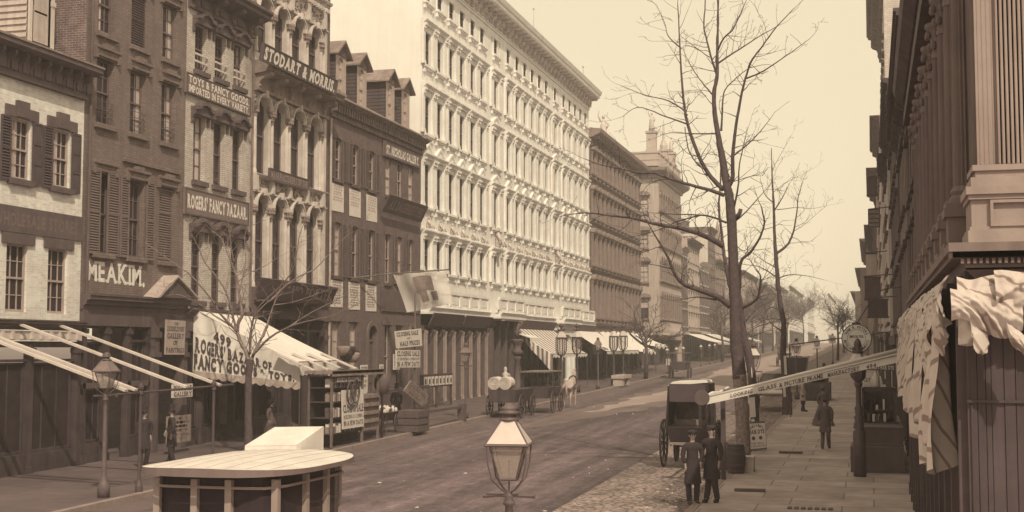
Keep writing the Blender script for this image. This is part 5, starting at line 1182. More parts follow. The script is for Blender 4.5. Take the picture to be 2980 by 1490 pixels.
m=MB(); m.tube([(-4.36,35.5,2.86),(-4.32,37,2.93),(-4.3,38.5,2.9),(-4.3,41,2.98)],[.05,.06,.045,.04],8); m.tube([(-4.15,35.9,2.8),(-4.12,40.8,2.92)],.03,6); m.build('front_roll',canvas,t)
m=MB(); m.lathe(0,0,[(.2,-.05),(.21,0),(.2,.05)],14); m.v=[(-4.42+a,35.45+c,2.86+b) for a,b,c in m.v]; m.build('roll_end',trimd,t)
for y,x in ((36.0,-3.92),(40.2,-3.85)):
    m=MB(); z=gz(y)+.14; m.box(x-.06,x+.06,y-.06,y+.06,z,2.82 if y<37 else 3.2); m.build('post',darkwood,t)
# round sign
t=thing('round_sign','round white sign lettered IMPORTER OF MUSICAL INSTRUMENTS, hanging from a long bracket','sign',(-.51,50,4.0))
c0=Vector((-.51,50,4.55)); r_=.52
m=MB(); m.lathe(0,0,[(r_,-.05),(r_,.05)],40); m.v=[(c0.x+a,c0.y+c,c0.z+b) for a,b,c in m.v]; m.build('disc',mat('enamelled_sign',.85,.6,.05,3.,bump=0),t)
m=MB(); P=[(c0.x+r_*math.cos(a),c0.y-.03,c0.z+r_*math.sin(a)) for a in [2*math.pi*i/40 for i in range(41)]]; m.tube(P,.025,6); m.build('rim',ink,t)
m=MB(); P=[(c0.x+.33*math.cos(a),c0.y-.05,c0.z+.33*math.sin(a)) for a in [2*math.pi*i/40 for i in range(41)]]; m.tube(P,.008,4)
arc=lambda a0,a1,r0,r1: (lambda u,v: c0+Vector(((r0+(r1-r0)*v)*math.cos(a0+(a1-a0)*u),-.06,(r0+(r1-r0)*v)*math.sin(a0+(a1-a0)*u))))
text_mb(m,'WM. R. PETERS',arc(R(158),R(22),.37,.47),.015); text_mb(m,'MUSICAL INSTRUMENTS',arc(R(188),R(352),.47,.37),.01)
text_mb(m,'IMPORTER',lambda u,v:c0+Vector((-.25+.5*u,-.06,.03+.09*v)),.03); text_mb(m,'OF',lambda u,v:c0+Vector((-.05+.1*u,-.06,-.13+.07*v)),.02); m.build('lettering',ink,t)
m=MB(); m.tube([(-.51,50,5.07),(-.1,50,5.75),(.35,50,6.3),(.6,50,6.4),(1.15,50,6.45)],.025,6); m.build('bracket',iron,t)
m=MB(); m.ball((-.51,50,5.12),.07,.05,.07); m.ball((-.62,50,5.1),.05); m.ball((-.4,50,5.1),.05); m.build('crest',iron,t)
# iron rod of a farther awning
t=thing('awning_rod','thin awning rod reaching left over the kerb behind the round sign','awning',(-2,62,4.4)); m=MB(); m.tube([(-3.65,62,4.35),(.9,62,4.95)],.03,5); m.tube([(-3.65,62,4.35),(-3.65,62,gz(62)+.14)],.03,5); m.build('rod',iron,t)
# hanging street signs on the right
t=sign('hanging_sign','narrow dark hanging sign lettered FRENCH LECTURE READINGS high on the right','sign',
 ((-.03,70,11.4),(.57,70,11.4),(-.03,70,10.45),(.57,70,10.45)),[('FRENCH',.1,.9,.78,.93),('LECTURE',.1,.9,.54,.68),('READINGS',.1,.9,.3,.44),('INGLES',.1,.9,.08,.2)],board=trimd,letter=fadel and mat('sign_lettering',.4,.8,.1,5.,bump=0))
m=MB(); m.tube([(.0,70,11.4),(1.2,70,11.5)],.03,5); m.build('bracket',iron,t)
for k,(p,q,z0,z1,Y,lab) in enumerate((( -.05,.5,12.6,13.5,74,'dark hanging box sign just above the FRENCH LECTURE sign'),(-.2,.4,8.2,9.6,78,'round-bottomed pale hanging sign below the FRENCH LECTURE sign'),(-.25,.5,6.6,7.6,66,'small dark hanging sign over the shops, right side'),(-.1,.75,5.6,6.3,60,'dark bracketed sign box above the round importer sign'))):
    t=thing('hanging_sign',lab,'sign',(p,Y,z0)); m=MB(); m.box(p,q,Y-.1,Y+.1,z0,z1); m.build('board',(trimd,hstone,trimd,rightd)[k],t); m=MB(); m.box(p-.04,q+.04,Y-.14,Y+.14,z1,z1+.08); m.box(p-.04,q+.04,Y-.14,Y+.14,z0-.08,z0); m.tube([(p,Y,z1+.1),(1.3,Y,z1+.2)],.03,5); m.build('bracket',iron,t)
# hair dye board and signs in the shop mouth
hd=mat('hair_dye_board',.62,.8,.08,3.,bump=0)
HDC=tuple(tuple(onY(a,b,c)) for a,b,c in ((2174,1229,44.9),(2226,1226,44.9),(2180,1312,44.6),(2232,1307,44.6)))
t=sign('poster_board',"framed white poster lettered BALLARD'S HAIR DYE leaning on the tree behind the banner board",'sign',
 HDC,[('HAIR DYE',.08,.92,.58,.72,.05),('THE BEST',.1,.9,.2,.27,.0),('WARRANTED',.05,.95,.11,.17,.0)],board=hd,letter=ink,border=trimd)
fn,n_=bil(*HDC); m=MB(); text_mb(m,"BALLARD'S",lambda u,v: fn(.5+(.30+.12*v)*math.cos(R(165-150*u))*1.0,.74+.16*math.sin(R(165-150*u))*(.7+.5*v)-.02)+n_*.004,.03)
for u0 in (.3,.7):
    V=[tuple(fn(u0+.1*math.cos(a),.42+.07*math.sin(a))+n_*.004) for a in [2*math.pi*i/12 for i in range(12)]]; m.add(V,[tuple(range(12))])
    V=[tuple(fn(u0+.045*math.cos(a),.82+.03*math.sin(a))+n_*.004) for a in [2*math.pi*i/10 for i in range(10)]]; m.add(V,[tuple(range(10))])
m.build('emblems',ink,t)
sign('shop_sign',"dark sign reading BALLARD'S HAIR DYE in the shop mouth on the right",'sign',((-.3,46,3.68),(.78,46,3.64),(-.3,46,3.46),(.78,46,3.43)),[("BALLARD'S HAIR DYE",.05,.95,.2,.8)],board=trimd,letter=gilt)
sign('shop_sign','dark sign reading SUITS above the hair dye sign on the right','sign',((-.15,46.4,3.98),(.8,46.4,3.96),(-.15,46.4,3.74),(.8,46.4,3.72)),[('SUITS',.4,.8,.2,.8)],board=trimd,letter=mat('dull_lettering',.2))
sign('notice','small white card lettered CUT under the hair dye sign','sign',((-.3,45.8,3.38),(.0,45.8,3.38),(-.3,45.8,3.02),(.0,45.8,3.02)),[('CUT',.1,.9,.15,.5)],board=paper,letter=ink)
# ornate iron post, plinth and show cases
x,y=-.36,37.6
t=thing('ornate_iron_post','ornate dark iron post with a lantern rising beside the right shopfront','street lamp',(x,y,1.4))
m=MB(); z=gz(38)+.14; m.lathe(x,y,[(.17,z),(.17,1.9),(.1,1.95),(.14,2.1),(.1,2.15),(.14,2.3),(.09,2.35),(.12,2.55),(.08,2.6),(.07,3.1),(.1,3.15),(.12,3.25)],12); m.build('post',iron,t,True)
m=MB(); m.lathe(x,y,[(.08,3.25),(.2,3.4),(.24,3.75),(.26,3.8),(.24,3.82)],6); m.build('lantern',iron,t)
m=MB(); m.lathe(x,y,[(.25,3.82),(.14,4.02),(.12,4.05)],6); m.build('lantern_roof',LROOF,t)
m=MB(); m.lathe(x,y,[(.12,4.05),(.16,4.1),(.07,4.18),(.11,4.28),(.09,4.38),(.03,4.47)],8); m.ball((x-.1,y,4.18),.06); m.ball((x+.1,y,4.18),.06); m.build('finial',iron,t,True)
t=thing('stone_plinth','dark two-stepped plinth block on the right sidewalk below the ornate iron post','plinth',(.1,39.4,gz(39)))
m=MB(); z=gz(39)+.14; m.box(-.62,.85,38.6,40.4,z,z+.72); m.box(-.52,.85,38.9,40.4,z+.72,z+.78); m.build('lower_step',trimd,t); m=MB(); m.box(-.5,.85,39.3,46,z+.78,z+1.2); m.box(-.54,.85,39.26,46,z+1.2,z+1.25); m.build('upper_step',trimd,t)
t=thing('show_case','glazed show case full of small pale goods on the dark plinth','show case',(.2,42,1.9)); m=MB(); m.box(-.3,.7,41.2,41.3,2.9,3.0); m.box(-.3,-.24,41.2,42.4,1.92,3.0); m.box(.62,.7,41.2,42.4,1.92,3.0); m.box(-.3,.7,42.3,42.4,1.92,3.0); m.box(-.3,.7,41.2,42.4,1.9,1.96); m.box(-.3,.7,41.2,42.4,2.3,2.33); m.build('case',darkwood,t)
m=MB()
for k in range(26): a=rr.uniform(-.2,.55); zz=rr.choice([1.98,2.34]); s_=rr.uniform(.05,.12); m.box(a,a+s_,41.3,41.5,zz,zz+rr.uniform(.08,.34)); m.mi[-6:]=[rr.choice([0,1,1])]*6
m.build('goods',[paper,trim],t)
t=thing('glass_bottle','tall pale glass bottle standing over the show case','bottle',(.1,41.7,3.0)); m=MB(); m.lathe(.12,41.7,[(.1,3.0),(.12,3.05),(.12,3.3),(.05,3.42),(.04,3.5),(.06,3.52)],12); m.build('body',LROOF,t,True)
# ---- gathered cloth awning on the colonnaded shop ----
t=thing('gathered_awning','bunched white striped awning cloth tied up under the ledge with long hanging folds, right edge','awning',(.7,20,4.9))
def drape(y0,y1,x,z1,z0,ph,nm='hanging_fold',amp=.15,ns=5):
    def f(u,v):
        yy=y0+(y1-y0)*u; k=ns*2*math.pi*u+ph; a=amp*(1-.45*v)
        return Vector((x-.02*math.sin(v*6)-a*math.sin(k)-.05*math.sin(2.3*k+v*4)*(1-v),yy+.12*math.sin(v*5+ph)*(1-v),z0+(z1-z0)*v-(.0 if v>0 else .18*math.sin(k*.5+ph))))
    m=MB(); m.add(*patch(f,90,18)); return m.build(nm,stripec,t,True)
stripec=mat('dirty_striped_canvas',.56,.9,.1,3.,bump=.4,fine=8)
n=stripec.node_tree.nodes; l=stripec.node_tree.links; b=n['Principled BSDF']; src=b.inputs['Base Color'].links[0].from_socket
g_=n.new('ShaderNodeNewGeometry'); wv=n.new('ShaderNodeTexWave'); wv.wave_type='BANDS'; wv.bands_direction='DIAGONAL'; wv.inputs['Scale'].default_value=1.9; wv.inputs['Distortion'].default_value=1.5; wv.inputs['Detail'].default_value=2; l.new(g_.outputs['Position'],wv.inputs[0])
cr=n.new('ShaderNodeValToRGB'); cr.color_ramp.elements[0].position=.9; cr.color_ramp.elements[1].position=.95; cr.color_ramp.elements[0].color=(1,1,1,1); cr.color_ramp.elements[1].color=(.5,.44,.42,1); l.new(wv.outputs[1],cr.inputs[0])
mx=n.new('ShaderNodeMix'); mx.data_type='RGBA'; mx.blend_type='MULTIPLY'; mx.inputs[0].default_value=1; l.new(src,mx.inputs[6]); l.new(cr.outputs[0],mx.inputs[7]); l.new(mx.outputs[2],b.inputs['Base Color'])
drape(14.9,16.4,.72,4.6,3.0,.4,ns=2.5); drape(17.2,20.5,.7,4.7,3.1,1.4,ns=3); drape(21.2,25.5,.72,4.75,3.15,2.2,ns=3); drape(26,34.4,.74,4.85,3.3,.3,ns=5)
def bunch(p,q,r,seed,nm='bunched_roll'):
    p,q=Vector(p),Vector(q); q_=random.Random(seed); ph=[q_.uniform(0,6) for _ in range(4)]
    V=[];Fc=[];n1,n2=70,44; d=(q-p).normalized(); u=Vector((0,0,1)); s_=d.cross(u).normalized(); Lg=(q-p).length
    for i in range(n1+1):
        t_=i/n1; c=p.lerp(q,t_)+u*(.04*math.sin(t_*7+ph[0])); e=min(1,5*t_+.35,5*(1-t_)+.35)
        for k in range(n2):
            a=2*math.pi*k/n2; cs=Vector((t_*Lg*2.2,math.cos(a)*.9+seed,math.sin(a)*.9)); nv=noise.noise(cs*1.3)*.22+(1-abs(noise.noise(cs*3.1))*2.2)*.16+(1-abs(noise.noise(cs*7+Vector((3,1,2))))*2)*.09
            rr_=r*e*(.9+nv+.05*math.sin(9*a+16*t_*Lg)); V.append(tuple(c+(u*math.sin(a)*1.2+s_*math.cos(a))*rr_))
    for i in range(n1):
        for k in range(n2): Fc.append((i*n2+k,i*n2+(k+1)%n2,(i+1)*n2+(k+1)%n2,(i+1)*n2+k))
    Fc+=[tuple(range(n2)),tuple(range(n1*n2,(n1+1)*n2))]
    m=MB(); m.add(V,Fc); m.build(nm,stripec,t,True)
def swag(p,q,out,z1,drop,seed,nm='gathered_swag',nu=90,nv=34):
    p,q,out=Vector(p),Vector(q),Vector(out); Lg=(q-p).length
    def f(u,v):
        c=p.lerp(q,u); a=u*Lg; tl=noise.noise(Vector((a*1.7,seed,0)))
        dr=drop*(1+.45*tl+.18*math.sin(a*7+seed)); fold=(1-abs(noise.noise(Vector((a*6+v*2.4*math.sin(seed),v*1.1,seed)))) *2.3)
        o=.03+.13*math.sin(math.pi*min(1,v*.95))**.8+.075*fold*(.35+v*.65)+.03*noise.noise(Vector((a*16,v*7,seed)))
        lift=.05*noise.noise(Vector((a*4,9,seed)))
        return c+out*o+Vector((0,0,z1-c.z+lift*(1-v)-dr*v))
    m=MB(); m.add(*patch(f,nu,nv)); return m.build(nm,stripec,t,True)
swag((.85,14.02,0),(2.6,14.02,0),(0,-1,0),4.93,.5,1.3); swag((.78,13.95,0),(1.45,13.92,0),(0,-1,0),4.8,.42,4.1,nu=50); swag((1.2,13.92,0),(2.6,13.9,0),(0,-1,0),4.96,.34,7.7)
swag((.84,14.0,0),(.84,20.0,0),(-1,0,0),4.95,.6,2.2); swag((.84,19.5,0),(.84,27.0,0),(-1,0,0),5.0,.6,5.9); swag((.84,26.6,0),(.84,34.4,0),(-1,0,0),5.02,.55,3.4)
swag((.8,15.0,0),(.8,18.5,0),(-1,0,0),4.8,.8,8.4)
bunch((1.03,13.85,4.5),(1.06,13.8,4.15),.085,7,'tied_end'); bunch((1.28,13.82,4.5),(1.52,13.78,4.08),.08,9,'tied_end')
# ---- carriage wheels etc ----
def wheel(par,x,y,z,r,nm='wheel',sp=12,m_=leather,w_=.05,lean=0):
    m=MB(); P=[(x,y+r*math.cos(a),z+r*math.sin(a)) for a in [2*math.pi*i/28 for i in range(29)]]; m.tube(P,.035,6)
    o=m.build(nm,m_,par); m=MB()
    for k in range(sp): q=2*math.pi*k/sp; m.tube([(x,y,z),(x,y+r*math.cos(q),z+r*math.sin(q))],[.022,.014],5)
    m.build('spokes',m_,o); m=MB(); m.tube([(x-.09,y,z),(x+.09,y,z)],[.07,.05],10); m.build('hub',m_,o); return o
# hack carriage by the right kerb
cx,cy=-5.35,40.6; z=gz(40)
t=thing('hack_carriage','black hooded carriage with tall thin wheels standing at the right kerb','carriage',(cx,cy,z))
m=MB(); x0,x1=cx-.62,cx+.6; y0,y1=cy-1.0,cy+.7
def bx(pts,mt,nm,th=.04):
    m=MB(); m.slab(pts,th); return m.build(nm,mt,t)
m=MB(); m.ext([(x0+.15,y0,z+2.62),(x1-.1,y0,z+2.66),(x1-.05,y0,z+2.6),(x0,y0,z+2.5)],[(x0+.15,y1,z+2.62),(x1-.1,y1,z+2.66),(x1-.05,y1,z+2.6),(x0,y1,z+2.5)]); m.build('roof',canvas,t)
m=MB(); m.box(x0+.05,x1-.08,y0-.02,y0+.02,z+2.02,z+2.56); m.build('front_curtain',mat('worn_leather_curtain',.08,.6,.15,3.),t)
m=MB(); m.ext([(x0,y0,z+2.5),(x0-.08,y0,z+1.25),(x0-.03,y0,z+1.25),(x0+.04,y0,z+2.5)],[(x0,y1,z+2.5),(x0-.08,y1,z+1.1),(x0-.03,y1,z+1.1),(x0+.04,y1,z+2.5)])
m.ext([(x1-.04,y0+.3,z+2.56),(x1,y0+.3,z+1.25),(x1+.05,y0+.3,z+1.25),(x1,y0+.3,z+2.56)],[(x1-.04,y1,z+2.56),(x1,y1,z+1.1),(x1+.05,y1,z+1.1),(x1,y1,z+2.56)])
m.box(x1-.08,x1,y0,y0+.08,z+1.2,z+2.6); m.box(x1-.3,x1-.2,y0+.02,y0+.1,z+1.1,z+2.5); m.box(x0,x1,y1-.05,y1,z+1.0,z+2.55); m.build('hood',leather,t)
m=MB(); m.ext([(x0-.05,y0-.1,z+1.25),(x1+.05,y0-.1,z+1.25),(x1-.05,y0+.2,z+.75),(x0+.05,y0+.2,z+.75)],[(x0-.05,y1,z+1.3),(x1+.05,y1,z+1.3),(x1-.05,y1-.2,z+.7),(x0+.05,y1-.2,z+.7)]); m.build('body',mat('carriage_panel',.06,.3,.2,3.,bump=0),t)
m=MB(); m.box(x0+.1,x1-.1,cy-.2,cy+.5,z+1.28,z+1.45); m.box(x0+.1,x1-.1,cy+.45,cy+.62,z+1.4,z+2.0); m.build('seat',mat('worn_upholstery',.25,.8,.3,5.),t)
m=MB(); m.box(x0+.05,x1-.35,y0-.2,y0+.1,z+.74,z+.8); m.build('footboard',straw,t)
for x in (x0-.27,x1+.2): wheel(t,x,cy-.1,z+.72,.72); 
for x in (x0-.12,x1+.06): wheel(t,x,cy+1.6,z+.5,.5)
m=MB(); m.tube([(x0-.27,cy-.1,z+.72),(x1+.2,cy-.1,z+.72)],.03,6); m.tube([(x0-.1,cy+1.6,z+.5),(x1+.05,cy+1.6,z+.5)],.03,6); m.tube([(cx,cy-.1,z+.7),(cx,cy+1.6,z+.55)],.03,6)
for x in (x0,x1): m.tube([(x,cy-.9,z+.8),(x,cy-.4,z+.66),(x,cy+.3,z+.7),(x,cy+.8,z+.85)],.02,6); m.tube([(x,cy-.1,z+.72),(x,cy,z+1.1)],.02,6)
m.build('running_gear',iron,t)
# barrels and boxes by the tree
def barrel(x,y,h,label,grp=None):
    z=gz(y)+.14; t=thing('barrel',label,'barrel',(x,y,z),grp); r=h*.34
    m=MB(); m.lathe(x,y,[(r*.84,z),(r,z+h*.3),(r*1.03,z+h*.5),(r,z+h*.7),(r*.84,z+h),(r*.74,z+h),(r*.74,z+h-.05),(.01,z+h-.05)],18); m.build('staves',darkwood,t); m=MB()
    for q in (.1,.3,.7,.9): rr_=r*(.84+.19*math.sin(math.pi*q)); m.lathe(x,y,[(rr_+.004,z+h*q-.025),(rr_+.012,z+h*q-.025),(rr_+.012,z+h*q+.025),(rr_+.004,z+h*q+.025)],18)
    m.build('hoops',iron,t); return t
barrel(-3.76,37.7,.8,'dark barrel beside the big tree, right of the thin awning post'); barrel(-4.28,38.6,.78,'dark barrel behind the awning post, next to the carriage wheel')
t=thing('white_box','small white cloth-covered box at the foot of the big tree','box',(-3.6,38.2,.5)); z=gz(38)+.14
m=MB(); m.ext([(-3.87,38.02,z),(-3.3,38.0,z+.0),(-3.28,38.5,z),(-3.85,38.5,z)],[(-3.86,38.03,z+.4),(-3.29,38.0,z+.43),(-3.3,38.45,z+.42),(-3.85,38.45,z+.42)]); m.build('body',mat('white_cloth_cover',.62,.9,.06,3.),t); m=MB(); m.box(-3.89,-3.27,37.97,38.5,z+.41,z+.44); m.build('lid',mat('white_cloth_cover',.62),t)
for k,(a,b) in enumerate(((-3.0,33.5),(-1.4,30.6),(-2.6,44))):
    t=thing('paving_slab',('dark plank lying on the right sidewalk before the white box','dark drain cover low on the right sidewalk','small dark block lying on the sidewalk beside the hair dye poster')[k],('plank','drain cover','block')[k],(a,b,gz(b)+.14)); z=gz(b)+.14
    m=MB(); 
    if k==1:
        for i in range(7): m.box(a-.5+i*.15,a-.4+i*.15,b-.16,b+.16,z,z+.03)
    else: m.box(a-.38,a+.38,b-.09,b+.09,z,z+.07)
    m.build('top',trim,t)
# flat wagon and goods beyond the banner
z=gz(70); t=thing('flat_wagon','low flat wagon standing at the right kerb beyond the big tree','wagon',(-5.1,70,z))
m=MB(); m.box(-5.8,-4.3,68,72.5,z+.88,z+.95); m.build('bed',beamm,t); m=MB()
for x in (-5.8,-4.34): m.box(x,x+.05,68,72.5,z+1.3,z+1.36); [m.box(x,x+.05,y,y+.06,z+.9,z+1.7) for y in (68,70.2,72.4)]
m.build('side_rails',midwood,t)
for x in (-5.9,-4.2):
    for y in (68.8,71.8): wheel(t,x,y,z+.45,.45,m_=darkwood,sp=10)
t=thing('goods_crate','open wooden crate of goods on the sidewalk beside the far lamp post','crate',(-3.1,78,gz(78))); z=gz(78)+.14
m=MB(); m.box(-3.8,-2.3,76.5,79.5,z,z+1.0); m.build('body',trimd,t); m=MB(); [m.box(-3.82+i*.3,-3.62+i*.3,76.44,76.5,z+.1,z+.95) for i in range(5)]; m.build('slats',trim,t); m=MB(); [m.box(-3.7+rr.random()*1.1,-3.5+rr.random()*1.2,77,77.6,z+1.0,z+1.1+rr.random()*.3) for i in range(6)]; m.build('goods',trim,t)
# coach standing far up the street
z=gz(96); t=thing('closed_coach','dark square-backed coach with a pale roof edge far up the right side of the street','coach',(-5.3,97,z))
m=MB(); m.ext([(-5.95,95.5,z+.9),(-4.55,95.5,z+.9),(-4.4,95.5,z+2.2),(-6.1,95.5,z+2.2)],[(-5.95,98,z+.9),(-4.55,98,z+.9),(-4.4,98,z+2.2),(-6.1,98,z+2.2)]); m.box(-5.8,-4.7,95.44,95.5,z+1.4,z+2.0); m.build('body',leather,t); m=MB(); m.box(-6.15,-4.35,95.4,98.1,z+2.2,z+2.3); m.build('roof',canvas,t)
for x in (-6.15,-4.3): wheel(t,x,95.9,z+.6,.6); wheel(t,x,98.2,z+.5,.5)
# ---- near omnibus (only its roof and window heads show) ----
z=gz(17); t=thing('omnibus','horse omnibus with a broad white roof seen from above at the bottom left','omnibus',(-8.3,16.8,z))
X0,X1,Y0_,Y1_=-9.4,-7.1,14.95,18.2; zr=2.4
def rf(u,v):
    cu=2*u-1; cv=2*v-1; k=max(abs(cu),abs(cv),1e-6); ln=(abs(cu)**3.2+abs(cv)**3.2)**(1/3.2) or 1; cu,cv=cu*k/ln,cv*k/ln
    return Vector(((X0+X1)/2+cu*(X1-X0)/2,(Y0_+Y1_)/2+cv*(Y1_-Y0_)/2,z+zr+.1*(1-cu*cu)*(1-.5*cv*cv)))
m=MB(); m.add(*patch(rf,20,20)); m.build('roof',mat('white_painted_roof',.7,.6,.1,2.5,bump=.12,streak=.1),t,True)
def rim(o,z0,z1,nm,mt):
    m=MB(); P=[]; N=8
    for i in range(N+1): P.append(rf(i/N,0))
    for i in range(1,13): P.append(rf(1,i/12))
    for i in range(1,N+1): P.append(rf(1-i/N,1))
    for i in range(1,12): P.append(rf(0,1-i/12))
    c=Vector(((X0+X1)/2,(Y0_+Y1_)/2,0)); V=[];n_=len(P)
    for p in P:
        d=Vector((p.x-c.x,p.y-c.y,0)); q=d.normalized()*o
        V+= [(p.x+q.x,p.y+q.y,z+z0),(p.x+q.x,p.y+q.y,z+z1+(p.z-z-zr))]
    m.add(V,[(2*i,2*((i+1)%n_),2*((i+1)%n_)+1,2*i+1) for i in range(n_)]); return m.build(nm,mt,t)
rim(.01,zr-.06,zr+.0,'cornice_band',mat('omnibus_band',.2,.4,.1,3.,bump=0)); m=MB(); m.add([tuple(rf(u,v)-Vector((0,0,.07))) for u,v in ((0,0),(1,0),(1,1),(0,1))],[(0,1,2,3)])
for i in range(0): pass; 
m=MB()
def ring(k,n_=36,p_=3.2):
    out=[]
    for i in range(n_):
        a=2*math.pi*(i+.5)/n_; c_,s_=math.cos(a),math.sin(a); q=(abs(c_)**p_+abs(s_)**p_)**(-1/p_); out.append(((X0+X1)/2+c_*q*(X1-X0)/2*k,(Y0_+Y1_)/2+s_*q*(Y1_-Y0_)/2*k))
    return out
def shell(m,k,z0,z1):
    P=ring(k,48,7); n_=len(P); m.add([(x,y,z+z0) for x,y in P]+[(x,y,z+z1) for x,y in P],[(i,(i+1)%n_,n_+(i+1)%n_,n_+i) for i in range(n_)]); return m
shell(m,.78,.75,1.36); m.add([(x,y,z+1.36) for x,y in ring(.78,48,7)],[tuple(range(48))]); m.build('body',mat('omnibus_panel',.2,.35,.15,3.,bump=0),t)
for i,(x,y) in enumerate(ring(.78,48,7)):
    if i%4!=2: continue
    m=MB(); m.box(x-.045,x+.045,y-.045,y+.045,z+1.36,z+zr-.12); m.build('window_post',mat('omnibus_post',.36,.4,.1,3.,bump=0),t)
m=MB(); shell(m,.76,1.36,zr-.1); m.build('pane',glassd,t)
m=MB(); P=[(x,y,z+zr-.22) for x,y in ring(.8,48,7)]; m.tube(P+[P[0]],.02,6); m.build('moulding',mat('omnibus_post',.36),t)
m=MB()
for i in range(1,9):
    cu=-1+2*i/9; cm=(1-abs(cu)**3.2)**(1/3.2)*.97; P=[Vector(((X0+X1)/2+cu*(X1-X0)/2,(Y0_+Y1_)/2+cv*(Y1_-Y0_)/2,z+zr+.1*(1-cu*cu)*(1-.5*cv*cv)+.003)) for cv in [cm*(-1+v/8) for v in range(17)]]; m.tube(P,.004,4)
m.build('roof_seams',beamm,t)
m=MB(); m.slab([(-9.1,18.0,z+zr+.1),(-8.3,18.1,z+zr+.12),(-8.15,18.75,z+zr+.36),(-8.95,18.7,z+zr+.34)],.05); m.ext([(-9.1,18.0,z+zr-.1),(-8.3,18.1,z+zr-.1),(-8.3,18.1,z+zr+.1),(-9.1,18.0,z+zr+.08)],[(-8.95,18.7,z+zr-.1),(-8.15,18.75,z+zr-.1),(-8.15,18.75,z+zr+.33),(-8.95,18.7,z+zr+.31)]); m.build('driver_hood',mat('white_painted_roof',.78),t)
for x in (X0-.12,X1+.1): wheel(t,x,15.7,z+.62,.62,sp=12); wheel(t,x,18.2,z+.5,.5,sp=12)
# =============================== PEOPLE AND HORSE ===============================
def skin_mesh(name,nodes,edges,mt,root=0,sub=1):
    """one continuous surface grown over a skeleton: nodes (x,y,z,r)"""
    me=bpy.data.meshes.new(name+'_s'); me.from_pydata([n_[:3] for n_ in nodes],edges,[]); ob=bpy.data.objects.new(name+'_s',me); col.objects.link(ob)
    ob.modifiers.new('s','SKIN'); 
    for v,n_ in zip(me.skin_vertices[0].data,nodes): v.radius=(n_[3],n_[4] if len(n_)>4 else n_[3]); v.use_root=False
    me.skin_vertices[0].data[root].use_root=True
    sb=ob.modifiers.new('b','SUBSURF'); sb.levels=sub; sb.render_levels=sub
    dg=bpy.context.evaluated_depsgraph_get(); out=bpy.data.meshes.new_from_object(ob.evaluated_get(dg)); out.name=name
    bpy.data.objects.remove(ob); bpy.data.meshes.remove(me); out.materials.clear(); out.materials.append(mt)
    for p in out.polygons: p.use_smooth=True
    return out
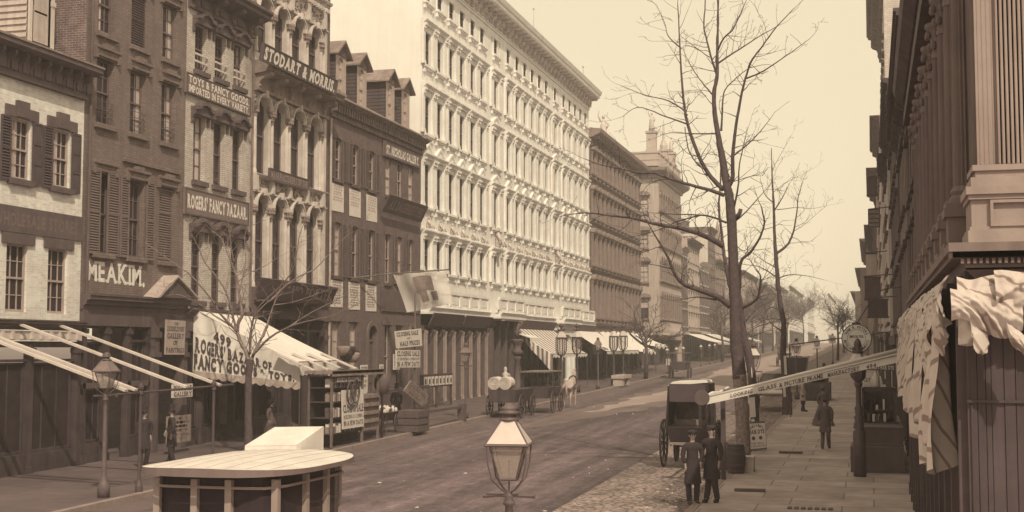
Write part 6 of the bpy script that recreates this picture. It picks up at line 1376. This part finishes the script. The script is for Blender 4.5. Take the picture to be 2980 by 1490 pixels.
def person(label,loc,rz=0,h=1.75,coatm=cloth,hat='top',stance=.1,arms=(0.,0.),skirt=False,group=None,trm=None,coat_len=.42):
    """local: faces -y; scaled from a 1.75 m figure"""
    t=thing('person',label,'person',loc,group); s=h/1.75
    def J(x,y,z,r,r2=None): return (x*s,y*s,z*s,r*s,(r2 or r)*s)
    hips=.92; N=[J(0,0,hips,.13,.1),J(0,0,1.1,.125,.09),J(0,-.01,1.28,.13,.09),J(0,0,1.4,.115,.07),J(0,0,1.5,.05,.05),J(0,-.01,1.56,.055,.06),J(0,-.015,1.64,.072,.088),J(0,-.01,1.72,.055,.065)]
    Ed=[(i,i+1) for i in range(7)]
    for sx,ar in ((-1,arms[0]),(1,arms[1])):
        k=len(N); el=(sx*(.23+.04*abs(ar)),.03-.1*ar,1.16); wr=(sx*(.2-.1*ar),-.02-.24*ar,.93+.18*ar)
        N+=[J(sx*.17,0,1.38,.05),J(*el,.042),J(*wr,.028),J(wr[0],wr[1]-.01,wr[2]-.08,.036,.02)]; Ed+=[(3,k),(k,k+1),(k+1,k+2),(k+2,k+3)]
        for f,(dx,dl) in enumerate(((-.024,.075),(-.008,.088),(.008,.082),(.023,.066))):
            q=len(N); hx,hy,hz=wr[0],wr[1]-.01,wr[2]-.08; N+=[J(hx+sx*.004,hy+dx,hz-dl*.6,.009),J(hx-sx*.008,hy+dx,hz-dl*.95,.0075)]; Ed+=[(k+3,q),(q,q+1)]
        q=len(N); N+=[J(wr[0],wr[1]-.05,wr[2]-.07,.01),J(wr[0]-sx*.01,wr[1]-.06,wr[2]-.11,.008)]; Ed+=[(k+3,q),(q,q+1)]
    for sx in (-1,1):
        k=len(N); st=stance*sx; N+=[J(sx*.09,0,.86,.1),J(sx*.1,-st*.5,.48,.062),J(sx*.1,st*.6,.09,.04),J(sx*.11,st*.6-.14,.03,.035,.025)]; Ed+=[(0,k),(k,k+1),(k+1,k+2),(k+2,k+3)]
    me=skin_mesh('person_body',N,Ed,skin); bd=put('body',me,t,loc)
    m=MB(); 
    for sx in (-1,1): m.ball((sx*.03*s,-.098*s,1.655*s),.012*s)
    f=put('eyes',m.mesh('eyes',cloth),t,loc)
    m=MB(); m.ball((0,-.108*s,1.625*s),.014*s,.022*s,.026*s); 
    for sx in (-1,1): m.ball((sx*.078*s,0,1.635*s),.012*s,.02*s,.03*s)
    m.ball((0,-.093*s,1.583*s),.026*s,.01*s,.007*s); put('face_features',m.mesh('face_features',skin,smooth=True),t,loc)
    m=MB(); m.ball((0,.02*s,1.675*s),.084*s,.088*s,.085*s,12,8); put('hair',m.mesh('hair',cloth,smooth=True),t,loc)
    # trousers
    if not skirt:
        N=[J(0,0,1.0,.15,.12),J(0,0,.9,.16,.13)]; Ed=[(0,1)]
        for sx in (-1,1):
            k=len(N); st=stance*sx; N+=[J(sx*.1,0,.8,.115),J(sx*.1,-st*.5,.48,.085),J(sx*.1,st*.6,.12,.07),J(sx*.1,st*.6,.06,.072)]; Ed+=[(1,k),(k,k+1),(k+1,k+2),(k+2,k+3)]
        put('trousers',skin_mesh('trousers',N,Ed,trm or coatm),t,loc)
    m=MB()
    for sx in (-1,1): st=stance*sx; m.ball((sx*.105*s,(st*.6-.06)*s,.045*s),.05*s,.14*s,.05*s,10,6)
    put('boots',m.mesh('boots',leather,smooth=True),t,loc)
    # coat: torso and sleeves, with skirts
    N=[J(0,0,1.0,.17,.135),J(0,0,1.15,.15,.115),J(0,0,1.3,.175,.125),J(0,0,1.43,.15,.1),J(0,.005,1.49,.075,.075)]; Ed=[(i,i+1) for i in range(4)]
    for sx,ar in ((-1,arms[0]),(1,arms[1])):
        k=len(N); el=(sx*(.24+.04*abs(ar)),.03-.1*ar,1.16); wr=(sx*(.2-.1*ar),-.02-.22*ar,.95+.16*ar)
        N+=[J(sx*.19,0,1.4,.085),J(*el,.062),J(*wr,.048)]; Ed+=[(3,k),(k,k+1),(k+1,k+2)]
    put('coat',skin_mesh('coat',N,Ed,coatm),t,loc)
    m=MB(); zb=(1.0-coat_len) if not skirt else .03; rb=.2 if not skirt else .5
    V=[];Fc=[];nn=20
    for i in range(5):
        q=i/4; zz=(1.1+(zb-1.1)*q)*s; r=(.15+(rb-.15)*q)*s
        for k in range(nn):
            a=2*math.pi*k/nn; e=1+.06*q*math.sin(5*a+1); V.append((r*1.05*math.cos(a)*e,r*.8*math.sin(a)*e,zz))
    for i in range(4):
        for k in range(nn): Fc.append((i*nn+k,i*nn+(k+1)%nn,(i+1)*nn+(k+1)%nn,(i+1)*nn+k))
    m.add(V,Fc); put('skirts',m.mesh('skirts',coatm,smooth=True),t,loc)
    m=MB(); z0=1.69
    if hat=='top': m.lathe(0,0,[(.16*s,z0*s),(.16*s,(z0+.012)*s),(.095*s,(z0+.02)*s),(.09*s,(z0+.1)*s),(.1*s,(z0+.19)*s),(.01*s,(z0+.195)*s)],16)
    elif hat=='cap': m.lathe(0,0,[(.1*s,z0*s),(.11*s,(z0+.04)*s),(.08*s,(z0+.08)*s),(.01*s,(z0+.09)*s)],14); m.ball((0,-.11*s,(z0+.01)*s),.07*s,.06*s,.01*s)
    elif hat=='bonnet': m.ball((0,.03*s,1.69*s),.12*s,.13*s,.13*s,12,8)
    put('hat',m.mesh('hat',coatm,smooth=hat!='top'),t,loc); t.rotation_euler=(0,0,rz); return t
person('man in a dark coat and cap, left of the two before the carriage',(-4.1,31.0,gz(31)+.1),R(25),1.72,hat='cap',coat_len=.5,arms=(.1,.3),stance=.05)
person('man in a dark frock coat and cap, right of the two before the carriage',(-3.68,31.2,gz(31)+.14),R(-20),1.78,hat='cap',coat_len=.45,arms=(.25,.0),stance=.12)
person('man in black top hat under the sloping awning timbers, left of two',(-21.0,35.0,gz(35)+.14),R(60),1.72,hat='top',arms=(.1,.1))
person('man in black top hat under the sloping awning timbers, right of two, arm bent',(-20.6,35.9,gz(36)+.14),R(-50),1.72,hat='top',arms=(.6,.1))
person('person in a dark coat walking away on the right sidewalk past the plinth',(-1.55,46,gz(46)+.14),R(178),1.72,coatm=clothg,hat='top',stance=.28)
person('person in a long dark cloak farther up the right sidewalk',(-2.0,57,gz(57)+.14),R(170),1.62,coatm=clothg,hat='bonnet',skirt=True)
person('person in a pale coat bending by the thin tree with notices',(-3.3,66.5,gz(66)+.14),R(90),1.66,coatm=mat('pale_linen_coat',.5,.9,.15,5.),trm=cloth,hat='cap',arms=(.5,.5))
person('person in black standing in the hotel entrance by the portico',(-21.6,80.6,gz(80)+.14),R(90),1.72,hat='top')
person('person in a dark coat at the kerb below the two sale boards',(-19.6,52.8,gz(53)+.14),R(40),1.7,hat='top')
person('person in a black skirt and bonnet before the bazaar awning',(-20.8,43.2,gz(43)+.14),R(80),1.6,hat='bonnet',skirt=True,coatm=clothg)
person('person in dark clothes behind the pale-shirted one, by the coach',(-3.0,88,gz(88)+.14),R(120),1.72,hat='top')
t=thing('carved_figure','pale carved standing figure at the hotel cigar shop door','statue',(-21.9,78.3,gz(78)+.14)); z=gz(78)+.14
m=MB(); m.lathe(-21.9,78.3,[(.2,z),(.2,z+.25),(.16,z+.3),(.2,z+.7),(.17,z+1.1),(.22,z+1.4),(.08,z+1.5),(.11,z+1.6),(.1,z+1.75),(.02,z+1.82)],12); m.tube([(-21.7,78.3,z+1.4),(-21.6,78.4,z+1.15),(-21.7,78.5,z+1.3)],.05,6); m.build('figure',dstone,t,True)
# white horse and cart
def horse(label,loc,rz,mt,s=1.):
    t=thing('horse',label,'horse',loc)
    def J(x,y,z,r,r2=None): return (x*s,y*s,z*s,r*s,(r2 or r)*s)
    N=[J(0,.62,1.32,.24,.26),J(0,.3,1.26,.26,.3),J(0,-.1,1.22,.27,.32),J(0,-.5,1.28,.25,.31),J(0,-.72,1.42,.15,.24),J(0,-.98,1.72,.1,.15),J(0,-1.12,1.9,.085,.1),J(0,-1.28,1.78,.075,.09),J(0,-1.48,1.58,.055,.06),J(0,-1.55,1.52,.05,.05)]
    Ed=[(i,i+1) for i in range(9)]
    for sx in (-1,1):
        k=len(N); N+=[J(sx*.15,-.55,1.05,.11),J(sx*.15,-.56,.78,.075),J(sx*.15,-.55,.48,.05),J(sx*.15,-.55,.14,.035),J(sx*.15,-.6,.04,.055)]; Ed+=[(3,k)]+[(k+i,k+i+1) for i in range(4)]
        k=len(N); N+=[J(sx*.17,.66,1.08,.16),J(sx*.16,.52,.85,.1),J(sx*.16,.74,.55,.055),J(sx*.16,.7,.16,.038),J(sx*.16,.65,.04,.055)]; Ed+=[(0,k)]+[(k+i,k+i+1) for i in range(4)]
    put('body',skin_mesh('horse_body',N,Ed,mt,root=2),t,loc)
    m=MB(); m.tube([(0,.86*s,1.42*s),(0,.98*s,1.2*s),(0,.96*s,.8*s),(0,.92*s,.55*s)],[.05*s,.07*s,.06*s,.01],7); put('tail',m.mesh('tail',mt,smooth=True),t,loc)
    m=MB(); m.tube([(0,-.6*s,1.72*s),(0,-.85*s,1.92*s),(0,-1.08*s,2.04*s)],[.03,.05,.03],6); 
    for sx in (-1,1): m.tube([(sx*.05*s,-1.1*s,1.98*s),(sx*.06*s,-1.1*s,2.1*s)],[.03*s,.005],5)
    put('mane',m.mesh('mane',mt,smooth=True),t,loc)
    m=MB(); m.tube([(0,-.68*s+.3*s*math.sin(a)*.4,1.35*s+.34*s*math.cos(a)) if 0 else (.25*s*math.sin(a),-.62*s-.1*s*math.cos(a),1.38*s+.32*s*math.cos(a)) for a in [2*math.pi*i/16 for i in range(17)]],.035*s,6); m.tube([(.26*s,-.6*s,1.3*s),(.3*s,.9*s,1.1*s)],.02,5); m.tube([(-.26*s,-.6*s,1.3*s),(-.3*s,.9*s,1.1*s)],.02,5); put('harness',m.mesh('harness',leather),t,loc)
    t.rotation_euler=(0,0,rz); return t
horse('pale horse in harness on the left side of the road before the white awnings',(-15.9,70,gz(70)),R(180),mat('pale_horse_coat',.42,.8,.12,4.))
def cart(label,x,y0,y1,h,loadf=None,m_=darkwood,top=False):
    z=gz((y0+y1)/2); t=thing('cart',label,'cart',(x,(y0+y1)/2,z)); m=MB(); m.ext([(x-.6,y0,z+.75),(x+.6,y0,z+.75),(x+.7,y0,z+h),(x-.7,y0,z+h)],[(x-.6,y1,z+.75),(x+.6,y1,z+.75),(x+.7,y1,z+h),(x-.7,y1,z+h)]); m.build('body',m_,t)
    for xx in (x-.8,x+.8):
        wheel(t,xx,y0+.6,z+.55,.55,m_=m_,sp=10); wheel(t,xx,y1-.6,z+.5,.5,m_=m_,sp=10)
    if top:
        m=MB(); m.box(x-.75,x+.75,y0-.1,y1+.1,z+h+.75,z+h+.82); m.build('roof',mat('dull_carriage_roof',.2,.4,.1,3.),t)
        for xx in (x-.65,x+.65):
            for yy in (y0+.05,(y0+y1)/2,y1-.05): m=MB(); m.tube([(xx,yy,z+h),(xx,yy,z+h+.76)],.03,5); m.build('roof_post',m_,t)
    return t
cart('dark open cart loaded with two rolls at the left kerb before the hotel',-17.0,60.2,63.5,1.35)
for k,xr in enumerate((-17.5,-16.95)):
    z=gz(61)+1.35+.32; t=thing('canvas_roll','white coiled roll standing in the cart, %s of two'%('left','right')[k],'roll',(xr,60.6,z))
    m=MB(); P=[];a=0
    while a<2*math.pi*4: r=.05+.27*a/(2*math.pi*4); P.append((xr+r*math.cos(a),60.5,z+r*math.sin(a))); a+=.3
    m.tube(P,.026,5)
    m.lathe(0,0,[(.3,0),(.3,.8)],20); m.v[-40:]=[(q[0]+xr,60.51+q[2],z+q[1]) for q in m.v[-40:]]; m.build('coil',[mat('pale_coil',.6,.9,.2,5.)],t)
cart('dark covered carriage behind the pale horse, in front of the hotel piers',-16.4,64.2,67,1.3,top=True)
cart('dark open wagon standing on the right side before the square coach',-6.0,84,87.5,1.4)
cart('small dark wagon far up the street on the left',-16,112,115,1.4,top=True)
cart('distant covered wagon in the middle of the pale road',-9.5,150,153.5,1.5,top=True)
cart('faint far carriage on the left before the long white awning',-15.5,170,173,1.4,top=True)
# =============================== TREES ===============================
def smooth_path(P,rs,k=5,jit=.0,rnd=None):
    out=[];ro=[]
    n_=len(P)
    for i in range(n_-1):
        p0=P[max(i-1,0)];p1=P[i];p2=P[i+1];p3=P[min(i+2,n_-1)]
        for j in range(k):
            t=j/k; q=.5*((2*p1)+(-p0+p2)*t+(2*p0-5*p1+4*p2-p3)*t*t+(-p0+3*p1-3*p2+p3)*t**3)
            if rnd and (i or j): q=q+Vector((rnd.gauss(0,jit),rnd.gauss(0,jit),rnd.gauss(0,jit)))
            out.append(q); ro.append(rs[i]+(rs[i+1]-rs[i])*t)
    out.append(P[-1]); ro.append(rs[-1]); return out,ro
def twig(m,p,d,ln,r,rnd,lev,up=.25):
    n_=max(3,int(ln/.18)); P=[p]; q=p; dd=d.normalized(); rs=[r]
    for i in range(n_):
        dd=(dd+Vector((rnd.gauss(0,.16),rnd.gauss(0,.16),rnd.gauss(0,.12)+up*.12))).normalized(); q=q+dd*ln/n_; P.append(q); rs.append(max(r*(1-.7*(i+1)/n_),.0042))
        if lev>0 and i>0 and rnd.random()<.55:
            s_=Vector((rnd.gauss(0,1),rnd.gauss(0,1),rnd.gauss(0,.7))); s_=(s_-dd*s_.dot(dd)).normalized()
            twig(m,q,dd*.8+s_*.75,ln*rnd.uniform(.3,.55),max(r*.6,.0055),rnd,lev-1,up)
    m.tube(P,rs,4 if r<.02 else 5,cap=False)
def limb(m,pts,Y,r0,r1,dy,rnd,tw=1.,tl=.9,y0off=0.,up=.25,lev=2):
    """a limb followed through measured points, leaning dy metres up or down the street by its tip"""
    n_=len(pts); L_=[0]
    for a,b in zip(pts,pts[1:]): L_.append(L_[-1]+math.hypot(b[0]-a[0],b[1]-a[1]))
    P=[onY(x,y,Y+y0off+(dy-y0off)*(l_/L_[-1])) for (x,y),l_ in zip(pts,L_)]; rs=[r0+(r1-r0)*(l_/L_[-1])**.8 for l_ in L_]
    A,Rr=smooth_path(P,rs,5,.004*Y/42,rnd); m.tube(A,Rr,8 if r0>.05 else 6)
    for i in range(2,len(A)-1):
        if rnd.random()<tw*.42:
            d=(A[i+1]-A[i-1]).normalized(); s_=Vector((rnd.gauss(0,1),rnd.gauss(0,.8),rnd.gauss(0,.6)+.35)); s_=(s_-d*s_.dot(d)).normalized()
            twig(m,A[i],d*.6+s_,tl*rnd.uniform(.4,1.2),max(min(Rr[i]*.5,.018),.007),rnd,lev,up)
    d=(A[-1]-A[-2]).normalized(); twig(m,A[-1],d,tl*.9,max(r1*.9,.005),rnd,lev,up)
def trunkmesh(pts,Y,rs,name,par,mt,rnd,n=14,flare=True):
    P=[onY(x,y,Y) for x,y in pts]; A,Rr=smooth_path(P,rs,6,.003,rnd); m=MB(); m.tube(A,Rr,n); 
    c=[(Vector(v)) for v in m.v]
    m.v=[tuple(v+Vector((math.sin(v.z*9+v.x*40)*.006,math.cos(v.z*7+v.y*33)*.006,0))) for v in c]
    return m.build(name,mt,par,True)
rnd=random.Random(11)
# big bare tree
Yb=38.9; s_=Yb/3800
t=thing('bare_tree','tall bare tree with a thick dark trunk rising above the white banner board','tree',(-3.6,Yb,gz(Yb)+.14))
trunkmesh([(2165,1362),(2163,1300),(2160,1200),(2155,1140),(2152,1090)],Yb,[.24,.215,.205,.2,.2],'lower_trunk',t,barkl,rnd)
trunkmesh([(2152,1100),(2149,1060),(2143,1000),(2140,900),(2134,760),(2128,630),(2122,570),(2116,543),(2102,462),(2089,391),(2080,326),(2078,272),(2087,217),(2087,163),(2089,82),(2090,0),(2092,-70)],Yb,[.2,.2,.19,.17,.15,.145,.135,.125,.1,.08,.07,.062,.055,.045,.035,.028,.02],'trunk',t,bark,rnd)
m=MB()
LB=[([(2108,568),(2066,553),(2026,543),(1961,524),(1906,505),(1863,503),(1809,492),(1754,481),(1700,462)],.05,.008,-1.5),
([(2105,552),(2070,516),(2045,478),(2026,435),(2002,364),(1991,304),(1983,217),(1979,141),(1972,11)],.06,.012,1.2),
([(2000,335),(1983,315),(1939,291),(1874,276),(1803,247)],.022,.006,2.),([(2002,361),(1939,340),(1885,318),(1849,314),(1811,340)],.022,.006,-.6),
([(1981,140),(1945,106),(1934,65),(1915,24)],.018,.006,1.5),([(1993,370),(1997,400),(2004,435),(2020,465),(2040,485)],.012,.018,0),
([(2121,543),(2132,516),(2132,462),(2140,380),(2156,283),(2173,217),(2189,174),(2222,130),(2262,76),(2314,22)],.055,.008,-1.),
([(2173,228),(2222,206),(2287,163),(2355,114)],.022,.006,-2),([(2089,185),(2113,168),(2156,141),(2205,109),(2262,76)],.025,.008,1.),
([(2099,380),(2102,326),(2108,266),(2135,234),(2175,201)],.03,.01,.8),([(2086,217),(2075,185),(2059,125),(2048,71),(2053,0),(2050,-60)],.03,.012,.5),
([(2089,147),(2108,109),(2135,82),(2170,5)],.025,.008,-.8),([(2075,277),(2048,245),(2021,209),(1993,158)],.02,.007,1.5),([(2085,320),(2059,288),(2037,261)],.012,.006,1),
([(2080,389),(2026,389),(1950,387),(1917,397)],.02,.006,-1.6),([(2063,166),(2026,141),(1996,132),(1980,145)],.014,.006,1),
([(2104,715),(2061,691),(2017,674),(1965,661),(1900,650),(1843,635),(1800,630),(1704,620),(1643,626)],.075,.008,-2.),
([(2126,890),(2083,861),(2017,839),(1983,822),(1961,791),(1943,748),(1900,674),(1880,640)],.085,.01,-1.2),
([(1961,785),(1909,772),(1880,768)],.018,.006,-2),([(2085,872),(2026,865),(1978,873)],.03,.006,0),
([(2113,648),(2083,635),(2039,626),(1974,624),(1909,620)],.03,.007,1.4),([(2039,626),(1974,643),(1922,667),(1843,689)],.022,.006,.6),
([(2135,648),(2170,617),(2217,565),(2240,540)],.025,.006,1.),([(2135,609),(2148,543),(2151,489),(2162,429),(2173,386)],.03,.008,-.6),
([(2137,451),(2162,432),(2200,397),(2246,340)],.02,.006,-1.),([(2128,700),(2165,730),(2190,700)],.012,.006,1)]
for pts,r0,r1,dy in LB: limb(m,pts,Yb,r0*1.22,r1*1.15,dy,rnd,1.15,.85)
m.build('branches',bark,t,True)
m=MB(); m.tube([(onY(2135,640,Yb)),(onY(2152,622,Yb)),(onY(2156,608,Yb))],[.07,.065,.06],8); m.build('cut_stub',bark,t,True)
# second tree close behind
Y2=45.8
t=thing('bare_tree','second bare tree close behind the big trunk, pasted with pale notices','tree',(-4.0,Y2,gz(Y2)+.14))
trunkmesh([(2200,1322),(2198,1240),(2195,1180),(2188,1100),(2178,1030),(2165,985),(2157,917),(2148,860)],Y2,[.17,.155,.15,.145,.14,.13,.12,.11],'trunk',t,bark,rnd)
m=MB()
for pts,r0,r1,dy in [([(2150,880),(2128,840),(2113,780),(2105,720),(2098,660),(2092,600),(2096,540),(2098,467)],.09,.02,1.),
([(2148,870),(2153,817),(2156,761),(2183,735),(2209,696),(2222,661),(2224,641),(2215,600)],.08,.02,-1.),([(2161,896),(2190,880),(2205,865),(2211,839),(2213,804),(2200,785)],.065,.02,-.8),
([(2153,800),(2136,770),(2140,735)],.03,.01,.5),([(2205,865),(2225,872),(2240,850)],.02,.006,.5),([(2213,815),(2240,808),(2250,800)],.014,.006,.5),([(2165,980),(2205,950),(2260,935),(2300,925)],.022,.006,2.),([(2165,985),(2200,975),(2245,958)],.018,.006,1.5),([(2160,950),(2200,900),(2240,880)],.016,.006,-1)]:
    limb(m,pts,Y2,r0,r1,dy,rnd,1.0,.9)
m.build('branches',bark,t,True)
for k,(px,py0,py1,w_) in enumerate(((2187,1068,1100,.05),(2189,1155,1215,.2),(2190,1218,1228,.12))):
    p,q=onY(px,py0,Y2-.2),onY(px+2,py1,Y2-.2); tt=thing('notice','pale torn notice on the second tree trunk, %s of three'%('top','middle','lowest')[k],'notice',tuple(q)); m=MB(); m.ext([(q.x-w_/2,q.y,q.z),(q.x+w_/2,q.y,q.z+.02),(p.x+w_/2-.02,p.y,p.z),(p.x-w_/2+.01,p.y,p.z-.03)],[(q.x-w_/2,q.y+.015,q.z),(q.x+w_/2,q.y+.015,q.z+.02),(p.x+w_/2-.02,p.y+.015,p.z),(p.x-w_/2+.01,p.y+.015,p.z-.03)]); m.build('sheet',paper,tt)
# third, thinner tree
Y3=64.
t=thing('bare_tree','thin bare tree on the right sidewalk edge, whitewashed low on its trunk','tree',(-3.95,Y3,gz(Y3)+.14))
trunkmesh([(2291,1216),(2289,1150),(2284,1085),(2279,1026),(2281,945),(2274,904),(2265,836),(2261,782),(2257,735),(2254,680),(2252,609),(2248,535),(2246,480),(2245,430)],Y3,[.26,.21,.17,.15,.13,.12,.11,.1,.095,.07,.06,.04,.025,.015],'trunk',t,bark,rnd)
m=MB()
for pts,r0,r1,dy in [([(2260,737),(2291,713),(2309,674),(2320,609),(2322,578),(2335,530)],.07,.012,1.),([(2254,613),(2278,574),(2298,533)],.035,.01,-1.),([(2260,610),(2320,604),(2360,607),(2400,600)],.02,.006,1.),
([(2265,809),(2300,800),(2343,802),(2400,815)],.03,.006,-1.5),([(2256,778),(2213,752),(2183,730)],.03,.008,1.),([(2256,804),(2213,778),(2170,770),(2140,768)],.035,.008,-1.),([(2250,590),(2226,565),(2213,522)],.03,.01,.6),([(2278,967),(2252,948),(2240,935)],.045,.02,.5),
([(2265,850),(2235,830),(2200,845)],.025,.008,1.),([(2270,905),(2240,895),(2205,935)],.025,.007,-1.),([(2280,940),(2310,945),(2330,955)],.025,.007,1.),([(2274,930),(2230,930),(2180,960)],.02,.006,1.5),([(2309,674),(2345,650),(2390,610)],.016,.006,1.),([(2246,500),(2260,470),(2300,400)],.014,.006,0),([(2250,560),(2290,530),(2350,500)],.014,.006,0)]:
    limb(m,pts,Y3,r0,r1,dy,rnd,1.1,1.1)
m.build('branches',bark,t,True)
for k,(px,py0,py1) in enumerate(((2284,1035,1090),(2281,1118,1155))):
    p,q=onY(px,py0,Y3-.25),onY(px+3,py1,Y3-.25); tt=thing('notice','white slip on the thin tree, '+('upper, above the banner board','lower, just under the banner board')[k],'notice',tuple(q)); m=MB(); m.ext([(q.x-.06,q.y,q.z),(q.x+.06,q.y,q.z),(p.x+.06,p.y,p.z),(p.x-.06,p.y,p.z)],[(q.x-.06,q.y+.02,q.z),(q.x+.06,q.y+.02,q.z),(p.x+.06,p.y+.02,p.z),(p.x-.06,p.y+.02,p.z)]); m.build('sheet',paper,tt)
# left street tree
Y4=38.6
t=thing('bare_tree','low spreading bare tree before the bazaar awning on the left sidewalk','tree',(-18.35,Y4-.6,gz(Y4)+.14))
barkg=mat('pale_grey_bark',.22,.95,.35,9.,bump=.6,fine=25)  # branch bark, a paler grey than the trunk
trunkmesh([(723,1352),(723,1250),(722,1180),(723,1110),(725,1075),(728,1045)],Y4,[.17,.13,.115,.11,.115,.12],'trunk',t,bark,rnd)
m=MB()
for pts,r0,r1,dy in [([(726,1060),(715,1020),(702,1000),(691,965),(695,935),(704,917),(697,870),(695,848),(689,804),(671,761),(654,717),(641,691),(615,670)],.085,.012,1.5),
([(691,965),(680,930),(671,891),(654,843),(623,796),(597,765),(576,717),(558,683)],.045,.01,-1.),([(690,965),(641,913),(615,870),(558,804),(523,778),(480,748),(422,706)],.045,.01,-2.),
([(688,958),(623,917),(567,878),(523,859),(480,859),(420,835)],.035,.008,1.),([(730,1050),(745,1015),(758,991),(776,948),(797,887),(812,850)],.06,.012,1.5),
([(735,1035),(784,983),(841,952),(893,935),(958,922),(1002,904),(1040,883)],.045,.008,-1.),([(841,952),(893,917),(958,883),(1010,857)],.025,.007,.5),
([(728,1030),(728,978),(741,917),(763,883),(819,830),(854,778),(871,691),(884,650)],.045,.01,-1.5),([(784,878),(850,817),(915,783),(958,739),(993,700),(1028,674)],.035,.008,1.5),
([(695,818),(723,796),(763,778),(819,743)],.022,.007,1.),([(680,765),(667,674),(663,609),(654,574)],.025,.008,-.5),([(704,917),(728,874),(700,830)],.02,.007,1),([(697,850),(715,760),(715,674),(763,643)],.025,.008,.5),
([(797,887),(850,880),(910,860),(935,850)],.02,.007,1.),([(725,985),(745,930),(730,890),(728,840)],.025,.008,-1),([(741,917),(790,870),(850,850)],.02,.006,1.),([(819,830),(870,815),(905,770)],.018,.006,0)]:
    limb(m,pts,Y4,r0,r1,dy,rnd,1.25,.75)
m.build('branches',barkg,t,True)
# farther street trees
def far_tree(label,x,y,h,seed,n_=11):
    q=random.Random(seed); z=gz(y)+.14; t=thing('bare_tree',label,'tree',(x,y,z),None); m=MB(); top=Vector((x+q.uniform(-.4,.4),y,z+h*.62)); P=[Vector((x,y,z)),Vector((x+.1,y,z+h*.3)),top]; m.tube(P,[.2,.15,.09],7); m.build('trunk',bark,t,True)
    m=MB()
    for k in range(n_):
        a=q.uniform(0,6.28); f=q.uniform(.3,1); p=P[1].lerp(top,f); d=Vector((math.cos(a),math.sin(a),q.uniform(.3,1.4))); twig(m,p,d,h*q.uniform(.3,.55),.05,q,3,.3)
    m.build('branches',bark,t,True); return t
FT=[(-18.1,108,6,'small bare tree behind the big trunk among the lamps'),(-18.0,165,8,'low bushy bare tree left of the big trunk, before the far white awning'),(-18,190,10,'bare tree between the two trunks, in front of the hazy brick row'),(-18,208,10,'hazy bare tree right of the second trunk'),(-17.8,226,11,'hazy spreading tree crossing the thin tree'),(-17.8,250,11,'paler hazy tree just past the thin tree trunk'),(-17.6,290,12,'faint tree against the far stone block'),(-17,350,14,'very faint tree at the end of the left row'),(-4.2,175,8,'bare tree far up the right kerb behind the round sign'),(-4.5,230,9,'faint far tree on the right kerb')]
for i,(x,y,h,lab) in enumerate(FT): far_tree(lab,x,y,h,50+i)
# =============================== HAZE ===============================
hz=bpy.data.materials.new('haze'); hz.use_nodes=True; n=hz.node_tree.nodes; n.clear(); o_=n.new('ShaderNodeOutputMaterial'); pv=n.new('ShaderNodeVolumePrincipled'); pv.inputs['Density'].default_value=HAZE; pv.inputs['Color'].default_value=(1,.99,.98,1); pv.inputs['Anisotropy'].default_value=0
hz.node_tree.links.new(pv.outputs[0],o_.inputs['Volume'])
m=MB(); m.box(-1600,1600,-60,4100,-3,37.5); tag(m.build('haze',hz),'smoky pale air thickening up the street',None,None,'stuff')
